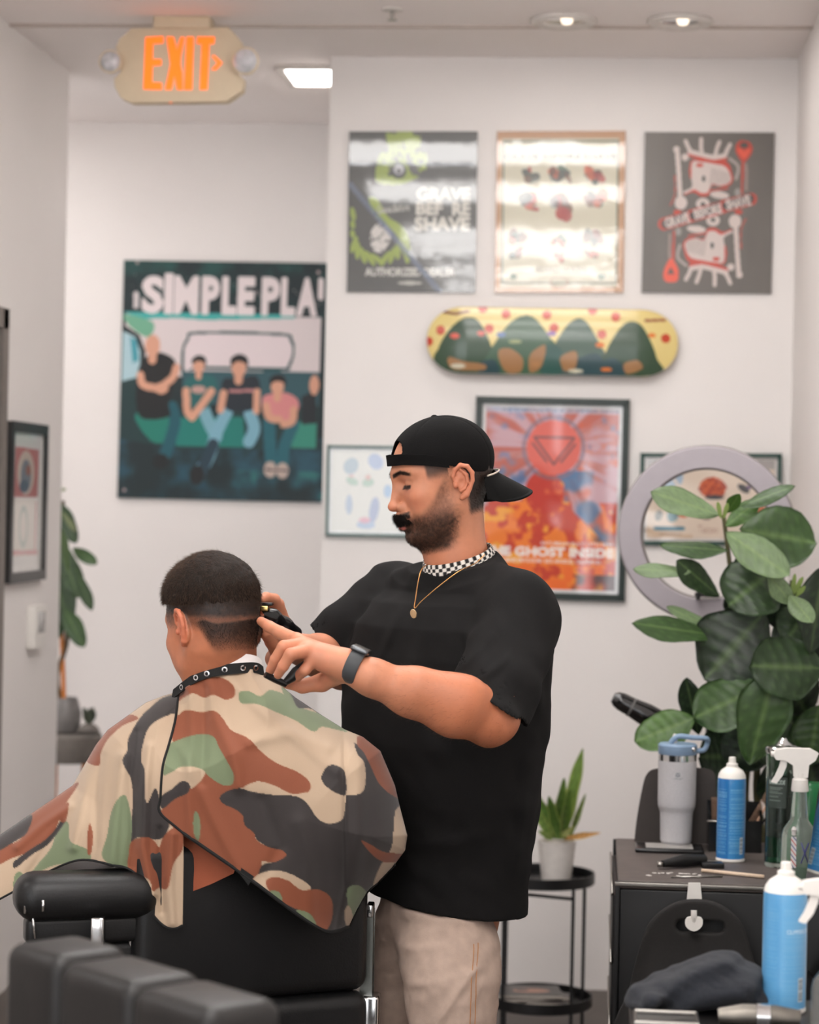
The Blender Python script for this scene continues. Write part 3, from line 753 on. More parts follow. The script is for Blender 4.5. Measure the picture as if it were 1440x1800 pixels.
# framed picture left of the barber, window reflection painted in as paleness (zoom 9 per px from 560,760)
cv = Canvas(.34, .265, .002, (206, 206, 200), (205, 225, 1380 + 500, 1620))
for c_, x, y, a_, b_, r_ in (((150, 168, 182), 500, 500, 110, 140, .3), ((150, 166, 200), 870, 420, 110, 140, -.4), ((150, 176, 160), 520, 760, 100, 60, .5), ((150, 176, 160), 760, 780, 90, 70, -.4), ((198, 158, 150), 760, 690, 40, 50, 0), ((198, 158, 160), 510, 670, 36, 26, 0), ((150, 166, 190), 480, 1160, 50, 170, 0), ((140, 152, 186), 860, 1240, 70, 220, .1), ((150, 170, 200), 740, 1500, 140, 70, 0), ((205, 150, 165), 720, 1420, 90, 50, 0), ((140, 170, 205), 1060, 920, 60, 110, 0), ((190, 160, 150), 1500, 600, 120, 130, 0), ((150, 170, 190), 1500, 1200, 140, 170, 0)):
    cv.ell(x, y, a_, b_, c_, .9, r_)
framed((576, 783), (786, 786), (573, 941), YB, cv, .006, (96, 120, 116), .02, 'framed drawing print with painted-in pale window reflection, half hidden behind the barber', (222, 224, 226), .008)

# framed picture behind the ring light (zoom 4 per px from 1080,780)
cv = Canvas(.40, .25, .002, (214, 196, 178), (230, 110, 1140, 690))
cv.put((cv.Y < 180) * 1.0, (150, 146, 146), .8)
rough_blob(cv, [(330, 290), (360, 215), (480, 205), (480, 290), (420, 320)], (150, 170, 190), .03, .35)
cv.ell(700, 315, 95, 78, (200, 92, 48)); rough_blob(cv, [(600, 300), (700, 230), (800, 300), (760, 390), (640, 380)], (160, 60, 34), .05, .5); cv.ell(715, 385, 70, 18, (60, 60, 66)); cv.ell(920, 320, 50, 26, (50, 48, 50), rot=.6); cv.ell(960, 310, 22, 14, (90, 64, 110))
for x, y, a_, b_, c_ in ((320, 520, 26, 40, (120, 124, 120)), (420, 520, 40, 50, (90, 130, 140)), (490, 500, 46, 36, (196, 92, 50)), (650, 520, 46, 30, (110, 84, 76)), (960, 500, 60, 66, (204, 92, 50)), (940, 545, 36, 24, (96, 46, 60)), (1040, 470, 40, 30, (196, 100, 60))): cv.ell(x, y, a_, b_, c_, .9, .3)
cv.line([(296, 615), (495, 615)], 26, (62, 122, 144)); cv.line([(330, 658), (480, 658)], 10, (110, 96, 90)); cv.text('Tattoo', 600, 590, 740, 650, (186, 156, 140), .02); cv.poly([(232, 600), (300, 640), (560, 660), (560, 690), (232, 690)], (186, 150, 116), al=.5)
framed((1127, 797), (1374, 798), (1125, 957), YB, cv, .010, (28, 66, 58), .022, 'framed drawing print with orange hair seen through the ring light', (206, 200, 196), .010)

# picture on the left wall
A = np.array([XL + .022, 6.98, 0]); 
def PX(px, py, X):
    d_ = CF + (px - 720) / F_PX * CR + (py - 900) / F_PX * CD
    return CPOS + d_ * (X / d_[0])
A = PX(23, 740, XL + .022); B = PX(86, 748, XL + .022); C = PX(20, 1026, XL + .022)
B[2] = A[2]; C[1] = A[1]; C[0] = A[0]; B[0] = A[0]
cv = Canvas(.36, .42, .0025, (214, 212, 208), (65, 425, 152, 895))
cv.poly([(72, 455), (145, 460), (142, 640), (70, 640)], (186, 110, 106)); cv.ell(105, 550, 26, 82, (206, 190, 176)); cv.ell(105, 560, 16, 60, (120, 130, 140)); cv.ell(100, 600, 14, 24, (80, 100, 120)); cv.ell(112, 540, 8, 20, (150, 90, 80))
cv.poly([(66, 650), (140, 650), (138, 860), (64, 860)], (208, 202, 192)); cv.ell(100, 750, 14, 80, (170, 178, 170), 1, 0, .3); cv.line([(66, 845), (138, 850)], 18, (196, 140, 136)); cv.line([(66, 660), (64, 860)], 5, (196, 140, 136)); cv.line([(139, 660), (137, 860)], 5, (196, 140, 136))
framed(None, None, None, 0, cv, .030, (38, 38, 38), .022, 'black framed red and white print on the left side wall', (222, 220, 216), .022, vec=(A, B, C))

# thermostat and switch on the left wall
def wallbox(name, label, cat, x0, y0, x1, y1, dep, m, parts=True):
    a_ = PX(x0, y0, XL); b_ = PX(x1, y1, XL)
    t = thing(name, label, cat, (XL, a_[1], b_[2]))
    MB().box((XL, a_[1], b_[2]), (XL + dep, b_[1], a_[2]), bev=.003).obj('cover', m, t)
    return t, a_, b_
t, a_, b_ = wallbox('thermostat', 'white wall thermostat below the left wall picture', 'thermostat', 47, 1066, 66, 1136, .03, white_pl)
MB().box((XL + .03, a_[1] + .03, b_[2] + .05), (XL + .032, b_[1] - .03, a_[2] - .02)).obj('display', mat('grey display', (190, 188, 186), rough=.2), t)
t, a_, b_ = wallbox('light_switch', 'small light switch plate right of the thermostat', 'switch', 70, 1076, 78, 1122, .006, mat('switch plate', (205, 198, 192), rough=.4))
MB().box((XL + .006, (a_[1] + b_[1]) / 2 - .006, (a_[2] + b_[2]) / 2 - .012), (XL + .014, (a_[1] + b_[1]) / 2 + .006, (a_[2] + b_[2]) / 2 + .012)).obj('toggle', mat('switch toggle', (120, 114, 110), rough=.4), t)

# ------------------------------------------------------------------ skateboard deck (yellow with red dots; its figures are a plain stand-in)
def skateboard():
    YS = YB - .06
    t = thing('skateboard_deck', 'yellow skateboard deck with red dots and green shapes mounted on the wall', 'skateboard', tuple(P(970, 600, YB)))
    fr = (750, 541, 1191, 658)
    cv = Canvas(.80, .212, .0016, (226, 204, 132), fr)
    z = lambda *pts: [(730 + x / 3, 530 + y / 3) for x, y in pts]
    for x, y in ((133, 160), (355, 45), (478, 73), (392, 150), (693, 74), (732, 140), (932, 45), (1054, 78), (983, 170), (1317, 183), (70, 218)):
        q = z((x, y))[0]; cv.ell(q[0], q[1], 8, 8, (196, 62, 28))
    G1, G2, G3, BR, TL = (34, 66, 38), (52, 88, 60), (24, 78, 68), (158, 112, 66), (16, 60, 66)
    def pb(pts, c): cv.poly(z(*pts), c, True)
    pb([(100, 300), (170, 230), (300, 210), (400, 290), (420, 380), (160, 385)], G1)
    pb([(120, 300), (170, 170), (270, 92), (350, 130), (410, 300), (250, 340)], G1)
    pb([(400, 260), (480, 180), (620, 190), (720, 200), (760, 280), (750, 385), (380, 385)], G2)
    pb([(410, 280), (480, 140), (570, 78), (650, 110), (740, 270), (560, 320)], G2)
    pb([(740, 240), (800, 180), (900, 200), (1000, 260), (990, 385), (740, 385)], (66, 84, 78))
    pb([(730, 270), (790, 140), (860, 88), (920, 130), (990, 280), (860, 300)], (60, 88, 72))
    pb([(960, 300), (1040, 260), (1200, 230), (1280, 300), (1290, 370), (960, 385)], G1)
    pb([(1000, 300), (1060, 160), (1130, 100), (1205, 140), (1270, 310), (1120, 330)], G1)
    pb([(690, 230), (770, 250), (770, 380), (670, 380)], G3); pb([(860, 300), (960, 270), (1000, 330), (950, 380), (850, 380)], TL); pb([(960, 330), (1040, 290), (1110, 340), (1090, 382), (960, 382)], TL); pb([(340, 330), (420, 310), (450, 380), (350, 385)], TL)
    for pts in ([(440, 270), (500, 250), (570, 300), (560, 370), (480, 370)], [(610, 280), (690, 230), (670, 340), (610, 370)], [(770, 290), (850, 260), (850, 340), (790, 360)], [(180, 300), (260, 320), (370, 335), (360, 365), (200, 360)], [(1100, 320), (1170, 300), (1200, 340), (1120, 370)]): pb(pts, BR)
    # plain coloured patches
    for x, y, a_, b_, c_ in ((210, 190, 26, 15, (206, 62, 30)), (350, 175, 22, 12, (206, 62, 30)), (455, 180, 24, 14, (74, 104, 158)), (720, 170, 24, 13, (122, 78, 150)), (975, 225, 24, 14, (220, 116, 36)), (1245, 170, 20, 12, (220, 116, 36)), (230, 345, 40, 12, (206, 200, 176)), (530, 215, 34, 10, (150, 160, 110)), (850, 360, 40, 10, (206, 200, 176)), (1010, 350, 30, 10, (220, 116, 36)), (640, 330, 24, 16, (170, 120, 70))):
        q = z((x, y))[0]; cv.ell(q[0], q[1], a_ / 3, b_ / 3, c_)
    cv.line(z((150, 65), (210, 75), (280, 60)), 5, (126, 70, 50)); cv.line(z((1210, 95), (1310, 88)), 5, (150, 84, 52))
    NU, NV = 300, 80
    u = np.linspace(-1, 1, NU); v = np.linspace(-1, 1, NV); U, V = np.meshgrid(u, v)
    L, Wd = .400, .106
    # capsule outline: straight middle, round nose and tail
    xs = U * L; nose = np.clip((np.abs(xs) - (L - Wd * 1.15)) / (Wd * 1.15), 0, 1); half = Wd * np.sqrt(np.clip(1 - nose ** 2.2, 0, 1)); half = np.maximum(half, .0005)
    zs = -V * half
    c0 = P(970, 600, YS); tilt = .003
    kick = .05 * np.clip((np.abs(xs) - .27) / .13, 0, 1) ** 1.6; conc = .010 * (zs / Wd) ** 2
    Xw = c0[0] + xs; Zw = c0[2] + zs - xs * tilt; front = YS + kick * .55 + conc
    th = .010
    V1 = np.stack([Xw, front, Zw], -1).reshape(-1, 3); V2 = np.stack([Xw, front + th, Zw], -1).reshape(-1, 3)
    idx = np.arange(NU * NV).reshape(NV, NU); f1 = np.stack([idx[:-1, :-1], idx[1:, :-1], idx[1:, 1:], idx[:-1, 1:]], -1).reshape(-1, 4)
    nn = NU * NV
    ring = np.concatenate([idx[0, :], idx[1:, -1], idx[-1, -2::-1], idx[-2:0:-1, 0]]); r2 = np.roll(ring, -1)
    fs = np.concatenate([f1, f1[:, ::-1] + nn, np.stack([r2, ring, ring + nn, r2 + nn], 1)])
    VV = np.concatenate([V1, V2])
    x_px = 750 + (xs / L + 1) / 2 * 441; y_px = 600 - zs / Wd * 57.5
    col = cv.sample(x_px.ravel(), y_px.ravel()); col = np.concatenate([col, np.tile([[196, 160, 110]], (nn, 1))])
    mesh_np('deck', VV, fs, cmat('lacquered deck', rough=.35, coat=.5, coat_rough=.12), t, col)
    b = MB()
    for s in (-1, 1): MB().box(c0 + np.array([s * .2 - .02, .012, -.03]), np.array([c0[0] + s * .2 + .02, YB, c0[2] + .03])).obj('wall_mount', blk, t)
skateboard()
# ------------------------------------------------------------------ plants: shared leaf builder
LEAF = cmat('waxy leaf', rough=.45, spec=.4, coat=.1, coat_rough=.3)
def leaf(acc, B, T_, w, nrm, col, fold=.18, droop=.0, shape='fiddle', curl=.25, vein=True, seed=0):
    B = np.array(B, float); T_ = np.array(T_, float); ax = T_ - B; L_ = np.linalg.norm(ax); ax /= L_
    n_ = np.array(nrm, float); n_ -= ax * np.dot(n_, ax); n_ /= np.linalg.norm(n_); sd = np.cross(ax, n_)
    NS, NU = 22, 13; rr = random.Random(seed)
    ph = rr.uniform(0, 6)
    V = []; C = []
    for layer in (0, 1):
        for i in range(NS):
            s_ = i / (NS - 1)
            if shape == 'fiddle': ww = w / 2 * max(.02, math.sin(math.pi * min(1, s_ ** 1.15)) ** .62) * (1 + .06 * math.sin(9 * s_ + ph))
            elif shape == 'sword': ww = w / 2 * (min(1, .45 + s_ * 1.6)) * max(.03, (1 - s_ ** 3)) ** .8 * (1 + .08 * math.sin(14 * s_ + ph))
            for j in range(NU):
                u = -1 + 2 * j / (NU - 1)
                h_ = abs(u) * fold * ww - curl * u * u * ww + .05 * w * math.sin(7 * s_ + 2.2 * u + ph) * abs(u) - droop * L_ * s_ * s_
                if vein: h_ += .010 * w * math.cos(2 * math.pi * (s_ * 6.5 - abs(u) * .9))
                p_ = B + ax * L_ * s_ + sd * u * ww + n_ * h_ - n_ * (.0012 if layer else 0)
                V.append(p_)
                c = np.array(col, float) * (.93 + .14 * rr.random())
                if vein:
                    if abs(u) < .06: c = c * .6 + np.array([128, 150, 92]) * .4
                    elif ((s_ * 6.5 - abs(u) * .9) % 1) < .12: c = c * .8 + np.array([110, 140, 80]) * .2
                if shape == 'sword' and abs(u) > .7: c = c * .5 + np.array([176, 180, 96]) * .5
                elif shape == 'sword' and ((s_ * 14 + .6 * math.sin(5 * u + ph)) % 1) < .4: c = c * .72
                C.append(c * (.86 if layer else 1))
    n0 = len(acc[0]); acc[0].extend(V); acc[2].extend(C); k = NS * NU
    idx = np.arange(k).reshape(NS, NU)
    f = np.stack([idx[:-1, :-1], idx[1:, :-1], idx[1:, 1:], idx[:-1, 1:]], -1).reshape(-1, 4)
    ring = np.concatenate([idx[0, :], idx[1:, -1], idx[-1, -2::-1], idx[-2:0:-1, 0]]); r2 = np.roll(ring, -1)
    acc[1].append(np.concatenate([f, f[:, ::-1] + k, np.stack([r2, ring, ring + k, r2 + k], 1)]) + n0)
def foliage(name, acc, parent):
    acc[0][:] = [np.array([min(v[0], XR - .012), v[1], v[2]]) for v in acc[0]]
    return mesh_np(name, np.array(acc[0]), np.concatenate(acc[1]), LEAF, parent, np.clip(np.array(acc[2]), 0, 255))

# ------------------------------------------------------------------ alcove: round table with a plant
YT = 8.0
tc = P(118, 1288, YT); tt_ = thing('round_side_table', 'round grey side table with orange legs in the recess on the left', 'table', (tc[0], tc[1], 0))
stone = mat('grey stone', (112, 106, 100), rough=.7, var=.15, scale=20); orange = mat('orange lacquer', (206, 120, 40), rough=.4)
MB().lathe([(.02, -.105), (.115, -.10), (.122, -.09), (.124, -.008), (.118, 0), (0, 0)], tc, 48).obj('table_top', stone, tt_)
for a in (.3, 2.4, 4.5): MB().tube([(tc[0] + .07 * math.cos(a) - .01, tc[1] + .07 * math.sin(a), tc[2] - .09), (tc[0] + .10 * math.cos(a), tc[1] + .10 * math.sin(a), 0)], .010, 10).obj('leg', orange, tt_)
pc = P(112, 1287, YT); pl = thing('potted_fig', 'green leafy plant with an orange stake in a grey pot, in the recess', 'plant', tuple(pc))
MB().lathe([(0, 0), (.045, .001), (.058, .02), (.062, .07), (.05, .115), (.046, .125), (.04, .12), (.04, .09), (0, .088)], pc, 36).obj('pot', mat('grey glazed pot', (122, 118, 116), rough=.35, var=.12), pl)
MB().tube([pc + (0, 0, .09), P(109, 1130, YT), P(106, 900, YT)], .008, 8).obj('stake', orange, pl)
MB().tube(catmull([pc + (.0, .01, .08), P(100, 1190, YT), P(118, 1120, YT), P(104, 1020, YT), P(110, 880, YT)], 6), .009, 8).obj('stem', mat('brown stem', (96, 78, 58), rough=.8, var=.2), pl)
acc = ([], [], [])
for i, (bx, by, tx, ty, w_, dy, c, nx_, nz_) in enumerate(((98, 880, 134, 955, .068, 0, (38, 62, 32), -.3, .3), (120, 1010, 110, 930, .03, -.05, (84, 104, 70), .2, .2), (128, 962, 170, 992, .05, -.02, (46, 74, 34), .1, .6), (104, 950, 138, 1052, .085, .02, (44, 68, 34), -.2, .2), (134, 1004, 162, 1073, .045, -.04, (40, 64, 32), .3, .2), (92, 1000, 122, 1100, .10, .0, (32, 54, 28), .1, .1), (112, 1068, 148, 1138, .07, -.06, (46, 72, 34), -.1, .3), (88, 1075, 100, 1125, .07, .0, (38, 60, 30), 0, .2), (96, 862, 116, 860, .018, 0, (120, 130, 90), 0, .8), (84, 940, 60, 1010, .10, .1, (40, 62, 30), .2, .3), (90, 880, 50, 900, .09, .1, (46, 70, 34), .0, .5), (110, 900, 134, 935, .02, -.02, (96, 104, 70), .3, .2), (95, 1040, 60, 1100, .1, .05, (36, 60, 30), 0, .2))):
    leaf(acc, P(bx, by, YT - .04 + dy), P(tx, ty, YT - .08 + dy), w_, (nx_, -1, nz_), c, seed=i)
foliage('foliage', acc, pl)
sc = P(156, 1286, YT - .02); sm_ = thing('potted_succulent', 'small grey pot with a tiny dark plant on the recess table', 'plant', tuple(sc))
MB().lathe([(0, 0), (.035, 0), (.04, .006), (.028, .02), (.016, .028), (.012, .026), (0, .024)], sc, 30).obj('pot', stone, sm_)
acc = ([], [], [])
for i in range(7): leaf(acc, sc + (0, 0, .022), sc + (.022 * math.cos(i), .022 * math.sin(i), .075 + .012 * (i % 2)), .022, (math.sin(i * 2), -1, .2), (70, 76, 62), seed=40 + i, vein=False)
foliage('foliage', acc, sm_)

# ------------------------------------------------------------------ ring light on its stand
YL = 6.0
rc = P(1243, 938, YL); rl = thing('ring_light', 'large grey ring light on a stand behind the leafy plant', 'ring light', (rc[0] + .02, rc[1] + .05, 0))
axr = Vector((-.10, -1, -.02)).normalized()
MB().lathe([(.167, .012), (.167, -.008), (.171, -.012), (.226, -.012), (.231, -.006), (.232, .014), (.225, .024), (.175, .024), (.167, .012)], rc, 96, axis=tuple(axr)).obj('ring_housing', mat('grey ring housing', (128, 122, 120), rough=.5), rl)
MB().lathe([(.171, .0242), (.173, .0275), (.225, .0275), (.2285, .0242)], rc, 96, axis=tuple(axr)).obj('diffuser', mat('lilac grey diffuser', (160, 153, 158), rough=.5, var=.02), rl)
by_ = rc + np.array([.02, .045, 0])
MB().tube([by_ + (0, 0, -.20), (by_[0], by_[1], .16)], .011, 12).obj('pole', blk, rl)
MB().tube([rc + (0, .02, -.20), rc + (0, .02, -.26), by_ + (0, 0, -.30)], .012, 10).obj('yoke', blk, rl)
for a in (.4, 2.5, 4.6): MB().tube([(by_[0], by_[1], .42), (by_[0] + .19 * math.cos(a), by_[1] + .19 * math.sin(a), .012)], .008, 8).obj('leg', blk, rl)
q = P(1243, 1046, YL - .03); MB().box(q - [.032, .008, .005], q + [.032, .008, .006], bev=.002).obj('phone_clamp', mat('dark grey clamp', (60, 55, 55), rough=.5), rl)
MB().box(P(1228, 1047, YL - .045) - [.006, .004, .011], P(1228, 1047, YL - .045) + [.004, .004, .009], bev=.001).obj('clamp_pad', blk, rl)

# ------------------------------------------------------------------ big fiddle-leaf plant
YF = 5.72
px0 = P(1330, 1400, YF); fp = thing('potted_fiddle_fig', 'tall plant with big dark green fiddle leaves behind the tool station', 'plant', (px0[0], px0[1], 0))
MB().lathe([(0, 0), (.10, 0), (.125, .03), (.14, .34), (.145, .36), (.13, .36), (.125, .33), (0, .32)], (px0[0], px0[1] + .06, 0), 40).obj('pot', mat('black planter', (30, 30, 30), rough=.5), fp)
stem_m = mat('green brown stem', (78, 74, 46), rough=.7, var=.2)
for pts in (((1325, 1500), (1310, 1400), (1322, 1250), (1300, 1120), (1284, 1000), (1272, 905)), ((1340, 1500), (1330, 1380), (1345, 1260), (1385, 1120), (1392, 1020)), ((1350, 1500), (1370, 1400), (1400, 1300), (1420, 1180))):
    q = [np.array([px0[0], px0[1] + .06, .33])] + [P(a, b, YF + .03) for a, b in pts]; MB().tube(catmull(q, 5), [.011] * 1 + list(np.linspace(.011, .005, 5 * (len(q) - 1))), 8).obj('stem', stem_m, fp)
acc = ([], [], [])
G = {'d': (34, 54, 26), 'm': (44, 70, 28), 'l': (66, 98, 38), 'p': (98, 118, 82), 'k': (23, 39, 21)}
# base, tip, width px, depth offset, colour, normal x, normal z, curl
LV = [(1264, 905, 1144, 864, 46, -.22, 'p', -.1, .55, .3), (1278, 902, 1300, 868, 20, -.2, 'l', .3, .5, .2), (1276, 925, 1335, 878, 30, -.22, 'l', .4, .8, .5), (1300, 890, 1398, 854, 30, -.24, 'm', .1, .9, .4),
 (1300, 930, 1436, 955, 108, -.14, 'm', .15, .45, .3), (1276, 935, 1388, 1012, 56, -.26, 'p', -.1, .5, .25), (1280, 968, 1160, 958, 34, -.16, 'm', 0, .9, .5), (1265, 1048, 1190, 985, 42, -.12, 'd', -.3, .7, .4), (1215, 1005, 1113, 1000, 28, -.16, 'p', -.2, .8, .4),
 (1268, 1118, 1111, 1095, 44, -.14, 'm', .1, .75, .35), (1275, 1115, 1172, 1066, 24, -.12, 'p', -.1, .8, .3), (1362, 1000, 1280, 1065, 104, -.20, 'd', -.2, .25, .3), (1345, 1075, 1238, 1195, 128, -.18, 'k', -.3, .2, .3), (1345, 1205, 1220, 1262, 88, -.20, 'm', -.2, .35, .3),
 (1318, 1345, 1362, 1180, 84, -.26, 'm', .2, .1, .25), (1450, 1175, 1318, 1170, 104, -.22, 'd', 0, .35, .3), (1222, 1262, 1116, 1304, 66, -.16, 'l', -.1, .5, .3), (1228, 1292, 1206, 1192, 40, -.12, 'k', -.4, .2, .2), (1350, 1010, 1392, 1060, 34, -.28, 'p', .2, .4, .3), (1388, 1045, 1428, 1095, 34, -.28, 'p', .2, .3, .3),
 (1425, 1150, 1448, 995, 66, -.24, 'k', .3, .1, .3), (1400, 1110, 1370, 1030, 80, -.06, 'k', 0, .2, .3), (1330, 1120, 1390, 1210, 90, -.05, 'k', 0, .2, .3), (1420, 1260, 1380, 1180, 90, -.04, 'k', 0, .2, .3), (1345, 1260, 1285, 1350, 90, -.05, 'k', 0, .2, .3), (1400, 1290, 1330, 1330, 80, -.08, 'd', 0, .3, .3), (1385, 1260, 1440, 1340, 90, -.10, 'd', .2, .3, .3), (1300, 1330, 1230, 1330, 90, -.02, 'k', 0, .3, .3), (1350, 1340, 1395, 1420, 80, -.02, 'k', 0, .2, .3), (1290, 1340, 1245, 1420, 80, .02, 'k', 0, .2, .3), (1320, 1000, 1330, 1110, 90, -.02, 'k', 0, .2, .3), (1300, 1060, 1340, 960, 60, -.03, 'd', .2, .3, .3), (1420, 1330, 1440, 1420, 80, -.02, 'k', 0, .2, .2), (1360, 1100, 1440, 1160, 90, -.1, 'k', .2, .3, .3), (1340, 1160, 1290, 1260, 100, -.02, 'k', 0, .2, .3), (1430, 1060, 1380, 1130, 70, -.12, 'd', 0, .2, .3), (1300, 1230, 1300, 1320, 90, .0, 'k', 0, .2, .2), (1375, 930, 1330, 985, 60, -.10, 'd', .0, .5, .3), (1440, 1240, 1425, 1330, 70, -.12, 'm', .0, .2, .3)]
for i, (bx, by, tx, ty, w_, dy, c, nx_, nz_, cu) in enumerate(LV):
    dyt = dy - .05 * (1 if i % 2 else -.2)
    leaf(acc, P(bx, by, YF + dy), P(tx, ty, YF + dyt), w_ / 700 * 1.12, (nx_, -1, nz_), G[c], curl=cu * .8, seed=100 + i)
for i, (bx, by, tx, ty) in enumerate(((1268, 912, 1262, 882), (1272, 912, 1280, 884), (1393, 1045, 1398, 1008), (1395, 1046, 1412, 1014), (1398, 1050, 1416, 1030))):
    leaf(acc, P(bx, by, YF - .24), P(tx, ty, YF - .26), .012, (.2, -1, .2), (134, 156, 84), seed=200 + i, vein=False)
foliage('foliage', acc, fp)

# ------------------------------------------------------------------ tool station on the right
CZ = .745
cx0, cx1 = .055, .615; cy0, cy1 = 4.93, 5.55
cart = thing('tool_station', 'black tool station cabinet with a dark top, full of barber supplies', 'cabinet', ((cx0 + cx1) / 2, (cy0 + cy1) / 2, 0))
cab_m = mat('black cabinet', (16, 16, 17), rough=.45, var=.1); top_m = mat('dark grey worktop', (84, 76, 72), rough=.55, var=.12, scale=30)
MB().box((cx0 + .008, cy0 + .008, .09), (cx1, cy1, CZ - .018), bev=.006).obj('cabinet_body', cab_m, cart)
MB().box((cx0 + .006, cy0 + .004, CZ - .018), (cx1, cy1, CZ), bev=.003).obj('worktop', top_m, cart)
f = MB(); alu = mat('aluminium edging', (150, 146, 140), rough=.35, metal=1)
for y in (cy0, cy1 - .008): MB().box((cx0, y, .09), (cx0 + .010, y + .010, CZ - .002), bev=.001).obj('corner_edging', cab_m, cart)
MB().box((cx0 - .001, cy0 - .001, CZ - .012), (cx1, cy0 + .008, CZ - .004), bev=.001).obj('front_edging', alu, cart)
for k in range(4):
    z0 = .12 + k * .15
    dr_ = MB().box((cx0 - .004, cy0 + .03, z0), (cx0 + .01, cy1 - .03, z0 + .138), bev=.002).obj('drawer', cab_m, cart)
    MB().box((cx0 - .008, cy0 + .02, z0 + .139), (cx0 - .003, cy1 - .03, z0 + .146)).obj('drawer_pull', alu, dr_)
for a, b in ((cx0 + .06, cy0 + .06), (cx1 - .06, cy0 + .06), (cx0 + .06, cy1 - .06), (cx1 - .06, cy1 - .06)): MB().lathe([(0, -.016), (.040, -.014), (.044, 0), (.040, .014), (0, .016)], (a, b, .046), 24, axis=(0, 1, 0)).obj('caster', blk, cart)

def wrapped(name, prof, c, n, cvs, m, parent, a0=-math.pi / 2, span=2 * math.pi):
    """turned surface carrying a print; canvas frame 0..1, 0..1 (top = 0)"""
    zs = [p_[1] for p_ in prof]; z0, z1 = min(zs), max(zs); V = []; uv = []
    pr = []
    for (ra, za), (rb, zb) in zip(prof[:-1], prof[1:]):
        k = max(1, int(abs(zb - za) / .0012)); pr += [(ra + (rb - ra) * i / k, za + (zb - za) * i / k) for i in range(k)]
    pr.append(prof[-1])
    for r, z_ in pr:
        for j in range(n):
            a = a0 + (j / n - .5) * span; V.append((c[0] + r * math.cos(a), c[1] + r * math.sin(a), c[2] + z_)); uv.append((j / n, 1 - (z_ - z0) / (z1 - z0)))
    V = np.array(V); uv = np.array(uv); R_ = len(pr); idx = np.arange(R_ * n).reshape(R_, n); nx2 = np.roll(idx, -1, 1)
    f_ = np.stack([idx[:-1], nx2[:-1], nx2[1:], idx[1:]], -1).reshape(-1, 4)
    return mesh_np(name, V, f_, m, parent, cvs.sample(uv[:, 0], uv[:, 1]))
can_m = cmat('printed can', rough=.3, coat=.4, coat_rough=.1)
def spray_can(base, H_, r, label, blue, blue2, big):
    t = thing('spray_can', label, 'spray can', tuple(base))
    cvs = Canvas(1, 1, 1 / 420, blue, (0, 0, 1, 1)); rg = random.Random(3)
    cvs.poly([(.30, .0), (.46, .0), (.46, 1), (.30, 1)], blue2)
    for col0, col1 in ((.31, .44), (.47, .66)):
        y = .13
        while y < .93:
            x = col0 + rg.uniform(0, .01); hh = rg.choice((.006, .006, .008, .014))
            while x < col1 - .01:
                w_ = rg.uniform(.006, .02); cvs.poly([(x, y), (min(col1, x + w_), y), (min(col1, x + w_), y + hh), (x, y + hh)], (150, 196, 222), al=.65 if not big else .3); x += w_ + .004
            y += hh + rg.choice((.008, .010, .022))
    cvs.poly([(.60, .72), (.65, .72), (.65, .93), (.60, .93)], (196, 206, 214))
    for k in range(12): cvs.poly([(.605, .74 + k * .015), (.645, .74 + k * .015), (.645, .746 + k * .015), (.605, .746 + k * .015)], (60, 70, 80))
    if big: cvs.text('CLIPPERCIDE', .50, .30, .72, .34, (190, 216, 232), .02)
    hb = H_ * .80
    wrapped('can_body', [(r, .006), (r, hb - .012), (r * .985, hb)], base, 200, cvs, can_m, t)
    MB().lathe([(0, 0), (r * .96, 0), (r * 1.02, .002), (r * 1.02, .006), (r, .008)], base, 48).obj('bottom_rim', white_pl, t)
    sh = MB().lathe([(r * .985, hb), (r * .93, hb + H_ * .035), (r * .75, hb + H_ * .075), (r * .48, hb + H_ * .10), (r * .44, hb + H_ * .105), (0, hb + H_ * .105)], base, 48).obj('shoulder', white_pl, t)
    MB().lathe([(r * .40, hb + H_ * .10), (r * .40, hb + H_ * .135), (r * .26, hb + H_ * .145), (r * .24, hb + H_ * .195), (r * .20, hb + H_ * .20), (0, hb + H_ * .20)], base, 28).obj('nozzle', white_pl, t)
    return t
def on_top(px, py): return PZ(px, py, CZ)
spray_can(on_top(1284, 1513), .238, .0325, 'blue and white spray can standing on the tool station beside the tumbler', (52, 132, 194), (36, 112, 178), False)

# tray and tumbler
tr = thing('charging_tray', 'thin black tray with grey lining under the tumbler', 'tray', tuple(on_top(1175, 1494)))
tb_ = on_top(1176, 1494)
MB().box(tb_ + [-.080, -.060, 0], tb_ + [.080, .045, .010], bev=.004).obj('tray_base', mat('gloss black plastic', (16, 16, 17), rough=.25), tr)
MB().box(tb_ + [-.055, -.045, .010], tb_ + [.055, .030, .0115], bev=.0005).obj('tray_lining', mat('light lining', (150, 146, 142), rough=.5), tr)
tu = on_top(1188, 1490) + np.array([0, 0, .0115])
tm = thing('tumbler', 'light grey steel tumbler with pale blue flip lid', 'tumbler', tuple(tu))
cvs = Canvas(1, 1, 1 / 420, (186, 184, 186), (0, 0, 1, 1)); cvs.a *= (.94 + .12 * np.random.RandomState(1).rand(*cvs.a.shape[:2]))[..., None].astype(np.float32)
cvs.text('STANLEY', .455, .185, .545, .205, (120, 124, 130), .02); cvs.poly([(.485, .13), (.515, .13), (.52, .17), (.50, .178), (.48, .17)], (120, 124, 130)); cvs.line([(.488, .137), (.50, .16)], .006, (186, 184, 186)); cvs.line([(.512, .137), (.50, .16)], .006, (186, 184, 186))
wrapped('cup', [(.0340, 0), (.0370, .006), (.0385, .066), (.0395, .075), (.0440, .088), (.0448, .102), (.0452, .196)], tu, 220, cvs, cmat('powder coat', rough=.5), tm)
MB().lathe([(.0452, .196), (.0453, .211), (.043, .2115)], tu, 48).obj('steel_rim', chrome, tm)
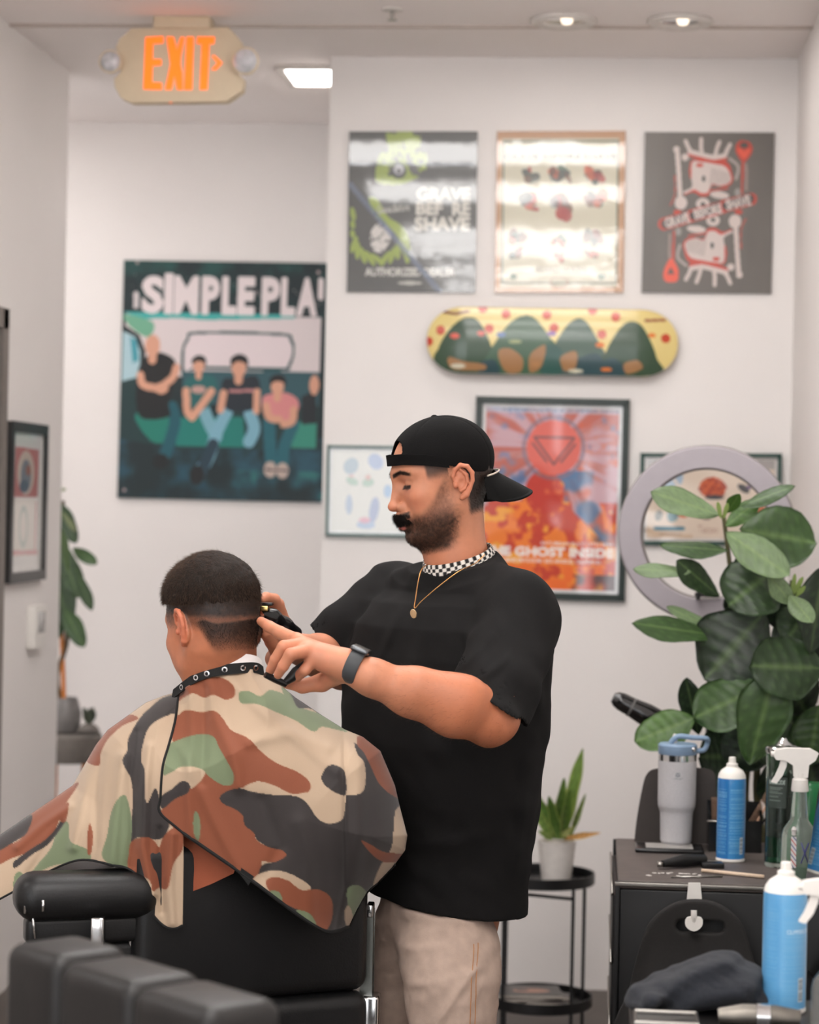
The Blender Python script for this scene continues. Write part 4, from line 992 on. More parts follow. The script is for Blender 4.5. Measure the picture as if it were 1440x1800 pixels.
lid_m = mat('pale blue plastic', (128, 152, 178), rough=.4)
lid = MB().lathe([(.0445, .2105), (.0462, .213), (.0462, .232), (.043, .236), (0, .236)], tu, 48).obj('lid', lid_m, tm)
MB().tube(catmull([tu + (-.018, -.012, .238), tu + (.0, -.014, .254), tu + (.035, -.013, .252), tu + (.066, -.006, .250), tu + (.070, .006, .240), tu + (.062, .006, .222), tu + (.040, .0, .219)], 6), .006, 10).obj('carry_handle', lid_m, lid)
MB().lathe([(0, -.005), (.006, -.004), (.006, .004), (0, .005)], tu + (.036, -.030, .226), 16, axis=(1, -.6, 0)).obj('hinge_pin', chrome, lid)
MB().tube([tu + (-.010, .012, .236), tu + (-.004, .012, .256)], [.008, .006], 10).obj('straw', white_pl, lid)

pp = thing('hand_mirror', 'dark grey rounded back of a large hand mirror standing behind the tumbler', 'mirror', tuple(P(1185, 1480, 5.5)))
poly = catmull([(1117, 1486), (1122, 1440), (1132, 1385), (1140, 1362), (1156, 1354), (1200, 1352), (1248, 1356), (1256, 1375), (1258, 1430), (1258, 1486)], 4)
MB().prism([P(a, b, 5.50) for a, b in poly], (0, .014, 0)).obj('mirror_shell', mat('dark grey plastic', (62, 56, 53), rough=.5), pp, bevel=.003)

# organiser box with combs behind the can
ob = thing('organizer_box', 'black open organiser box behind the blue can', 'box', tuple(on_top(1290, 1492)))
oc = on_top(1290, 1494); w_ = MB()
w_.box(oc + [-.062, -.04, 0], oc + [.062, .05, .006]); w_.box(oc + [-.062, -.04, .006], oc + [.062, -.035, .075]); w_.box(oc + [-.062, .045, .006], oc + [.062, .05, .11]); w_.box(oc + [-.062, -.035, .006], oc + [-.057, .045, .09]); w_.box(oc + [.057, -.035, .006], oc + [.062, .045, .10])
w_.obj('box_walls', mat('smoky black plastic', (24, 24, 24), rough=.2), ob, False)
MB().box(oc + [-.066, -.043, .07], oc + [-.020, -.040, .074]).obj('clear_rim', steel, ob)
def comb_in(pos, d, length, label, m):
    t = thing('barber_comb', label, 'comb', tuple(pos)); pos = np.array(pos); d = np.array(d, float); d /= np.linalg.norm(d)
    sd = np.cross(d, [0, 1, 0]); sd /= np.linalg.norm(sd)
    sp = MB().tube([pos, pos + d * length], .0028, 6).obj('comb_spine', m, t)
    tt = MB()
    for k in range(22): a = pos + d * length * (.35 + .6 * k / 22); tt.tube([a, a + sd * .018], .0006, 4)
    tt.obj('comb_teeth', m, t); return t
tan = mat('tan wood', (186, 146, 120), rough=.6, var=.15); 
comb_in(oc + (.020, -.02, .012), (.55, .05, 1), .15, 'tan comb leaning out of the organiser box beside the glass jar', tan)
comb_in(oc + (-.035, -.01, .012), (-.02, .05, 1), .12, 'pinkish tan comb standing in the organiser box left of the can', tan)
comb_in(oc + (.028, .01, .012), (.75, .05, 1), .15, 'black comb leaning right out of the organiser box', blk)
for i, (a, b, dx) in enumerate(((1246, 1478, .03), (1262, 1492, .035))):
    q = on_top(a, b); t = MB().tube([q + (0, 0, .006), q + (dx, -.01, .008)], .006, 10).obj('makeup_brush', tan, None); tag(t, ('short tan brush lying left of the blue can, the farther one', 'short tan brush lying left of the blue can, the nearer one')[i], 'brush')

# disinfectant jar
glass = mat('clear glass', (222, 236, 228), rough=.02, trans=1.0, var=.0, ior=1.35); 
jb = on_top(1373, 1522); jr = thing('disinfectant_jar', 'tall glass jar with steel lid and green liquid holding black combs', 'jar', tuple(jb))
MB().lathe([(0, 0), (.036, 0), (.038, .004), (.038, .262), (.0355, .262), (.0355, .010), (0, .008)], jb, 48).obj('glass_jar', glass, jr)
MB().lathe([(0, .011), (.0350, .011), (.0350, .068), (0, .068)], jb, 40).obj('green_liquid', mat('green liquid', (40, 120, 84), rough=.1, trans=.75, ior=1.33), jr)
ld = MB().lathe([(.0395, .256), (.0405, .258), (.0405, .268), (.038, .271), (.02, .275), (.010, .283), (.006, .290), (0, .291)], jb, 48).obj('steel_lid', chrome, jr)
cj = Canvas(1, 1, 1 / 500, (30, 50, 40), (0, 0, 1, 1)); cj.a[:] = (52, 62, 56); cj.text('BARBICIDE', .10, .10, .92, .24, (170, 184, 176), .03); 
for k in range(9): cj.line([(.12, .34 + k * .06), (.80 - .1 * (k % 3), .34 + k * .06)], .012, (128, 142, 134))
wrapped('jar_label', [(.0384, .135), (.0385, .205)], jb, 90, cj, cmat('printed label', rough=.5), jr, a0=-math.pi / 2 - .45, span=1.25)
MB().box(jb + [-.030, -.004, .02], jb + [.020, .010, .16], bev=.004).obj('combs_inside', blk, jr); MB().tube([jb + (.0, -.006, .10), jb + (.004, -.006, .20)], [.014, .006], 10).obj('comb_handle', blk, jr)

# clear spray bottles with white triggers
def spray_bottle(base, s_, label, body_rgb, pole=False, face=-1):
    t = thing('spray_bottle', label, 'spray bottle', tuple(base)); b0 = np.array(base)
    gm = mat('clear plastic ' + str(body_rgb), body_rgb, rough=.08, trans=.85, ior=1.3, var=0)
    MB().lathe([(0, 0), (.036 * s_, 0), (.038 * s_, .004), (.038 * s_, .095 * s_), (.034 * s_, .11 * s_), (.020 * s_, .130 * s_), (.0175 * s_, .15 * s_), (.015 * s_, .195 * s_), (.013 * s_, .20 * s_), (0, .20 * s_)], b0, 36).obj('bottle', gm, t)
    MB().lathe([(0, .003), (.033 * s_, .003), (.033 * s_, .03 * s_), (0, .03 * s_)], b0, 30).obj('green_liquid', mat('bottle green liquid', (20, 120, 70), rough=.1, trans=.5, ior=1.33), t)
    hd_ = MB().lathe([(.018 * s_, .192 * s_), (.019 * s_, .195 * s_), (.017 * s_, .218 * s_), (.012 * s_, .222 * s_), (.012 * s_, .232 * s_)], b0, 28).obj('collar', white_pl, t)
    k = face * s_
    pr = [(-.014, .225), (.012, .225), (.014, .25), (.034, .262), (.052, .262), (.056, .268), (.054, .280), (.03, .284), (-.02, .284), (-.036, .276), (-.03, .262), (-.016, .252)]
    MB().prism([b0 + np.array([k * a, -.010 * s_, s_ * b]) for a, b in pr], (0, .020 * s_, 0)).obj('spray_head', white_pl, t, bevel=.0022)
    tg = [(.030, .262), (.040, .262), (.044, .245), (.052, .225), (.060, .212), (.052, .210), (.040, .226), (.032, .246)]
    MB().prism([b0 + np.array([k * a, -.005 * s_, s_ * b]) for a, b in tg], (0, .010 * s_, 0)).obj('trigger', white_pl, t, bevel=.0018)
    MB().tube([b0 + np.array([k * .056, 0, s_ * .272]), b0 + np.array([k * .064, 0, s_ * .272])], .006 * s_, 12).obj('nozzle_tip', white_pl, t)
    if pole:
        cvp = Canvas(1, 1, 1 / 260, (214, 210, 208), (0, 0, 1, 1))
        for q in range(9): cvp.line([(-.1, q * .16 - .1), (1.1, q * .16 + .16)], .045, (186, 60, 56) if q % 2 else (60, 62, 130))
        board('barber_pole_print', b0 + [-.020, -.0385, .098], b0 + [-.0085, -.0385, .098], b0 + [-.020, -.0385, .03], .0006, cvp, cmat('printed label', rough=.5), t)
        MB().lathe([(0, 0), (.005, .002), (.0045, .008), (.006, .014), (.003, .02), (0, .021)], b0 + [-.0143, -.0385, .099], 12).obj('pole_finial_print', mat('pale print', (198, 194, 190), rough=.5), t)
        for q in ((( .002, .085), (.018, .04)), ((.018, .085), (.002, .04))): MB().tube([b0 + [q[0][0], -.0385, q[0][1]], b0 + [q[1][0], -.0385, q[1][1]]], .0012, 6).obj('crossed_razor_print', mat('blue print', (62, 60, 130), rough=.5), t)
    return t
spray_bottle(on_top(1403, 1545), 1.0, 'clear spray bottle with white trigger and barber pole print, beside the jar', (214, 226, 216), True, -1)
gb = on_top(1424, 1520); gt = thing('lotion_bottle', 'bright green bottle behind the clear spray bottle', 'bottle', tuple(gb))
MB().lathe([(0, 0), (.030, 0), (.032, .005), (.032, .165), (.026, .180), (.02, .188), (0, .19)], gb, 30).obj('bottle_body', mat('green bottle', (22, 128, 70), rough=.2, trans=.3), gt)

# small things on the worktop
def flat(name, label, cat, px, py, dx, dy, h_, m, rot=0., bev=.002):
    c_ = on_top(px, py); R_ = Matrix.Rotation(rot, 3, 'Z'); o = MB().box(c_ + [-dx / 2, -dy / 2, 0.0003], c_ + [dx / 2, dy / 2, h_], rot=R_, bev=bev).obj(name, m, None); tag(o, label, cat); return o
st_ = MB().tube([on_top(1234, 1534) + (0, 0, .005), on_top(1343, 1545) + (0, 0, .005)], .0042, 8).obj('wooden_stick', mat('pale wood', (214, 190, 166), rough=.6), None); tag(st_, 'pale wooden stick lying along the front edge of the worktop', 'stick')
t = thing('detail_trimmer', 'small black trimmer lying on the worktop in front of the tray', 'trimmer', tuple(on_top(1195, 1524)))
a_, b_ = on_top(1165, 1528), on_top(1238, 1522); MB().tube([a_ + (0, 0, .012), (a_ + b_) / 2 + (0, 0, .016), b_ + (0, 0, .014)], [.008, .015, .012], 14).obj('trimmer_body', blk, t); MB().box(a_ + [-.012, -.008, .006], a_ + [.0, .008, .016]).obj('trimmer_blade', steel, t)
flat('blade_box', 'small black blade box with pale stripe near the can', 'box', 1252, 1525, .05, .035, .012, blk, .1)
flat('foil_card', 'silver edged card lying by the blade box', 'card', 1250, 1514, .045, .02, .003, steel, .1, .0005)
rg = random.Random(5); n_ = 0
for k in range(12):
    o = flat('paper_scrap', 'tiny white paper scraps strewn at the front edge of the worktop', 'paper scrap', 1140 + k * 8.2 + rg.uniform(-3, 3), 1538 + rg.uniform(-3, 3), rg.uniform(.006, .014), rg.uniform(.004, .008), .0015, mat('white scrap', (220, 214, 208), rough=.7), rg.uniform(0, 3), 0); o['group'] = 'white scraps on the worktop'
rz = MB().tube([on_top(1180, 1544) + (0, 0, .003), on_top(1270, 1543) + (0, 0, .003)], .0022, 6).obj('metal_rod', steel, None); tag(rz, 'thin metal rod lying at the very front edge of the worktop', 'rod')

# hook and lunch bag on the front
YH = cy0 - .001
hk = thing('adhesive_hook', 'white plastic hook stuck on the black cabinet front', 'hook', tuple(P(1220, 1580, YH)))
MB().prism([P(a, b, YH - .006) for a, b in [(1212, 1554), (1230, 1554), (1233, 1585), (1230, 1612), (1212, 1612), (1209, 1585)]], (0, .006, 0)).obj('hook_plate', white_pl, hk, bevel=.002)
q = [P(1220, 1590, YH - .01), P(1220, 1612, YH - .012), P(1220, 1626, YH - .045), P(1220, 1630, YH - .075), P(1220, 1610, YH - .088), P(1220, 1600, YH - .088)]
MB().tube(catmull(q, 5), .0065, 12).obj('hook_arm', white_pl, hk)
MB().prism([P(a, b, YH - .090) for a, b in catmull([(1209, 1614), (1232, 1614), (1233, 1628), (1220, 1636), (1207, 1628)], 3, True)], (0, .006, 0)).obj('hook_pad', white_pl, hk, bevel=.0015)
bag = thing('lunch_bag', 'soft black bag with an oval handle slot hanging from the white hook', 'bag', tuple(P(1218, 1640, YH - .04)))
bs = SDF(); bo = [(1220, 1583), (1262, 1590), (1300, 1620), (1318, 1668), (1336, 1740), (1345, 1830), (1095, 1830), (1108, 1740), (1122, 1680), (1142, 1625), (1180, 1592)]
bo = np.array(catmull(bo, 5, True)); sl_ = np.array([P(a, b, YH - .05) for a, b in bo])
def poly_sd(p, poly):
    x_, z_ = p[:, 0], p[:, 2]; d_ = np.full(len(p), 1e9); ins = np.zeros(len(p), bool)
    for a, b in zip(poly, np.roll(poly, -1, 0)):
        e = b - a; wv = np.stack([x_ - a[0], z_ - a[1]], 1); t = np.clip((wv @ e) / (e @ e + 1e-12), 0, 1); r = wv - t[:, None] * e; d_ = np.minimum(d_, (r * r).sum(1))
        if a[1] != b[1]: ins ^= ((a[1] > z_) != (b[1] > z_)) & (x_ < (b[0] - a[0]) * (z_ - a[1]) / (b[1] - a[1]) + a[0])
    return np.sqrt(d_) * np.where(ins, -1, 1)
bp2 = sl_[:, [0, 2]]
s0, s1_ = P(1200, 1627, YH - .05), P(1262, 1629, YH - .05)
def bagf(p):
    d2 = poly_sd(p, bp2); th = .010 + .030 * sstep(P(0, 1600, 4.9)[2], P(0, 1760, 4.9)[2], p[:, 2]) * sstep(0, -.05, d2)
    d = np.maximum(d2, np.abs(p[:, 1] - (YH - .046)) - th) - .002
    e = s1_ - s0; q = p - s0; q[:, 1] = 0; e2 = e * [1, 0, 1]; t = np.clip(q @ e2 / (e2 @ e2), 0, 1); r = np.linalg.norm(q - t[:, None] * e2, axis=1) - .0135
    return np.maximum(d, -r)
bs.fn(bagf, 0); v_, f_ = bs.mesh([bp2[:, 0].min() - .02, YH - .11, bp2[:, 1].min() - .01], [bp2[:, 0].max() + .02, YH + .0, bp2[:, 1].max() + .02], .004)
mesh_np('bag_body', smooth_np(v_, f_, 2, .5), f_, mat('black neoprene', (33, 31, 30), rough=.85, var=.1, bump=.3, scale=200), bag)

# mirror at the right edge, on a low black stand
A0 = np.array([.436, 4.87]); dM = np.array([.087, -.996]); 
ms = thing('tool_stand', 'low black stand under the leaning mirror at the right', 'stand', (.54, 4.60, 0))
MB().box((.455, 4.44, 0), (.63, 4.86, .600), bev=.006).obj('stand_body', cab_m, ms)
mi = thing('leaning_mirror', 'black framed mirror leaning at the right beside the spray bottle', 'mirror', (.47, 4.66, .60))
b0 = np.array([*A0, .605]); lean = np.array([.12, 0, 1.0]); lean /= np.linalg.norm(lean); dm = np.array([*dM, 0]); nn_ = np.cross(dm, lean); nn_ /= np.linalg.norm(nn_)
if nn_[0] > 0: nn_ = -nn_
def mq(a, b): return b0 + dm * a + lean * b + np.array([-.012 * 0, 0, 0])
MB().prism([mq(0, 0), mq(.40, 0), mq(.40, .50), mq(0, .50)], -nn_ * .012).obj('mirror_back', blk, mi)
MB().prism([mq(.006, .006) + nn_ * .001, mq(.394, .006) + nn_ * .001, mq(.394, .494) + nn_ * .001, mq(.006, .494) + nn_ * .001], -nn_ * .002).obj('mirror_glass', mat('mirror glass', (215, 218, 215), rough=.01, metal=1, var=0), mi, False)

# hair dryer on its holder at the back of the station
dh = thing('dryer_holder', 'thin black floor stand carrying the hair dryer behind the tool station', 'stand', (P(1160, 1483, 5.66)[0], 5.66, 0))
q = P(1160, 1483, 5.66); q[2] = 0; MB().tube([q, (q[0], q[1], .95), P(1152, 1272, q[1])], .006, 10).obj('holder_pole', blk, dh); MB().lathe([(0, 0), (.10, 0), (.10, .010), (0, .014)], q, 24).obj('holder_base', blk, dh)
dr = thing('hair_dryer', 'glossy black hair dryer sticking out left of the plant leaves', 'hair dryer', tuple(P(1115, 1243, q[1] - .02)))
gl = mat('gloss black shell', (17, 16, 16), rough=.2, coat=.5)
d0, d1 = P(1090, 1232, q[1] - .03), P(1165, 1272, q[1] - .02); axd = (d1 - d0) / np.linalg.norm(d1 - d0); LL = np.linalg.norm(d1 - d0)
MB().lathe([(0, -.020), (.012, -.019), (.019, -.010), (.0225, .004), (.0235, .03), (.026, .05), (.029, .075), (.028, LL), (.024, LL + .02), (0, LL + .022)], d0, 36, axis=tuple(axd)).obj('barrel', gl, dr)
MB().tube([d0 + axd * .08 + (0, .01, -.02), d0 + axd * .09 + (.05, .02, -.09)], [.016, .013], 14).obj('handle', gl, dr)
MB().lathe([(.0240, 0), (.0248, .003), (.0240, .006)], d0 + axd * .028, 36, axis=tuple(axd)).obj('trim_ring', mat('grey ring', (96, 94, 92), rough=.3), dr)

# ------------------------------------------------------------------ near counter with towel, can and tools
NZ = .788; ny0, ny1 = 3.02, 3.60
nc = thing('near_counter', 'black counter in the foreground right carrying the towel and spray can', 'counter', (.33, 3.3, 0))
MB().box((.075, ny0 + .01, 0), (.60, ny1 - .01, NZ - .025), bev=.004).obj('counter_body', cab_m, nc); MB().box((.065, ny0, NZ - .025), (.61, ny1, NZ), bev=.004).obj('counter_top', mat('black counter top', (24, 23, 23), rough=.35), nc)
fcn = PZ(1377, 1776, NZ); spray_can(fcn, .228, .0335, 'large blue and white spray can in the foreground right', (100, 166, 212), (90, 157, 206), True)
sb = PZ(1462, 1792, NZ); sb[0] = P(1466, 1700, 3.32)[0]; sb[1] = 3.32; spray_bottle(sb, .82, 'white trigger spray bottle cut off by the right edge, in the foreground', (186, 188, 186), False, -1)
tw = SDF(); yt_ = 3.53
pts = [(1125, 1745), (1165, 1742), (1210, 1735), (1255, 1722), (1300, 1725)]
tw.chain([P(a, b, yt_) for a, b in pts], [.018, .026, .030, .038, .034], .02, kin=.02); tw.chain([P(a, b + 8, yt_ - .04) for a, b in pts], [.018, .022, .024, .030, .026], .02, kin=.02); tw.cone(P(1255, 1740, yt_), P(1292, 1712, yt_), .034, .020, .02); tw.cone(P(1300, 1735, yt_ - .02), P(1322, 1755, yt_ - .03), .03, .022, .02); tw.cone(P(1120, 1752, yt_ - .03), P(1140, 1760, yt_ - .08), .018, .014, .02); tw.cone(P(1200, 1752, yt_ - .06), P(1300, 1752, yt_ - .06), .022, .022, .02)
tw.ops.append((lambda p: .012 * (fbm(p * [1, 1, 1.6] + p[:, [2, 2, 0]] * .8, 22, 3) - .5) + .004 * np.sin(p[:, 0] * 60 - p[:, 2] * 120 + 4 * vnoise(p, 12)), np.zeros(3), 100., 0, 'off'))
tw.fn(lambda p: p[:, 2] - (NZ + .001), .0, True)
v_, f_ = tw.mesh([.02, 3.36, NZ - .03], [.34, 3.66, NZ + .14], .0028)
o = mesh_np('towel', smooth_np(v_, f_, 1, .4), f_, mat('navy terry cloth', (32, 35, 42), rough=.95, sheen=.08, var=.2, scale=150, bump=.8, bscale=900), None); tag(o, 'crumpled navy blue towel on the foreground counter', 'towel')
def near(px, py): return PZ(px, py, NZ)
t = thing('guard_case', 'steel rimmed case at the bottom of the picture in front of the towel', 'case', tuple(near(1172, 1800))); c_ = near(1172, 1806)
MB().box(c_ + [-.050, -.07, 0], c_ + [.046, .01, .018], bev=.003).obj('case_base', blk, t)
MB().tube([c_ + (-.047, -.067, .020), c_ + (.043, -.067, .020), c_ + (.043, .008, .020), c_ + (-.047, .008, .020)], .0035, 8, closed=True).obj('case_rim', steel, t)
t = thing('metal_clipper', 'silver clipper lying at the bottom right of the picture beside the spray can', 'clipper', tuple(near(1335, 1800))); a_, b_ = near(1262, 1800) , near(1405, 1806)
MB().tube([a_ + (0, -.01, .014), a_ * .7 + b_ * .3 + (0, -.01, .017), a_ * .3 + b_ * .7 + (0, -.01, .017), b_ + (0, -.01, .014)], [.012, .017, .017, .014], 16).obj('clipper_shell', mat('worn steel', (120, 115, 108), rough=.42, metal=1, var=.15), t)
MB().lathe([(.0155, -.012), (.0185, -.010), (.0185, .010), (.0155, .012)], a_ * .45 + b_ * .55 + (0, -.01, .017), 24, axis=tuple(b_ - a_)).obj('clipper_ring', chrome, t)

# ------------------------------------------------------------------ two-tier side table, plant pot, magazines
YS_ = 6.62
sc_ = P(953, 1549, YS_); tz = sc_[2]; lz = .10
stb = thing('side_table', 'two-tier round black metal side table behind the barber', 'side table', (sc_[0], sc_[1], 0))
for z_, nm in ((tz, 'tray_top'), (lz, 'lower_shelf')):
    MB().lathe([(0, -.003), (.150, -.003), (.153, 0), (.153, .028), (.150, .029), (.148, .027), (.147, .002), (0, .001)], (sc_[0], sc_[1], z_), 64).obj(nm, blk, stb)
for px in (1008, 1027):
    x_ = P(px, 1600, YS_ - .02)[0]; dx = x_ - sc_[0]; dy = math.sqrt(max(0, .148 ** 2 - dx ** 2)) * (-1 if px == 1008 else .6)
    MB().box((x_ - .005, sc_[1] + dy - .005, 0), (x_ + .005, sc_[1] + dy + .005, tz + .002)).obj('leg', blk, stb, False)
for sx_, sy_ in ((-.105, -.105), (-.105, .105)): MB().box((sc_[0] + sx_ - .005, sc_[1] + sy_ - .005, 0), (sc_[0] + sx_ + .005, sc_[1] + sy_ + .005, tz + .002)).obj('leg', blk, stb, False)
xl, xr = sc_[0] - .105, P(1008, 1600, YS_)[0]
MB().tube([(xl, sc_[1] - .105, tz - .018), (xr, sc_[1] - .11, tz - .03)], .005, 6).obj('cross_brace', blk, stb); 
pb_ = P(978, 1540, YS_); pb_[2] = tz + .001; sp = thing('potted_snake_plant', 'small snake plant in a white ribbed pot on the side table', 'plant', tuple(pb_))
rib = [(0, 0), (.040, 0), (.042, .003)] + [(.042 + .0125 * k / 24 + (.0009 if k % 2 else 0), .005 + .105 * k / 24) for k in range(25)] + [(.056, .112), (.056, .118), (.052, .118), (.050, .105), (0, .100)]
MB().lathe(rib, pb_, 56).obj('pot', mat('white ceramic', (222, 216, 210), rough=.5), sp)
acc = ([], [], [])
for i, (bx, by, tx, ty, w_, dy, c) in enumerate(((988, 1474, 1025, 1316, 30, 0, (104, 134, 54)), (980, 1474, 1016, 1352, 26, .02, (96, 128, 52)), (976, 1474, 992, 1368, 26, -.02, (90, 122, 50)), (972, 1474, 938, 1384, 30, 0, (100, 134, 60)), (968, 1474, 932, 1402, 16, -.02, (120, 150, 72)), (990, 1474, 1002, 1385, 24, -.03, (88, 120, 46)), (984, 1474, 965, 1400, 24, -.03, (84, 118, 48)), (970, 1475, 946, 1460, 10, -.02, (130, 156, 80)), (1000, 1475, 1030, 1395, 12, .02, (120, 146, 66)), (992, 1474, 1056, 1464, 12, -.02, (206, 150, 86)), (985, 1472, 1010, 1452, 10, -.03, (176, 184, 110)))):
    leaf(acc, P(bx, by, YS_ + dy * .5), P(tx, ty, YS_ + dy * 2), w_ / 606, ((i % 3 - 1) * .5, -1, .15), c, shape='sword', curl=.1, fold=.3, seed=300 + i, vein=False)
foliage('foliage', acc, sp)
mc = [(46, 42, 42), (60, 54, 52), (74, 66, 62), (44, 40, 38)]
for i, (px, rot, dx, dy) in enumerate(((948, .25, .21, .15), (955, -.1, .20, .15), (944, .35, .20, .14), (940, .12, .19, .14))):
    c_ = P(px, 1750, YS_); z0 = lz + .003 + i * .009
    t = thing('magazine', ('magazine at the bottom of the pile on the lower shelf', 'second magazine from the bottom on the lower shelf', 'second magazine from the top on the lower shelf', 'top magazine with a dark cover and pinkish photo on the lower shelf')[i], 'magazine', (c_[0] - .02, sc_[1] - .005, z0), 'magazines on the lower shelf')
    R_ = Matrix.Rotation(rot, 3, 'Z'); cc_ = np.array([c_[0] - .02, sc_[1] - .005, z0])
    MB().box(cc_ + [-dx / 2, -dy / 2, .0012], cc_ + [dx / 2, dy / 2, .0072], rot=R_).obj('pages', mat('paper pages', (196, 188, 178), rough=.8), t, False)
    cvm = Canvas(dx, dy, .002, mc[i], (0, 0, 1, 1)); cvm.ell(.55, .55, .28, .2, (176, 122, 100)); cvm.ell(.42, .5, .1, .1, (60, 40, 36)); cvm.text('BARBER', .1, .06, .7, .22, (150, 140, 134), .03) if 0 else None
    ax_, ay_ = np.array(R_ @ Vector((1, 0, 0))), np.array(R_ @ Vector((0, 1, 0))); q = cc_ + [0, 0, .0088]
    tlc = q - ax_ * dx / 2 + ay_ * dy / 2; board('cover', tlc, tlc + ax_ * dx, tlc - ay_ * dy, .0012, cvm, cmat('magazine cover', rough=.3), t, mc[i])

# ------------------------------------------------------------------ barber chairs
leather = mat('black leather', (14, 14, 15), rough=.42, var=.15, scale=12, bump=.2, bscale=260)
fr2 = np.array([-.69, .72, 0]); rt2 = np.array([.72, .69, 0])
def obox(c, ax, ay, sx_, sy_, sz_, bev, mb=None, tilt=None):
    R_ = Matrix((ax, ay, np.cross(ax, ay))).transposed() if tilt is None else tilt
    return (mb or MB()).box(np.array(c) - [sx_ / 2, sy_ / 2, sz_ / 2], np.array(c) + [sx_ / 2, sy_ / 2, sz_ / 2], rot=R_, bev=bev, seg=5)
cc_ = P(440, 1600, 4.16); ry = math.radians(30); ca = np.array([math.cos(ry), math.sin(ry), 0]); cb_ = np.array([-math.sin(ry), math.cos(ry), 0])
chair = thing('barber_chair', 'black leather barber chair with chrome rails under the seated client', 'barber chair', (cc_[0] - .08, cc_[1] + .2, 0))
zt_, zb_ = P(440, 1470, 4.16)[2], P(440, 1752, 4.16)[2]
obox((cc_[0], cc_[1], (zt_ + zb_) / 2), ca, cb_, .42 / math.cos(ry) * .95, .075, zt_ - zb_, .028).obj('backrest', leather, chair)
zs_ = zb_ - .01
seatc = np.array([cc_[0], cc_[1], 0]) + cb_ * .26
obox((seatc[0], seatc[1], zs_ - .06), ca, cb_, .47, .50, .13, .04).obj('seat', leather, chair)
obox((cc_[0] - .02, cc_[1], zs_ - .17), ca, cb_, .50, .10, .36, .03).obj('seat_rear_panel', leather, chair)
for px0_, px1_, w0 in ((654, 645, .016),):
    a_, b_ = P(649, 1603, 4.27), P(642, 1748, 4.27); MB().prism([a_ + (-.006, 0, 0), a_ + (.006, 0, 0), b_ + (.011, 0, 0), b_ + (-.009, 0, 0)], (0, .035, 0)).obj('side_rail', mat('dull steel', (120, 122, 118), rough=.35, metal=1), chair, bevel=.002)
    a_ = P(649, 1600, 4.265); MB().box(a_ - [.007, .0, .014], a_ + [.007, .04, .010], bev=.003).obj('rail_cap', chrome, chair)
    a_ = P(651, 1752, 4.25); MB().box(a_ + [-.016, 0, -.16], a_ + [.016, .05, .0], bev=.006).obj('arm_bracket', chrome, chair)
def armrest(center, dirv, label):
    o = obox(center, dirv, np.cross([0, 0, 1], dirv), .26, .105, .085, .038).obj('armrest', leather, chair)
    obox(np.array(center) - [0, 0, .06], dirv, np.cross([0, 0, 1], dirv), .22, .05, .05, .012).obj('armrest_core', leather, o)
    for s_ in (-.085, .085):
        q = np.array(center) + dirv * s_ - np.array([0, 0, .045]); sd = np.cross([0, 0, 1], dirv) * .0
        MB().tube([q + sd, q - (0, 0, .10), q - (0, 0, .24)], .009, 10).obj('arm_post', chrome, o)
aw = P(152, 1572, 4.02); armrest(aw, np.array([.93, .37, 0]) / np.linalg.norm([.93, .37]), 'l')
for (x0, y0, x1, y1) in ((46, 1576, 44, 1606), (76, 1582, 76, 1602)): MB().tube([P(x0, y0, 3.94), P(x1, y1, 3.94)], .003, 8).obj('bracket_pin', chrome, chair)
MB().tube(catmull([P(44, 1606, 3.94), P(46, 1580, 3.94), P(52, 1573, 3.94), P(60, 1574, 3.94)], 4), .0028, 8).obj('bracket_hoop', chrome, chair); MB().tube([P(57, 1606, 3.95), P(62, 1650, 3.95)], .0022, 8).obj('bracket_rod', chrome, chair)
o = P(172, 1640, 3.95); MB().box(o - [.011, .01, .03], o + [.012, .01, .028], bev=.003).obj('arm_bracket', chrome, chair)
ar2 = seatc + ca * .26 + np.array([0, 0, aw[2]]); armrest(ar2 + cb_ * .16, cb_, 'r')
obox((aw[0] + .03, aw[1] + .03, aw[2] - .19), np.array([.93, .37, 0]) / np.linalg.norm([.93, .37]), np.array([-.37, .93, 0]) / np.linalg.norm([.93, .37]), .30, .05, .22, .02).obj('side_panel', leather, chair)
MB().lathe([(0, 0), (.21, 0), (.225, .012), (.22, .03), (.10, .055), (.055, .07), (.05, zs_ - .12), (.09, zs_ - .11), (0, zs_ - .11)], (seatc[0], seatc[1], 0), 48).obj('hydraulic_base', chrome, chair)
q = seatc + cb_ * .42; MB().tube([(seatc[0], seatc[1], zs_ - .14), (q[0], q[1], .30)], .016, 10).obj('footrest_arm', chrome, chair); obox((q[0], q[1], .27), ca, cb_, .34, .12, .03, .012).obj('footrest', chrome, chair)

# foreground chair, out of focus at the lower left
A1, B1 = P(12, 1690, 2.85), P(374, 1778, 2.55); B1[2] = A1[2]
ax_ = (B1 - A1); LW = np.linalg.norm(ax_); ax_ /= LW; ay_ = np.cross([0, 0, 1], ax_)
fc_ = thing('barber_chair', 'dark grey padded barber chair back in the blurred foreground', 'barber chair', (float((A1 + B1)[0] / 2), float((A1 + B1)[1] / 2 + .3), 0))
lg = mat('dark grey leather', (22, 20, 19), rough=.45, var=.1, scale=14, bump=.15, bscale=200)
for k, (u0, u1, dz_, dy_) in enumerate(((0.0, .285, .006, 0), (.28, .645, .0, .0), (.64, 1.0, -.004, 0))):
    c_ = A1 + ax_ * LW * (u0 + u1) / 2 + ay_ * (.05 + dy_) + np.array([0, 0, -.13 + dz_]); obox(c_, ax_, ay_, LW * (u1 - u0), .115, .30, .022).obj('back_cushion', lg, fc_)
c_ = (A1 + B1) / 2 + ay_ * .07; obox((c_[0], c_[1], A1[2] - .42), ax_, ay_, LW * .94, .09, .36, .03).obj('lower_back', lg, fc_)
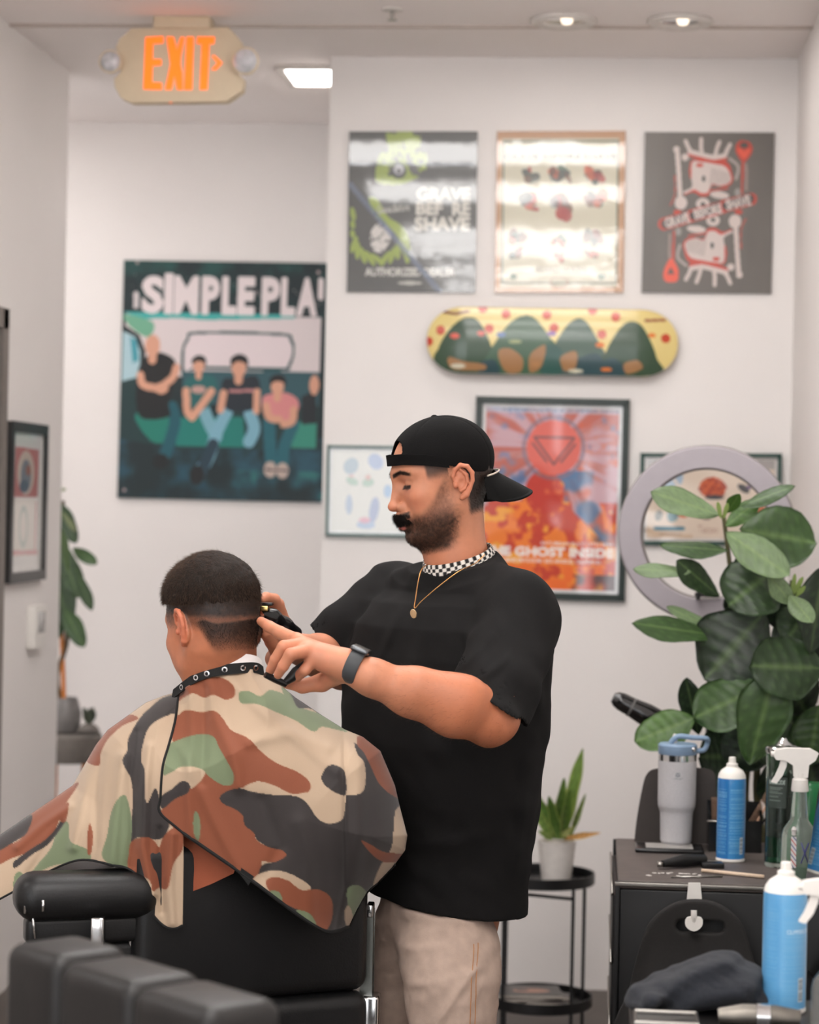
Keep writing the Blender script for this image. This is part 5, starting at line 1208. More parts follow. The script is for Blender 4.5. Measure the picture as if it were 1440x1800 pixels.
s_c = (A1 + B1) / 2 + ay_ * .33; obox((s_c[0], s_c[1], .50), ax_, ay_, LW, .48, .14, .05).obj('seat', lg, fc_)
MB().lathe([(0, 0), (.27, 0), (.29, .012), (.28, .03), (.10, .055), (.055, .07), (.05, .44), (0, .44)], (s_c[0], s_c[1], 0), 48).obj('hydraulic_base', chrome, fc_)
# ------------------------------------------------------------------ people
skin_m = cmat('skin', rough=.5, bump=.12, bscale=420, spec=.4, sss=.12, bdist=.0008)
hair_m = mat('dark hair', (28, 21, 17), rough=.6, spec=.25, var=.3, scale=200)
def frame_of(fwd, pitch, origin, roll=0.0):
    f = np.array([fwd[0], fwd[1], 0.]); f /= np.linalg.norm(f); l = np.array([-f[1], f[0], 0.])
    F = math.cos(pitch) * f - math.sin(pitch) * np.array([0, 0, 1.]); U = np.cross(F, l)
    l2 = math.cos(roll) * l + math.sin(roll) * U; U2 = np.cross(F, l2)
    H = np.stack([F, l2, U2], 1); O = np.array(origin, float)
    return H, O, (lambda *q: O + H @ np.array(q, float)), (lambda p: (np.asarray(p) - O) @ H)

def head_sdf(s, H, T, face=True, beard=False, ears=(1, -1)):
    def E(c, r, k=.01, sub=False): s.ell(T(*c), r, H, k, sub)
    def K(a, b, ra, rb=None, k=.008, sub=False): s.cone(T(*a), T(*b), ra, rb, k, sub)
    E((-.006, 0, .045), (.096, .075, .084)); E((-.040, 0, .03), (.058, .064, .064), .03)
    E((.030, 0, .0), (.062, .060, .085), .03)
    E((.034, 0, -.052), (.052, .050, .044), .03)
    K((-.004, .050, -.035), (.052, .030, -.081), .018, .017, .02); K((-.004, -.050, -.035), (.052, -.030, -.081), .018, .017, .02)
    E((.076, 0, -.084), (.020, .025, .019), .02)
    for sd in (1, -1):
        E((.058, sd * .043, -.006), (.026, .020, .018), .02)
        E((.048, sd * .040, -.036), (.030, .018, .030), .02)
        K((.086, sd * .006, .040), (.067, sd * .044, .042), .010, .008, .014)
    if face:
        for sd in (1, -1):
            E((.094, sd * .031, .020), (.016, .019, .013), .012, True)
            E((.0690, sd * .031, .018), (.0145, .016, .0135), .003)
            K((.0815, sd * .020, .0115), (.0738, sd * .047, .0125), .0018, .0018, .003)
            K((.082, sd * .018, .029), (.073, sd * .046, .029), .0035, .003, .006)
        K((.088, 0, .032), (.106, 0, -.015), .0082, .0085, .010)
        E((.1075, 0, -.019), (.0125, .0115, .0100), .006)
        for sd in (1, -1):
            E((.094, sd * .0130, -.0225), (.012, .0078, .0088), .004)
            E((.098, sd * .0070, -.0305), (.006, .0032, .003), .002, True)
        E((.084, 0, -.048), (.018, .028, .024), .014)
        K((.0985, -.010, -.0505), (.0985, .010, -.0505), .0055, .0055, .004); K((.0985, .010, -.0505), (.090, .022, -.053), .0055, .003, .004); K((.0985, -.010, -.0505), (.090, -.022, -.053), .0055, .003, .004)
        K((.0985, -.010, -.0635), (.0985, .010, -.0635), .0065, .0065, .004); K((.0965, .009, -.0625), (.088, .019, -.0585), .0055, .003, .004); K((.0965, -.009, -.0625), (.088, -.019, -.0585), .0055, .003, .004)
        K((.106, -.016, -.0563), (.106, .016, -.0563), .0022, .0022, .003, True)
        E((.098, 0, -.074), (.010, .020, .005), .006, True)
    for sd in ears:
        def L(*q): return (q[0] - .004, sd * q[1], q[2])
        E(L(-.013, .077, .004), (.014, .0065, .027), .006)
        pts = [(.003, .0745, .004), (.006, .0775, .017), (.000, .081, .029), (-.011, .085, .035), (-.023, .089, .030), (-.030, .090, .016), (-.028, .088, .001), (-.020, .085, -.013), (-.012, .081, -.023), (-.004, .078, -.027)]
        s.chain([T(*L(*q)) for q in pts], [.003, .0036, .0042, .0045, .0045, .0043, .0040, .0042, .0060, .0050], .004, kin=.002)
        pts = [(-.010, .084, .025), (-.019, .087, .014), (-.018, .086, .001), (-.010, .083, -.010), (-.003, .080, -.014)]
        s.chain([T(*L(*q)) for q in pts], [.003, .0035, .0035, .0035, .0030], .003, kin=.002)
        E(L(-.006, .090, .001), (.0085, .010, .011), .003, True)
        E(L(-.010, .091, .021), (.005, .007, .006), .003, True)
        E(L(.005, .079, -.001), (.0045, .005, .0065), .003)

def PB(x, y, Y): return P(x, y, Y + .08)
def PC(x, y, Y): return P(x, y, Y - .12)
def PA(x, y, Y):
    return P(x, y, Y + (np.interp(x, [620, 900], [-.10, .08]) if Y < 4.3 and x > 600 else np.interp(x, [520, 690], [-.10, .08]) if Y > 4.5 else -.10))
# ---- barber frames
PSI = math.radians(21)
BH, BO, BT, BL = frame_of((-math.cos(PSI), -math.sin(PSI)), math.radians(14), PB(780, 852, 4.35))
SLp = PB(910, 1068, 4.22); SRp = PB(690, 1048, 4.54)
cf = np.array([-.74, -.67, 0]); cf /= np.linalg.norm(cf); clv = np.array([.67, -.74, 0]); clv /= np.linalg.norm(clv)
foot = PB(790, 1600, 4.38); foot = (float(foot[0]), float(foot[1]), 0.0)
barber = thing('person', 'standing person in black t-shirt, khaki shorts and backwards black cap, holding clippers and a comb', 'person', foot)

hd = SDF(); head_sdf(hd, BH, BT, ears=(1, -1))
hd.cone(BT(-.016, 0, -.02), PB(804, 985, 4.37), .056, .0575, .03)
hd.cone(PB(804, 985, 4.37), PB(804, 1090, 4.40), .0575, .062, .02)
hd.cone(BT(.040, .0, -.07), PB(793, 985, 4.37), .034, .034, .03)
hd.cone(PB(830, 1060, 4.36), SLp, .04, .05, .03); hd.cone(PB(790, 1060, 4.40), SRp, .04, .05, .03)
hd.ell(BT(.101, 0, -.040), (.008, .020, .007), BH, .004)           # moustache mass
hd.ell(BT(.094, .019, -.045), (.008, .012, .007), BH, .004); hd.ell(BT(.094, -.019, -.045), (.008, .012, .007), BH, .004)
V1, F1 = hd.mesh(BO + [-.20, -.28, -.32], BO + [.25, .30, .15], .0017)
V1 = smooth_np(V1, F1, 1, .35)
# arms and hands
ar = SDF()
elb = PA(862, 1258, 4.03)
ar.cone(SLp, elb, .062, .052, .02)
ar.chain([elb, PA(800, 1243, 4.03), PA(722, 1217, 4.07), PA(655, 1191, 4.10), PA(612, 1175, 4.12)], [.049, .051, .041, .031, .0265], .02, kin=.02)
ar.cone(PA(878, 1268, 4.04), PA(858, 1287, 4.04), .022, .021, .02)
ar.cone(PA(820, 1225, 4.0), PA(740, 1205, 4.04), .034, .026, .03)
wr = PA(606, 1172, 4.125)
mcp = [PA(522, 1126, 4.15), PA(531, 1133, 4.125), PA(541, 1144, 4.11), PA(552, 1158, 4.11)]
for q, r in zip(mcp, (.0135, .0135, .013, .012)): ar.cone(wr + (0, 0, .003), q, .020, r, .014)
ar.cone(PA(604, 1166, 4.12), PA(575, 1160, 4.12), .021, .018, .02)
ar.chain([mcp[0], PA(492, 1112, 4.185), PA(474, 1102, 4.21), PA(459, 1092, 4.232)], [.0130, .0118, .0108, .0085], .006, kin=.003)
ar.chain([mcp[1], PA(499, 1137, 4.095), PA(484, 1160, 4.10), PA(475, 1179, 4.11)], [.0130, .0115, .0100, .0082], .006, kin=.003)
ar.chain([mcp[2], PA(511, 1150, 4.07), PA(498, 1171, 4.075), PA(489, 1186, 4.085)], [.0125, .0110, .0098, .0080], .006, kin=.003)
ar.chain([mcp[3], PA(536, 1178, 4.105), PA(522, 1190, 4.13), PA(508, 1195, 4.145)], [.0115, .0100, .0090, .0075], .006, kin=.003)
ar.chain([PA(596, 1184, 4.14), PA(566, 1200, 4.165), PA(532, 1206, 4.165), PA(504, 1202, 4.15)], [.0190, .0160, .0125, .0090], .012, kin=.006)
# far arm
elf = PA(604, 1170, 4.60)
ar.cone(SRp, elf, .058, .047, .02)
ar.chain([elf, PA(560, 1152, 4.56), PA(517, 1138, 4.49)], [.044, .040, .029], .02, kin=.02)
wf = PA(510, 1135, 4.48)
mf = [PA(493, 1083, 4.425), PA(497, 1092, 4.45), PA(497, 1103, 4.47), PA(494, 1113, 4.49)]
for q in mf: ar.cone(wf, q, .020, .0125, .014)
ar.cone(PA(500, 1140, 4.47), PA(484, 1158, 4.45), .022, .020, .016)
ar.chain([mf[0], PA(482, 1054, 4.39), PA(468, 1050, 4.365), PA(455, 1056, 4.35)], [.0125, .0115, .0100, .0085], .006, kin=.003)
ar.chain([mf[1], PA(489, 1062, 4.41), PA(474, 1062, 4.40), PA(460, 1066, 4.40)], [.0125, .0115, .0100, .0085], .006, kin=.003)
ar.chain([mf[2], PA(485, 1078, 4.45), PA(470, 1076, 4.45), PA(459, 1080, 4.44)], [.012, .011, .0095, .008], .006, kin=.003)
ar.chain([mf[3], PA(480, 1092, 4.48), PA(468, 1090, 4.48), PA(459, 1092, 4.47)], [.0115, .010, .0085, .0075], .006, kin=.003)
ar.chain([PA(492, 1150, 4.43), PA(478, 1128, 4.39), PA(466, 1112, 4.36), PA(457, 1098, 4.35)], [.017, .013, .011, .009], .012, kin=.005)
lo = np.minimum(SLp, PA(440, 1320, 4.0)) - .1; 
V2, F2 = ar.mesh([PA(440, 1100, 4.35)[0] - .02, 3.88, PA(800, 1330, 4.1)[2] - .03], [SLp[0] + .09, 4.80, PA(800, 1040, 4.4)[2] + .05], .0019)
V2 = smooth_np(V2, F2, 1, .35)
# torso and legs (hidden by the clothes), one surface with coarser cells
tb = SDF()
def lvl(py, px): return PB(px, py, 4.38)
tb.ell(lvl(1180, 795), (.10, .165, .20), np.stack([cf, clv, [0, 0, 1]], 1), .03)
tb.ell(lvl(1400, 782), (.095, .145, .20), np.stack([cf, clv, [0, 0, 1]], 1), .05)
tb.cone(PB(806, 1085, 4.40), PB(800, 1200, 4.38), .06, .09, .04); tb.cone(PB(825, 1050, 4.36), SLp, .055, .055, .03); tb.cone(PB(790, 1050, 4.40), SRp, .055, .055, .03)
hipN = PB(800, 1600, 4.36); hipF = PB(755, 1600, 4.44)
kN = np.array([PB(800, 1800, 4.32)[0], 4.40, .50]); kF = np.array([PB(704, 1800, 4.51)[0], 4.59, .50])
tb.cone(PB(785, 1560, 4.38), PB(785, 1600, 4.38), .105, .105, .04)
for h_, k_ in ((hipN, kN), (hipF, kF)):
    a_ = np.array([k_[0] + .03, k_[1] + .01, .09])
    tb.cone(h_, k_, .072, .056, .03); tb.cone(k_, (k_ + a_) / 2 + (.01, 0, .02), .054, .056, .02); tb.cone((k_ + a_) / 2 + (.01, 0, .02), a_, .056, .037, .02)
    tb.cone(a_, a_ + cf * .05 + (0, 0, -.04), .037, .035, .02); tb.cone(a_ + cf * .05 + (0, 0, -.045), a_ + cf * .16 + (0, 0, -.06), .036, .024, .02)
V3, F3 = tb.mesh([-.9, 4.0, -.02], [.2, 4.95, 1.6], .007)
VV = np.concatenate([V1, V2, V3]); FF = np.concatenate([F1, F2 + len(V1), F3 + len(V1) + len(V2)])
SKIN = np.array([190, 128, 98.]); SKD = np.array([176, 108, 78.])
col = np.tile(SKIN, (len(VV), 1))
n = fbm(VV, 60, 3)[:, None]; col *= (.93 + .14 * n)
def blend(col, m, c): 
    m = np.clip(m, 0, 1)[:, None]; return col * (1 - m) + np.array(c, float) * m
L1 = BL(V1); x, y, z = L1[:, 0], L1[:, 1], L1[:, 2]; ya = np.abs(y)
c1 = col[:len(V1)]
g = lambda *a: np.exp(-sum(((u - v) / w) ** 2 for u, v, w in a))
c1 = blend(c1, .35 * g((x, .075, .02), (ya, .045, .02), (z, -.015, .02)), (206, 112, 84)); c1 = blend(c1, .30 * g((x, .115, .012), (ya, 0, .012), (z, -.02, .012)), (206, 110, 84))
c1 = blend(c1, .30 * (ya > .078), (206, 112, 84))
c1 = blend(c1, .3 * sstep(-.08, -.14, z), (186, 112, 80))
nz = fbm(V1, 220, 3); nzf = fbm(V1, 600, 2)
# beard: below a line from the sideburn to the corner of the moustache
cheek = np.interp(x, [.008, .022, .045, .07, .088, .11], [.03, .012, -.022, -.040, -.046, -.05])
bm_ = sstep(.010, -.010, z - cheek) * sstep(-.016, .020, x - np.interp(z, [-.12, -.06, -.02, .02], [.022, .004, .010, .012]) + .012 * (nz - .5)) * sstep(-.128, -.108, z + .0 * x)
bm_ *= 1 - g((x, .098, .012), (ya, 0, .017), (z, -.0585, .007)) * .9
under = sstep(-.03, -.075, z)
dens = bm_ * (.42 + .50 * under) * (.75 + .6 * (nz - .3))
c1 = blend(c1, dens, (52, 36, 28))
c1 = blend(c1, .9 * sstep(.012, .003, np.abs(z + .0445 - .10 * np.maximum(ya - .012, 0) * 3)) * (x > .078) * sstep(.034, .026, ya) * (z > -.056) * (z < -.033), (40, 28, 22))
c1 = blend(c1, 1.0 * sstep(.25, .55, g((x, .102, .012), (ya, 0, .020), (z, -.0635, .0062))), (190, 104, 92))
# brows, eyes
bz = .0410 + np.interp(ya, [.008, .03, .05], [-.003, .003, -.003]); c1 = blend(c1, .8 * sstep(.0058, .001, np.abs(z - bz)) * (x > .05) * sstep(.006, .011, ya) * sstep(.054, .044, ya), (34, 24, 20))
ez = .0135 + .0 * ya; em = sstep(.0050, .0022, np.abs(z - ez)) * (x > .054) * sstep(.015, .019, ya) * sstep(.047, .042, ya)
c1 = blend(c1, em, (36, 24, 20)); c1 = blend(c1, .8 * g((ya, .030, .0075), (z, .0110, .0040)) * (x > .066), (40, 26, 22))
c1 = blend(c1, .35 * g((ya, .031, .018), (z, .004, .006)) * (x > .06), (150, 86, 66)); c1 = blend(c1, .4 * (g((ya, .031, .018), (z, .0275, .004)) * (x > .06)), (160, 96, 72))
# hair round the ears below the cap, nape
side = sstep(.015, .035, z) * sstep(.052, .045, x) * (x > .008) * (ya > .05); c1 = blend(c1, .72 * side, (44, 32, 26))
nape = sstep(-.018, -.030, x) * sstep(-.07, -.05, z) * (z < .09); c1 = blend(c1, .9 * nape * (ya < .080), (34, 25, 21))
col[:len(V1)] = c1
# arms: redder elbow, hairy forearm
c2 = col[len(V1):len(V1) + len(V2)]
t2 = sstep(PB(640, 1180, 4.1)[0], PB(860, 1260, 4.03)[0], V2[:, 0]); c2 = blend(c2, .55 * t2 * (V2[:, 1] < 4.3), (184, 104, 68))
c2 = blend(c2, .10 * fbm(V2, 400, 2) * (V2[:, 0] > PA(650, 1180, 4.1)[0]), (110, 66, 44))
c2 = blend(c2, .3 * (V2[:, 0] < PB(600, 1180, 4.1)[0]) * fbm(V2, 90, 2), (214, 128, 104))
col[len(V1):len(V1) + len(V2)] = c2
body = mesh_np('body', VV, FF, skin_m, barber, np.clip(col, 0, 255))

# moustache, brow, beard hairs
rng = np.random.default_rng(3)
def scatter(V, w, n, rng):
    w = np.clip(w, 0, None); c = np.cumsum(w); i = np.searchsorted(c, rng.random(n) * c[-1]); return i
def normals(o):
    me = o.data; a = np.empty(len(me.vertices) * 3, np.float32)
    me.vertices.foreach_get('normal', a) if hasattr(me.vertices[0], 'normal') else None
    return a.reshape(-1, 3)
Nn = normals(body)[:len(V1)]
fw = BH[:, 0]; up = BH[:, 2]; lf = BH[:, 1]
def hairs(name, w, n, length, r, dirf, mm, parent, V=V1, N_=Nn, jit=.25):
    i = scatter(V, w, n, rng); d = dirf(V[i], N_[i]); v, f = strands(V[i] - N_[i] * .0008, d, length, r, rng, jit)
    return mesh_np(name, v, f, mm, parent)
mus = ((x > .078) & (ya < .030) & (z > -.0555 + 0 * z) & (z < -.034 - .25 * np.maximum(ya - .015, 0))).astype(float)
hairs('moustache', mus, 2600, .010, .00024, lambda v, n_: n_ * .7 - up * .9 + lf * np.sign(BL(v)[:, 1])[:, None] * .5, hair_m, barber)
hairs('beard', dens * (.25 + under) * (bm_ > .2), 9000, .0050, .00013, lambda v, n_: n_ * .6 - up * .8, mat('beard hair', (62, 42, 32), rough=.6), barber)
brw = sstep(.0050, .002, np.abs(z - bz)) * (x > .05) * sstep(.006, .011, ya) * sstep(.054, .044, ya)
hairs('eyebrows', brw, 900, .0060, .00016, lambda v, n_: n_ * .4 + lf * np.sign(BL(v)[:, 1])[:, None] + up * .3, hair_m, barber)
hairs('hair', (.6 * side + nape * (ya < .08)) * (z < .06), 3500, .006, .00014, lambda v, n_: n_ * .4 - up, hair_m, barber)

Na = normals(body)[len(V1):len(V1) + len(V2)]
axa = P(640, 1185, 4.05) - P(850, 1250, 4.05); axa /= np.linalg.norm(axa)
wa = ((V2[:, 0] > P(655, 1180, 4.0)[0]) & (V2[:, 1] < 4.25)) * 1.0
hairs('arm_hair', wa, 2600, .011, .00011, lambda v, n_: n_ * .25 + axa * .8 - np.array([0, 0, .4]), mat('arm hair', (70, 46, 34), rough=.6), barber, V=V2, N_=Na)
# ---- cap, worn backwards
cap_m = mat('black cap twill', (15, 14, 14), rough=.9, spec=.15, var=.25, scale=500, bump=.5, bscale=900)
cs = SDF()
def brimz(q):   # lower edge of the crown in head coordinates
    return np.interp(q[:, 0], [-.12, -.05, 0, .05, .085, .11], [-.004, .014, .036, .053, .062, .064])
def crown(p):
    q = BL(p); a = (q - [-.006, 0, .046]) / [.106, .0855, .0885]; k0 = np.sqrt((a * a).sum(1)); b = a / [.106, .0855, .0885]; k1 = np.sqrt((b * b).sum(1))
    d = k0 * (k0 - 1) / np.maximum(k1, 1e-6)
    d -= .0022 * np.exp(-(q[:, 1] / .004) ** 2) * 0
    seam = np.minimum(np.abs(q[:, 1]), np.abs(np.abs(q[:, 1]) - .55 * np.abs(q[:, 0] + .01) - .012)); d += .0012 * np.exp(-(seam / .0022) ** 2)
    low = brimz(q) - q[:, 2]
    inner = d + .0035
    d = np.maximum(d, low); d = np.maximum(d, -inner)
    # opening above the adjuster strap, at the wearer's forehead
    op = np.sqrt(((q[:, 1]) / .036) ** 2 + ((q[:, 2] - .079) / .024) ** 2) - 1; op = np.maximum(op * .02, .05 - q[:, 0]); op = np.maximum(op, .079 - q[:, 2])
    d = np.maximum(d, -op)
    return d
cs.fn(crown, 0)
cs.ell(BT(-.010, 0, .1345), (.006, .006, .003), BH, .002)
Vc, Fc = cs.mesh(BO + [-.13, -.13, -.03], BO + [.14, .14, .17], .0019)
cap = mesh_np('cap', smooth_np(Vc, Fc, 1, .4), Fc, cap_m, barber)
# strap band round the front opening
st = MB(); pts = []
for a in np.linspace(-1.45, 1.45, 40):
    pts.append((-.006 + .1068 * math.cos(a), .0863 * math.sin(a)))
Vb = []
for xx, yy in pts:
    for dz_, dr in ((-.004, 1.004), (.017, .985), (.017, .960), (-.004, .975)): Vb.append(BT(-.006 + (xx + .006) * dr, yy * dr, brimz(np.array([[xx, 0, 0]]))[0] + dz_))
fb = []
for i in range(39):
    for k in range(4): fb.append((4 * i + k, 4 * i + (k + 1) % 4, 4 * i + 4 + (k + 1) % 4, 4 * i + 4 + k))
fb += [(0, 1, 2, 3), (156, 159, 158, 157)]
st.add(Vb, fb); st.obj('adjuster_strap', cap_m, cap)
# brim
NU, NV = 36, 14; top = []; bot = []
for j in range(NV):
    v_ = j / (NV - 1)
    for i in range(NU):
        u_ = -1 + 2 * i / (NU - 1); yy0 = .070 * u_
        x0 = -.010 - .100 * math.sqrt(max(0, 1 - (yy0 / .084) ** 2)) + .004
        Lb = .072 * (1 - abs(u_) ** 2.4) ** .55 if abs(u_) < 1 else 0
        zz = brimz(np.array([[x0, 0, 0]]))[0] + .004
        xx = x0 - Lb * v_ * .95; yy = yy0 * (1 - .10 * v_)
        zz = zz - v_ * .050 * (Lb / .072 + .1) - 0.052 * (u_ * u_) * (.30 + .70 * v_) 
        top.append(BT(xx, yy, zz + .0015)); bot.append(BT(xx, yy, zz - .0015))
idx = np.arange(NU * NV).reshape(NV, NU); f1 = np.stack([idx[:-1, :-1], idx[1:, :-1], idx[1:, 1:], idx[:-1, 1:]], -1).reshape(-1, 4)
ring = np.concatenate([idx[0, :], idx[1:, -1], idx[-1, -2::-1], idx[-2:0:-1, 0]]); r2 = np.roll(ring, -1); nn = NU * NV
fs = np.concatenate([f1, f1[:, ::-1] + nn, np.stack([r2, ring, ring + nn, r2 + nn], 1)])
brim = mesh_np('brim', np.array(top + bot), fs, mat('black brim', (12, 12, 12), rough=.8, spec=.2, var=.1), cap)
edge = [BT(*( (lambda u_: ((-.010 - .104 * math.sqrt(max(0, 1 - (.072 * u_ / .084) ** 2))), .0735 * u_, brimz(np.array([[-.010 - .1 * math.sqrt(max(0, 1 - (.07 * u_ / .084) ** 2)), 0, 0]]))[0] + .0065 - .0147 * u_ * u_))(u_))) for u_ in np.linspace(.96, -.96, 24)]
MB().tube(edge, .0017, 6).obj('brim_piping', mat('pale piping', (190, 176, 162), rough=.6), cap)

# ---- t-shirt
tee_m = mat('black cotton', (21, 20, 20), rough=.92, var=.12, scale=300, bump=.25, bscale=1400, spec=.25)
hyp = [1040, 1060, 1100, 1150, 1200, 1300, 1400, 1500, 1600, 1640]
hcx = [812, 808, 800, 792, 786, 778, 776, 780, 783, 784]; hhw = [.100, .150, .176, .186, .189, .188, .180, .160, .146, .142]
zz_ = [PB(a, b, 4.38)[2] for a, b in zip(hcx, hyp)]; xx_ = [PB(a, b, 4.38)[0] for a, b in zip(hcx, hyp)]
zi = zz_[::-1]; xi = xx_[::-1]; wi = hhw[::-1]
def torso(p, inset=0.0):
    cx = np.interp(p[:, 2], zi, xi); hw = np.interp(p[:, 2], zi, wi) - inset
    u = (p[:, 0] - cx) * clv[0] + (p[:, 1] - 4.46) * clv[1]; v = (p[:, 0] - cx) * cf[0] + (p[:, 1] - 4.46) * cf[1]
    a = hw * 1.16; b = hw * .93
    r = (np.abs(u / a) ** 2.4 + np.abs(v / b) ** 2.4) ** (1 / 2.4)
    d = (r - 1) * b * .9
    return np.maximum(d, p[:, 2] - zz_[0])
def plane(pts, Ysp, out):
    """half-space whose border passes through two picked points and runs away from the viewer; 'out' lies outside"""
    a = PB(*pts[0], Ysp); b = PB(*pts[1], Ysp); vdir = (a + b) / 2 - CPOS; vdir /= np.linalg.norm(vdir)
    n_ = np.cross(b - a, vdir); n_ /= np.linalg.norm(n_); o = PB(*out, Ysp)
    if np.dot(o - a, n_) < 0: n_ = -n_
    return a, n_
neckc = PB(807, 986, 4.365)
ND = np.array([-.25, -.23, .94]); ND /= np.linalg.norm(ND)
slN = PA(866, 1240, 4.07); slF = PA(572, 1128, 4.60)
def plane2(A, B, O):
    vdir = (A + B) / 2 - CPOS; vdir /= np.linalg.norm(vdir); n_ = np.cross(B - A, vdir); n_ /= np.linalg.norm(n_)
    if np.dot(O - A, n_) < 0: n_ = -n_
    return A, n_
pa, pn = plane2(PA(803, 1188, 4.07), PA(928, 1279, 4.07), PA(830, 1310, 4.07)); qa, qn = plane2(PA(549, 1108, 4.6), PA(584, 1168, 4.6), PA(500, 1160, 4.6))
def folds(p):
    w = -.011 * (vnoise(np.stack([p[:, 0] * 1.0 + p[:, 1] * .6, p[:, 2] * .35, p[:, 1]], 1), 16) - .5)
    w = w - .008 * (vnoise(np.stack([p[:, 0] + p[:, 2] * .8, p[:, 2] * .6 - p[:, 0] * .4, p[:, 1] * .5], 1), 26) - .5)
    for (a, b, wd, am) in ((P(700, 1060, 4.2), P(650, 1180, 4.2), .010, .006), (P(745, 1090, 4.15), P(690, 1250, 4.15), .014, .006), (P(870, 1110, 4.12), P(800, 1185, 4.05), .010, .007), (P(900, 1150, 4.1), P(840, 1200, 4.05), .008, .006), (P(700, 1500, 4.2), P(880, 1480, 4.2), .014, .005), (P(880, 1330, 4.2), P(780, 1560, 4.2), .02, .005), (P(930, 1300, 4.2), P(900, 1580, 4.2), .012, .006)):
        d_ = b - a; d2 = d_[[0, 2]]; Ld = (d2 * d2).sum(); q = p[:, [0, 2]] - a[[0, 2]]; t = np.clip(q @ d2 / Ld, 0, 1); e = q - t[:, None] * d2
        w = w - am * np.exp(-(e * e).sum(1) / wd ** 2) * np.sin(np.pi * np.clip(t, .02, .98))
    return w
def sleeve(a, b, ra, rb, ca, cn):
    d_ = b - a; Ld = (d_ * d_).sum()
    def tube_(p):
        q = p - a; t = np.clip(q @ d_ / Ld, 0, 1.25); e = q - t[:, None] * d_; rr = ra + (rb - ra) * t
        return np.sqrt((e * e).sum(1)) - rr + .004 * np.sin(60 * (q @ d_ / math.sqrt(Ld)) + 9 * p[:, 1]) * sstep(.3, 1, t)
    return (lambda p: np.maximum(tube_(p), (p - ca) @ cn)), (lambda p: np.maximum(tube_(p) + folds(p) + .006, np.maximum(-.035 - (p - ca) @ cn, (p - ca) @ cn - .03)))
ha, hn = plane2(PB(650, 1577, 4.30), PB(906, 1616, 4.30), PB(780, 1700, 4.3)); hn = np.array([hn[0], 0, hn[2]]); hn /= np.linalg.norm(hn)
s1, h1_ = sleeve(SLp + np.array([.005, 0, -.02]), slN, .078, .078, pa, pn); s2, h2_ = sleeve(SRp + np.array([0, 0, -.01]), slF, .070, .052, qa, qn)
ts = SDF(); ts.fn(torso, .03)
ts.cone(PB(812, 1025, 4.375), PB(812, 1070, 4.38), .082, .11, .05)
ts.cone(PB(836, 1022, 4.36), SLp + (0, 0, -.010), .058, .076, .05); ts.cone(PB(775, 1032, 4.40), SRp + (0, 0, -.012), .055, .072, .05)
ts.fn(s1, .025, c=(SLp + slN) / 2, r=.28); ts.fn(s2, .03, c=(SRp + slF) / 2, r=.26)
ts.ops.append((folds, np.zeros(3), 100.0, 0, 'off'))
ts.fn(h1_, .0, True, c=slN, r=.2); ts.fn(h2_, .0, True, c=slF, r=.2)
def neckhole(p):
    q = p - neckc; hgt = q @ ND; rad = np.linalg.norm(q - hgt[:, None] * ND, axis=1)
    return np.minimum(np.maximum(rad - .069, -.03 - hgt), np.maximum(rad - .125, .000 - hgt + .10 * np.maximum(rad - .075, 0)))
ts.fn(neckhole, .003, True, c=neckc, r=.3)
ts.fn(lambda p: -((p - ha) @ hn), .003, True)
ts.fn(lambda p: np.maximum(torso(p, .010), -(p - ha) @ hn - .05), .0, True)
V4, F4 = ts.mesh([SRp[0] - .25, 3.92, ha[2] - .08], [SLp[0] + .14, 4.90, PB(800, 930, 4.3)[2]], .0036)
shirt = mesh_np('tshirt', smooth_np(V4, F4, 1, .4), F4, tee_m, barber)

# checkered rib collar
NC, NR = 160, 14
ux = np.cross([0, 1, 0], ND); ux /= np.linalg.norm(ux); uy = np.cross(ND, ux)
Vk = []; Ck = []
for j in range(NR):
    v_ = j / (NR - 1)
    for i in range(NC):
        a = 2 * math.pi * i / NC; r = .0725 - .005 * v_
        hgt = -.006 + .021 * v_
        Vk.append(neckc + ux * r * math.cos(a) * 1.03 + uy * r * math.sin(a) * .98 + ND * hgt)
        ck = (int(i / 160 * 56) + int(v_ * 2.999)) % 2; Ck.append((226, 220, 212) if ck else (28, 26, 26))
Vk = np.array(Vk); nrm = Vk - (neckc + ND * ((Vk - neckc) @ ND)[:, None]); nrm /= np.linalg.norm(nrm, axis=1)[:, None]
idx = np.arange(NC * NR).reshape(NR, NC); nx_ = np.roll(idx, -1, 1)
f1 = np.stack([idx[:-1], nx_[:-1], nx_[1:], idx[1:]], -1).reshape(-1, 4); nn = NC * NR
e1 = np.stack([idx[0], idx[0] + nn, nx_[0] + nn, nx_[0]], 1); e2 = np.stack([idx[-1], nx_[-1], nx_[-1] + nn, idx[-1] + nn], 1)
mesh_np('checkered_collar', np.concatenate([Vk, Vk - nrm * .003]), np.concatenate([f1, f1[:, ::-1] + nn, e1, e2]), cmat('collar knit', rough=.9), shirt, np.array(Ck + Ck, float))

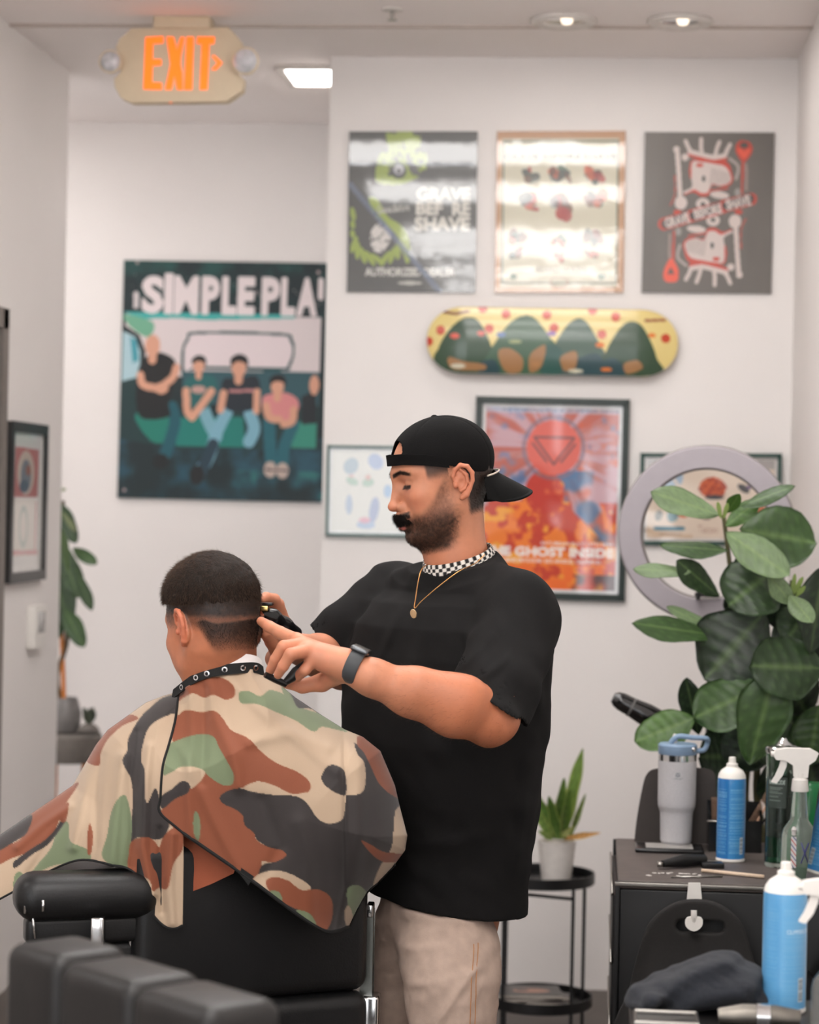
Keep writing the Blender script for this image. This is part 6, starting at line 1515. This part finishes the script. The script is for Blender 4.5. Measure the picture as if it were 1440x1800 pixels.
# necklace
gold = mat('gold chain', (176, 128, 80), rough=.4, metal=1, var=.1, scale=400)
npts = catmull([PB(852, 975, 4.29), PB(836, 990, 4.27), PB(806, 1005, 4.235), PB(770, 1032, 4.215), PB(742, 1056, 4.205), PB(729, 1069, 4.20), PB(731, 1050, 4.208), PB(736, 1018, 4.225), PB(742, 1000, 4.245), PB(752, 992, 4.27)], 8)
nk = MB()
for i in range(len(npts) - 1):
    nk.tube([npts[i], npts[i + 1]], .0016 if i % 2 else .0011, 6)
b_ = MB().tube(npts, .0011, 6); neck = b_.obj('necklace', gold, barber)
pc = PB(727, 1079, 4.197); MB().lathe([(0, -.0014), (.0062, -.0012), (.0068, 0), (.0062, .0012), (0, .0014)], pc, 24, axis=(-.4, -1, 0), sy=1.35).obj('pendant', mat('pendant', (196, 168, 130), rough=.3, metal=.9), neck)

# shorts
sh_m = mat('khaki cotton', (178, 156, 142), rough=.9, var=.06, scale=60, bump=.3, bscale=900)
ss = SDF()
def leg(cs_):
    ys = [c[0] for c in cs_]; 
    Zs = [PB(c[1], c[0], c[3])[2] for c in cs_][::-1]; Xs = [PB(c[1], c[0], c[3])[0] for c in cs_][::-1]; Ws = [c[2] for c in cs_][::-1]; Ys = [c[3] for c in cs_][::-1]
    def f(p):
        cx = np.interp(p[:, 2], Zs, Xs); w_ = np.interp(p[:, 2], Zs, Ws); cy = np.interp(p[:, 2], Zs, Ys)
        r = np.sqrt((p[:, 0] - cx) ** 2 + ((p[:, 1] - cy) / 1.05) ** 2); d = (r - w_) * .95
        d = np.maximum(d, Zs[0] - p[:, 2]); return np.maximum(d, p[:, 2] - Zs[-1])
    return f
ss.fn(leg([(1530, 780, .085, 4.38), (1600, 788, .090, 4.38), (1640, 790, .102, 4.37), (1700, 797, .096, 4.34), (1800, 801, .082, 4.32), (1840, 802, .080, 4.32)]), .03)
ss.fn(leg([(1530, 765, .085, 4.42), (1600, 750, .095, 4.45), (1700, 722, .085, 4.50), (1792, 706, .078, 4.52)]), .02)
ss.fn(lambda p: np.maximum(-torso(p, .016), (p - ha) @ hn - .002), .004, True)
def sfold(p):
    w = -.006 * (vnoise(np.stack([p[:, 0] * .5 + p[:, 2] * .7, p[:, 2] - p[:, 0] * .8, p[:, 1] * .3], 1), 30) - .5) - .003 * (vnoise(p, 60) - .5)
    for a, b, wd, am in ((PB(840, 1690, 4.2), PB(770, 1790, 4.2), .008, .006), (PB(720, 1660, 4.25), PB(840, 1650, 4.2), .008, .003), (PB(725, 1720, 4.25), PB(850, 1700, 4.2), .008, .003)):
        d2 = (b - a)[[0, 2]]; Ld = (d2 * d2).sum(); q = p[:, [0, 2]] - a[[0, 2]]; t = np.clip(q @ d2 / Ld, 0, 1); e = q - t[:, None] * d2; w = w - am * np.exp(-(e * e).sum(1) / wd ** 2)
    return w
V5, F5 = ss.mesh([-.75, 4.10, .40], [.1, 4.85, PB(780, 1500, 4.3)[2] + .02], .004, disp=sfold)
shorts = mesh_np('shorts', smooth_np(V5, F5, 1, .4), F5, sh_m, barber)
def on_leg(px, py):
    # nearest surface point of the shorts along the line of sight
    p0 = PB(px, py, 4.35); dv = (V5 - p0)[:, [0, 2]]; dd_ = (dv * dv).sum(1); c = np.where(dd_ < .006 ** 2)[0]; q = V5[c[np.argmin(V5[c, 1])]] if len(c) else PB(px, py, 4.2)
    return q - np.array([0, .0012, 0])
for px in (843, 851):
    seg = [on_leg(px + (y_ - 1620) * -.02, y_) for y_ in range(1625, 1796, 10)]
    seg = np.array(seg); ker = np.ones(5) / 5; sm_ = np.stack([np.convolve(np.pad(seg[:, k], 2, mode='edge'), ker, 'valid') for k in range(3)], 1); seg = list(sm_ - [0, .0008, 0])
    MB().tube(seg, .0009, 5).obj('side_seam', mat('seam thread', (176, 124, 84), rough=.8), shorts)
# shoes below the frame
for nm, k_ in (('shoe', kN), ('shoe', kF)):
    a_ = np.array([k_[0] + .03, k_[1] + .01, .09]); so = SDF(); so.cone(a_ + (0, 0, -.03) - cf * .02, a_ + cf * .03 + (0, 0, -.045), .046, .044, .02); so.cone(a_ + cf * .04 + (0, 0, -.045), a_ + cf * .18 + (0, 0, -.055), .045, .036, .02)
    so.fn(lambda p: p[:, 2] - .002, .0, True)
    v_, f_ = so.mesh(a_ - .28, a_ + .28, .006); mesh_np('shoe', v_, f_, mat('black shoe', (28, 28, 28), rough=.6), barber)
# watch
wc = PA(623, 1173, 4.118); ax = PA(650, 1190, 4.10) - PA(605, 1171, 4.125); ax /= np.linalg.norm(ax)
wr_m = mat('dark watch strap', (58, 60, 62), rough=.55)
watch = MB().lathe([(.0315, -.0125), (.0325, -.010), (.0325, .010), (.0315, .0125), (.0290, .0125), (.0285, 0), (.0290, -.0125), (.0315, -.0125)], wc, 48, axis=tuple(ax), sx=1.0, sy=1.0).obj('watch_strap', wr_m, barber)
upw = np.array([0, 0, 1.]) - ax * ax[2]; upw /= np.linalg.norm(upw)
R3 = Matrix((ax, np.cross(upw, ax), upw)).transposed()
fc = wc + upw * .0335
w_ = MB().box(fc - [.017, .018, .005], fc + [.017, .018, .005], rot=R3, bev=.004); wf_ = w_.obj('watch_case', mat('watch case', (92, 94, 96), rough=.25, metal=.8), watch)

# ---- client in the chair
CH, CO, CT, CL = frame_of((-.69, .72), math.radians(20), PC(376, 1108, 4.30))
croot = PC(400, 1700, 4.35)
client = thing('person', 'seated person with fresh fade haircut under a camouflage cape, seen from behind', 'person', (float(croot[0]), float(croot[1]), .55))
ch = SDF(); head_sdf(ch, CH, CT)
ch.cone(CT(-.024, 0, -.02), PC(394, 1190, 4.345), .058, .0585, .03); ch.cone(PC(394, 1190, 4.345), PC(404, 1290, 4.37), .0585, .08, .03)
V6, F6 = ch.mesh(CO + [-.14, -.15, -.26], CO + [.17, .16, .16], .0018)
V6 = smooth_np(V6, F6, 1, .35)
ct = SDF(); ls = PC(285, 1325, 4.30); rs = PC(585, 1340, 4.42)
ct.cone(PC(400, 1250, 4.36), ls, .07, .06, .03); ct.cone(PC(420, 1250, 4.38), rs, .07, .06, .03); ct.cone(PC(420, 1330, 4.42), PC(415, 1500, 4.56), .11, .12, .05); ct.cone(PC(415, 1500, 4.56), PC(400, 1720, 4.62), .12, .13, .05)
for a_, sgn in ((ls, 0), (rs, 1)):
    e_ = a_ + np.array([-.06, .05, -.26]); ct.cone(a_, e_, .052, .042, .02); h_ = e_ + np.array([-.18, .19, .0]); ct.cone(e_, h_, .04, .028, .02)
    ct.cone(h_, h_ + (-.05, .05, -.01), .03, .022, .02)
    for k in range(4): 
        b0 = h_ + np.array([-.06, .05, -.01]) + np.array([.72, .69, 0]) * (.012 * (k - 1.5)); ct.cone(b0, b0 + (-.045, .045, -.015), .011, .008, .008)
for s_ in (-1, 1):
    hp = PC(400, 1700, 4.62) + np.array([.72, .69, 0]) * .10 * s_; kn = hp + np.array([-.31, .32, .04]); an = kn + np.array([-.12, .13, -.42])
    ct.cone(hp, kn, .085, .06, .03); ct.cone(kn, an, .058, .04, .02); ct.cone(an, an + (-.12, .12, -.04), .038, .03, .02)
V7, F7 = ct.mesh([-1.5, 3.95, .20], [.15, 5.2, 1.42], .009)
VV = np.concatenate([V6, V7]); FF = np.concatenate([F6, F7 + len(V6)])
col = np.tile(SKIN * [.98, .92, .88], (len(VV), 1)) * (.93 + .14 * fbm(VV, 60, 3)[:, None])
L6 = CL(V6); x, y, z = L6.T; ya = np.abs(y); c6 = col[:len(V6)]
c6 = blend(c6, .5 * (ya > .079), (204, 112, 84))
# picked heights of the fade, as world heights
zt = PC(370, 1064, 4.25)[2]; zb1 = PC(370, 1098, 4.22)[2]
wz = V6[:, 2]; sx_ = (V6[:, 0] - PC(345, 1100, 4.22)[0]) / (PC(455, 1100, 4.22)[0] - PC(345, 1100, 4.22)[0])
scalp = (x < .055) & (ya < .0775)
ztl = zt
band = sstep(PC(370, 1116, 4.2)[2], PC(370, 1090, 4.2)[2], wz)
c6 = blend(c6, (.46 + .50 * sstep(PC(0, 1082, 4.2)[2], PC(0, 1068, 4.2)[2], wz)) * band * scalp * (.8 + .4 * fbm(V6, 200, 3)), (36, 27, 23))
edgez = zb1 + .016 * np.clip(sx_, 0, 1.4) - .004 + .01 * np.exp(-((sx_ - .1) / .15) ** 2)
lowp = sstep(.004, -.002, wz - edgez) * sstep(-.08, .10, sx_ - .25 * np.clip((edgez - wz) / .05, 0, 1.3)) * sstep(edgez.mean() - .068, edgez.mean() - .012, wz) * (x < .02)
c6 = blend(c6, .80 * lowp * (.85 + .3 * fbm(V6, 220, 2)), (40, 30, 25))
front = (x > .05) & (z > .03) & (z < .04) 
c6 = blend(c6, .8 * sstep(.005, .002, np.abs(z - .035)) * (x > .05) * (ya > .008) * (ya < .05), (40, 30, 24))
col[:len(V6)] = c6
col[len(V6):] = (60, 56, 56)
cbody = mesh_np('body', VV, FF, skin_m, client, np.clip(col, 0, 255))
hs = SDF()
zcut = zt - .002
def tophair(p):
    q = CL(p); low = .965 + .035 * sstep(zcut, zcut + .045, p[:, 2]); q = np.stack([q[:, 0] / low, q[:, 1] / low, q[:, 2]], 1); r_ = np.array([.1075, .0868, .0935]); a = (q - [-.007, 0, .053]) / r_; k0 = np.sqrt((a * a).sum(1)); k1 = np.sqrt(((a / r_) ** 2).sum(1)); d = k0 * (k0 - 1) / np.maximum(k1, 1e-6)
    d -= .0045 * (fbm(p, 45, 3) - .5) + .003 * (vnoise(p * [1, 1, .3], 180) - .5)
    c = zcut - p[:, 2] + .003 * (vnoise(p, 120) - .5); k = .008; h = np.maximum(k - np.abs(d - c), 0) / k; d = np.maximum(d, c) + h * h * k / 4
    fr = q[:, 0] - .072 - .2 * (q[:, 2] - .09); return np.maximum(d, fr)
hs.fn(tophair, 0)
V8, F8 = hs.mesh(CO + [-.15, -.15, 0], CO + [.15, .15, .19], .002)
hair = mesh_np('hair', V8, F8, mat('dark hair mass', (32, 24, 19), rough=.75, spec=.25, var=.45, scale=260, bump=.9, bscale=500, stretch=(1, 1, .3)), client)
N8 = normals(hair); i = scatter(V8, (V8[:, 2] > zcut + .004) * 1.0, 22000, rng)
cdir = -CH[:, 0] * .2
q8 = CL(V8[i]); topf = sstep(.07, .12, q8[:, 2])[:, None]
v_, f_ = strands(V8[i] - N8[i] * .002, N8[i] * .35 + topf * (CH[:, 0] * .9 + CH[:, 1] * .3) - (1 - topf) * CH[:, 2] * 1.0, .011, .00022, rng, .28)
mesh_np('hair_strands', v_, f_, mat('hair strand', (70, 52, 40), rough=.55, spec=.3, var=.3, scale=90), hair)
i = scatter(V6, lowp * (lowp > .3) + .25 * band * scalp * (wz < zt + .01), 14000, rng); N6 = normals(cbody)[:len(V6)]
v_, f_ = strands(V6[i] - N6[i] * .0005, N6[i] * .5 - CH[:, 2] * .8, .0035, .00011, rng, .25); mesh_np('fade_stubble', v_, f_, hair_m, hair)

# ---- cape
K4 = 1440 / 740.
def z4(*pts): return [(x_ / K4, 1160 + y_ / K4) for x_, y_ in pts]
collar_l = z4((612, 110), (650, 85), (700, 62), (760, 42), (830, 32), (890, 34))
right_l = z4((890, 34), (915, 55), (960, 88), (1010, 130), (1100, 190), (1180, 240), (1240, 264), (1300, 312), (1350, 430), (1366, 500), (1392, 600), (1385, 650), (1345, 705), (1290, 762), (1250, 802), (1192, 912))
hem_l = z4((1192, 912), (1160, 926), (1110, 927), (1020, 872), (860, 753), (700, 642), (628, 593))
flap_l = z4((628, 593), (628, 700), (625, 908), (600, 918), (565, 912), (530, 880), (498, 830), (508, 790), (500, 762), (440, 715), (380, 700), (300, 684), (240, 692), (150, 732), (60, 785), (-60, 850))
left_l = z4((-60, 640), (0, 600), (100, 532), (180, 478), (250, 430), (300, 342), (330, 290), (370, 240), (440, 190), (500, 147), (560, 124), (612, 110))
outline = np.array(collar_l + right_l[1:] + hem_l[1:] + flap_l[1:] + left_l[:-1])
YC = 4.22; RC = .19
def seg_dist(X, Y_, pl):
    best = np.full(X.shape, 1e9); bx = np.zeros(X.shape); by = np.zeros(X.shape)
    for a, b in zip(pl[:-1], pl[1:]):
        a = np.array(a, float); b = np.array(b, float); d_ = b - a; L_ = (d_ * d_).sum() + 1e-9
        t = np.clip(((X - a[0]) * d_[0] + (Y_ - a[1]) * d_[1]) / L_, 0, 1); ex, ey = a[0] + t * d_[0], a[1] + t * d_[1]; r = np.hypot(X - ex, Y_ - ey)
        m_ = r < best; best = np.where(m_, r, best); bx = np.where(m_, ex, bx); by = np.where(m_, ey, by)
    return best, bx, by
fold_lines = [(z4((300, 345), (285, 480), (250, 640)), 9, .012), (z4((345, 330), (330, 480), (330, 640), (320, 680)), 8, -.008), (z4((420, 330), (400, 500), (385, 690)), 10, .010), (z4((510, 300), (495, 450), (490, 640), (520, 800)), 9, .012), (z4((470, 250), (450, 400), (455, 600), (440, 700)), 8, -.008), (z4((590, 600), (580, 760), (590, 900)), 8, .008), (z4((545, 580), (555, 860)), 6, -.006),
    (z4((1178, 250), (1180, 500), (1180, 780), (1150, 915)), 5, -.006), (z4((1230, 300), (1230, 600), (1200, 850)), 14, .008), (z4((780, 60), (880, 160), (1050, 300), (1150, 380)), 12, .008), (z4((720, 70), (740, 200), (800, 330), (820, 430)), 12, .008), (z4((650, 110), (660, 260), (640, 420), (660, 600)), 9, .007), (z4((700, 100), (700, 260), (690, 420)), 8, -.006), (z4((850, 280), (1000, 250), (1120, 300)), 12, .006), (z4((1020, 560), (1060, 700), (1060, 900)), 14, .007), (z4((900, 480), (960, 640), (900, 740)), 12, -.005), (z4((60, 640), (150, 560), (240, 500)), 8, .008), (z4((100, 730), (160, 640), (215, 560)), 7, -.007), (z4((620, 300), (700, 480), (760, 600), (820, 720)), 10, .006)]
def cape_T(X, Y_):
    dr, _, _ = seg_dist(X, Y_, right_l); dl, _, _ = seg_dist(X, Y_, left_l); dc, _, _ = seg_dist(X, Y_, collar_l)
    d_ = np.minimum(dr, dl) * .00108; t = np.clip(d_ / RC, 0, 1); T = RC * np.sqrt(1 - (1 - t) ** 2.2)
    T = np.minimum(T, .080 + dc * .00108 * .7)
    T *= 1 - .35 * sstep(200, 40, X)
    fo = 0
    for pl, wd, am in fold_lines:
        f_, _, _ = seg_dist(X, Y_, pl); fo = fo + am * np.exp(-(f_ / wd) ** 2)
    q = np.stack([X, Y_], -1); fo = fo + .006 * (fbm(q * [1, .5], .018, 3) - .5)
    fade = np.clip(np.minimum(d_ / .03, 1), 0, 1)
    return T + fo * fade
# print of the cape
CRM, BRN, DRK, GRN = (176, 153, 129), (128, 68, 41), (43, 37, 36), (108, 120, 90)
cv = Canvas(.9, .6, .0011, CRM, (-40, 1165, 725, 1650))
cv.a[:] = CRM
def bl(c, *pts): cv.poly(z4(*pts), c, True)
bl(BRN, (640, 85), (700, 64), (760, 62), (800, 90), (802, 125), (770, 136), (730, 120), (700, 130), (660, 115), (630, 130), (610, 142), (600, 120))
bl(GRN, (820, 112), (850, 108), (890, 125), (920, 105), (955, 112), (985, 130), (1000, 152), (1060, 175), (1100, 188), (1160, 225), (1190, 248), (1150, 240), (1100, 230), (1070, 246), (1010, 208), (940, 178), (880, 152), (825, 148))
bl(GRN, (962, 85), (985, 95), (1010, 130), (1040, 160), (1000, 158), (970, 120))
bl(DRK, (985, 95), (1020, 120), (1060, 150), (1100, 188), (1060, 168), (1020, 165), (1000, 130))
bl(BRN, (590, 215), (610, 190), (640, 172), (690, 180), (730, 174), (760, 198), (790, 240), (850, 270), (900, 320), (950, 355), (1020, 385), (1060, 420), (1055, 452), (1010, 460), (960, 447), (920, 425), (880, 415), (850, 432), (810, 442), (780, 470), (810, 510), (835, 530), (840, 565), (868, 590), (880, 618), (920, 640), (968, 652), (978, 672), (940, 692), (895, 690), (900, 730), (870, 760), (780, 710), (650, 620), (560, 540), (552, 515), (590, 480), (640, 440), (695, 395), (690, 330), (600, 300))
bl(GRN, (560, 305), (610, 275), (680, 255), (730, 262), (752, 302), (780, 350), (800, 390), (795, 425), (760, 427), (720, 402), (690, 375), (650, 365), (610, 370), (575, 398), (555, 380))
bl(CRM, (552, 410), (585, 385), (640, 368), (690, 374), (702, 392), (670, 430), (645, 440), (610, 415), (570, 445), (552, 455))
bl(DRK, (550, 470), (590, 440), (622, 415), (648, 425), (642, 455), (600, 475), (556, 508))
bl(CRM, (835, 440), (850, 425), (890, 416), (940, 430), (1000, 458), (1060, 455), (1070, 500), (1000, 480), (900, 455))
bl(DRK, (752, 470), (775, 450), (820, 438), (860, 450), (940, 462), (1010, 466), (1050, 490), (1085, 540), (1125, 560), (1170, 545), (1182, 490), (1186, 462), (1210, 464), (1242, 448), (1250, 400), (1244, 350), (1222, 322), (1212, 285), (1240, 312), (1275, 372), (1300, 428), (1340, 455), (1380, 480), (1390, 600), (1360, 720), (1300, 800), (1240, 900), (1180, 940), (1090, 940), (1000, 860), (900, 780), (885, 735), (900, 700), (945, 690), (978, 672), (968, 652), (920, 640), (880, 616), (868, 590), (838, 565), (830, 530), (800, 508), (765, 492))
bl(DRK, (1102, 392), (1120, 365), (1150, 362), (1180, 388), (1184, 460), (1150, 455), (1115, 432), (1100, 410))
bl(BRN, (1225, 262), (1265, 262), (1305, 312), (1345, 410), (1372, 475), (1330, 457), (1295, 422), (1270, 372), (1245, 320), (1222, 292))
bl(CRM, (1352, 515), (1380, 505), (1400, 600), (1395, 650), (1340, 710), (1280, 775), (1282, 745), (1305, 695), (1338, 640), (1345, 580))
bl(BRN, (1235, 618), (1270, 632), (1310, 655), (1375, 664), (1370, 685), (1320, 692), (1275, 668))
bl(CRM, (862, 765), (880, 735), (930, 720), (980, 726), (1040, 756), (1064, 782), (1030, 790), (990, 768), (935, 750), (915, 770), (930, 815), (895, 790))
bl(BRN, (910, 758), (940, 742), (990, 757), (1030, 786), (1090, 785), (1132, 815), (1136, 880), (1110, 930), (1075, 915), (1060, 870), (1010, 850), (950, 822), (922, 790))
bl(GRN, (925, 790), (955, 794), (966, 825), (935, 815)); bl(GRN, (1015, 855), (1060, 868), (1084, 915), (1050, 900), (1020, 880))
bl(GRN, (1190, 780), (1225, 770), (1254, 800), (1225, 860), (1205, 885), (1188, 830)); bl(CRM, (1180, 850), (1195, 842), (1206, 882), (1190, 912), (1178, 890))
bl(GRN, (666, 518), (680, 530), (686, 570), (680, 616), (665, 600), (660, 556))
bl(DRK, (605, 125), (560, 130), (520, 160), (480, 200), (442, 265), (436, 310), (420, 340), (428, 370), (450, 412), (456, 480), (450, 560), (446, 620), (470, 608), (500, 605), (530, 615), (560, 605), (580, 560), (552, 520), (545, 470), (530, 440), (500, 490), (498, 380), (484, 345), (490, 290), (512, 230), (560, 196), (604, 182))
bl(CRM, (500, 470), (496, 380), (486, 345), (492, 292), (516, 232), (560, 200), (598, 190), (575, 300), (555, 400), (548, 440), (520, 440))
bl(BRN, (474, 202), (440, 188), (400, 214), (352, 250), (322, 300), (296, 345), (340, 362), (346, 320), (372, 270), (420, 226))
bl(GRN, (350, 670), (368, 600), (380, 530), (400, 482), (428, 463), (446, 520), (452, 570), (446, 640), (440, 720), (390, 705))
bl(BRN, (450, 622), (500, 605), (530, 622), (545, 640), (562, 602), (600, 572), (630, 590), (624, 650), (592, 700), (575, 780), (545, 778), (522, 790), (508, 750), (440, 715), (440, 665))
bl(GRN, (200, 562), (235, 558), (242, 620), (302, 650), (305, 690), (240, 696), (180, 705), (105, 740), (130, 700), (178, 640))
bl(GRN, (50, 740), (70, 725), (90, 760), (50, 785))
bl(BRN, (270, 420), (180, 470), (110, 518), (100, 560), (60, 622), (-60, 660), (-60, 720), (0, 700), (40, 680), (110, 652), (178, 602), (222, 500))
bl(DRK, (-60, 620), (100, 528), (95, 588), (52, 622), (-60, 680))
bl(DRK, (222, 500), (202, 560), (160, 612), (100, 652), (48, 692), (54, 712), (112, 665), (172, 625), (228, 545))
bl(BRN, (236, 490), (226, 552), (205, 548), (214, 510)); bl(BRN, (308, 560), (318, 600), (312, 660), (300, 660), (300, 600))
def cloth(name, outline, Tf, parent, back=True, step=2.0, colf=None):
    x0, y0 = outline.min(0) - 4; x1, y1 = outline.max(0) + 4
    gx = np.arange(x0, x1, step); gy = np.arange(y0, y1, step); X, Y_ = np.meshgrid(gx, gy)
    cx, cy = X[:-1, :-1] + step / 2, Y_[:-1, :-1] + step / 2
    ins = np.zeros(cx.shape, bool)
    for (xa, ya_), (xb, yb) in zip(outline, np.roll(outline, -1, 0)):
        if ya_ == yb: continue
        ins ^= ((ya_ > cy) != (yb > cy)) & (cx < (xb - xa) * (cy - ya_) / (yb - ya_) + xa)
    used = np.zeros(X.shape, bool); cnt = np.zeros(X.shape, int)
    for a in (0, 1):
        for b in (0, 1): used[a:a + ins.shape[0], b:b + ins.shape[1]] |= ins; cnt[a:a + ins.shape[0], b:b + ins.shape[1]] += ins
    bd = used & (cnt < 4)
    d_, bx, by = seg_dist(X[bd], Y_[bd], list(outline) + [outline[0]])
    sn = d_ < step * 1.6; xb_ = X[bd]; yb_ = Y_[bd]; xb_[sn] = bx[sn]; yb_[sn] = by[sn]; X[bd] = xb_; Y_[bd] = yb_
    ids = np.full(X.shape, -1); ids[used] = np.arange(used.sum()); I, J = np.where(ins)
    f_ = np.stack([ids[I, J], ids[I + 1, J], ids[I + 1, J + 1], ids[I, J + 1]], 1)
    px, py = X[used], Y_[used]; T = Tf(px, py)
    dirs = CF + ((px - 720) / F_PX)[:, None] * CR + ((py - 900) / F_PX)[:, None] * CD
    yy = YC - T; Vf = CPOS + dirs * (yy / dirs[:, 1])[:, None]
    c_ = colf(px, py); nn = len(px)
    if back:
        T0 = np.maximum(T, 0); Vb_ = CPOS + dirs * (YC / dirs[:, 1])[:, None]; Vb_[:, 1] += T0 * .35
        # the two sheets share their side edge
        f_ = np.concatenate([f_, f_[:, ::-1] + nn]); Vf = np.concatenate([Vf, Vb_]); c_ = np.concatenate([c_, c_])
    return mesh_np(name, Vf, f_, cmat('cape nylon', rough=.75, sheen=.15, bump=.15, bscale=700), parent, c_), (px, py, T)
cape, _ = cloth('cape', outline, cape_T, client, True, 1.9, lambda a, b: cv.sample(a, b))
sm = cape.modifiers.new('cloth thickness', 'SOLIDIFY'); sm.thickness = .0018; sm.offset = 0
def on_cape(px, py, lift=.001):
    T = cape_T(np.array([float(px)]), np.array([float(py)]))[0]; return P(px, py, YC - T - lift)
pip_m = mat('black binding', (20, 20, 20), rough=.8)
for nm, pl, r in (('hem_binding', hem_l, .0035), ('hem_binding', flap_l[2:], .0022), ('side_binding', z4((612, 112), (606, 160), (598, 215), (578, 290), (560, 350), (553, 400), (549, 470), (546, 520), (600, 570), (628, 593)), .0026), ('side_binding', z4((1350, 700), (1290, 762), (1250, 802), (1192, 912)), .003)):
    q = catmull(pl, 5); MB().tube([on_cape(a[0], a[1]) for a in q], r, 6).obj(nm, pip_m, cape)
tl_ = z4((825, 712), (868, 742), (850, 772), (822, 735)); MB().prism([on_cape(a, b, .004) for a, b in tl_], (0, .003, 0)).obj('care_label', pip_m, cape, False)
# inner lining seen below the diagonal hem
lin_out = np.array(z4((620, 580), (700, 636), (805, 712), (800, 730), (720, 768), (622, 806)))
def liT(a, b): return cape_T(a, b) - .035
ln, _ = cloth('cape_lining', lin_out, liT, client, False, 3, lambda a, b: np.tile([[150, 76, 46.]], (len(a), 1)))
# collar band with grommets, white neck strip
def strip(name, pts, w_, th, m_, parent):
    """ribbon: pts are its centre line, facing the viewer side"""
    q = np.array(pts); V_ = []; F_ = []; ctr = P(398, 1185, YC)
    for p_ in q:
        o = p_ - ctr; o[2] = 0; o /= np.linalg.norm(o) + 1e-9
        for dz_, do in ((w_, -.003), (w_, -.003 - th), (-w_, .0), (-w_, -th)): V_.append(p_ + o * (do + th) + np.array([0, 0, dz_]))
    for i in range(len(q) - 1):
        a, b = 4 * i, 4 * i + 4
        F_ += [(a, a + 2, b + 2, b), (a + 1, b + 1, b + 3, a + 3), (a, b, b + 1, a + 1), (a + 2, a + 3, b + 3, b + 2)]
    F_ += [(0, 1, 3, 2), (len(V_) - 4, len(V_) - 2, len(V_) - 1, len(V_) - 3)]
    return MB().add(V_, F_).obj(name, m_, parent)
cl_px = catmull([(304, 1221), (324, 1205), (345, 1191), (368, 1182), (395, 1177), (427, 1174), (452, 1174), (463, 1181)], 6)
def cb_pt(px, py, lift=.012):
    t_ = (px - 400) / (66 if px > 400 else 108)
    return P(px, py, YC - .084 * math.sqrt(max(0, 1 - t_ * t_)) - lift)
fr_ = [cb_pt(a, b) for a, b in cl_px]
rr0 = P(398, 1178, YC + .075); bk = [fr_[-1] * .5 + P(458, 1176, YC + .05) * .5, P(440, 1172, YC + .07), rr0, P(350, 1184, YC + .06)]
cbo = strip('collar_band', [*fr_, *catmull(bk, 4)], .0095, .003, pip_m, cape)
for px, py in ((320, 1208), (345, 1191), (364, 1184), (395, 1177), (427, 1174), (449, 1174)):
    c_ = cb_pt(px, py, .0155); o = c_ - P(398, 1185, YC); o[2] = 0; o /= np.linalg.norm(o)
    MB().lathe([(.0030, .001), (.0034, -.0008), (.0050, -.0008), (.0054, .0008), (.0030, .001)], c_ + o * .001, 20, axis=tuple(o)).obj('grommet', chrome, cbo)
ws_px = catmull([(340, 1180), (356, 1172), (378, 1165), (405, 1162), (432, 1162), (452, 1166), (461, 1174)], 6)
strip('neck_strip', [*[cb_pt(a, b - 3, .009) for a, b in ws_px], *catmull([P(456, 1172, YC + .04), P(435, 1168, YC + .065), P(396, 1170, YC + .07), P(352, 1180, YC + .05)], 4)], .010, .002, mat('white paper', (232, 226, 224), rough=.9), client)

# ---- clippers and comb
clp = thing('hair_clipper', 'black hair clipper with gold blade held against the client\'s head', 'clipper', tuple(PA(485, 1090, 4.36)))
a_, b_ = PA(461, 1080, 4.345), PA(520, 1112, 4.42)
cs_ = SDF(); cs_.chain([a_, PA(478, 1086, 4.36), PA(500, 1100, 4.39), b_], [.0125, .0165, .0155, .012], .004, kin=.01)
v_, f_ = cs_.mesh(np.minimum(a_, b_) - .03, np.maximum(a_, b_) + .03, .002); mesh_np('body_shell', v_, f_, mat('gloss black plastic', (16, 16, 17), rough=.25), clp)
g_ = PA(468, 1069, 4.33); g2 = PA(456, 1069, 4.325)
MB().box(np.minimum(g_, g2) - [.000, .014, .0045], np.maximum(g_, g2) + [.006, .014, .0045], bev=.0015).obj('blade', mat('gold blade', (226, 200, 130), rough=.25, metal=1), clp)
MB().box(PA(456, 1062, 4.33) - [.0, .013, .002], PA(480, 1062, 4.33) + [.0, .013, .003], bev=.001).obj('blade_cover', mat('gloss black plastic', (16, 16, 17)), clp)
cm = thing('barber_comb', 'black comb held in the hand with the watch', 'comb', tuple(PA(500, 1195, 4.12)))
cpl = mat('black comb plastic', (18, 18, 19), rough=.35)
h1, h2, h3 = PA(466, 1186, 4.10), PA(503, 1203, 4.12), PA(541, 1163, 4.135)
MB().tube([h1, (h1 + h2) / 2, h2], [.0055, .0065, .006], 10).obj('comb_spine', cpl, cm)
MB().tube([h2 + (-.002, .0, .003), (h2 + h3) / 2, h3], [.006, .012, .006], 12).obj('comb_handle', cpl, cm)
tt = MB()
for k in range(16):
    p_ = h1 + (h2 - h1) * (k + .5) / 16; tt.tube([p_, p_ + np.array([-.003, .022, -.004])], .0007, 4)
tt.obj('comb_teeth', cpl, cm)
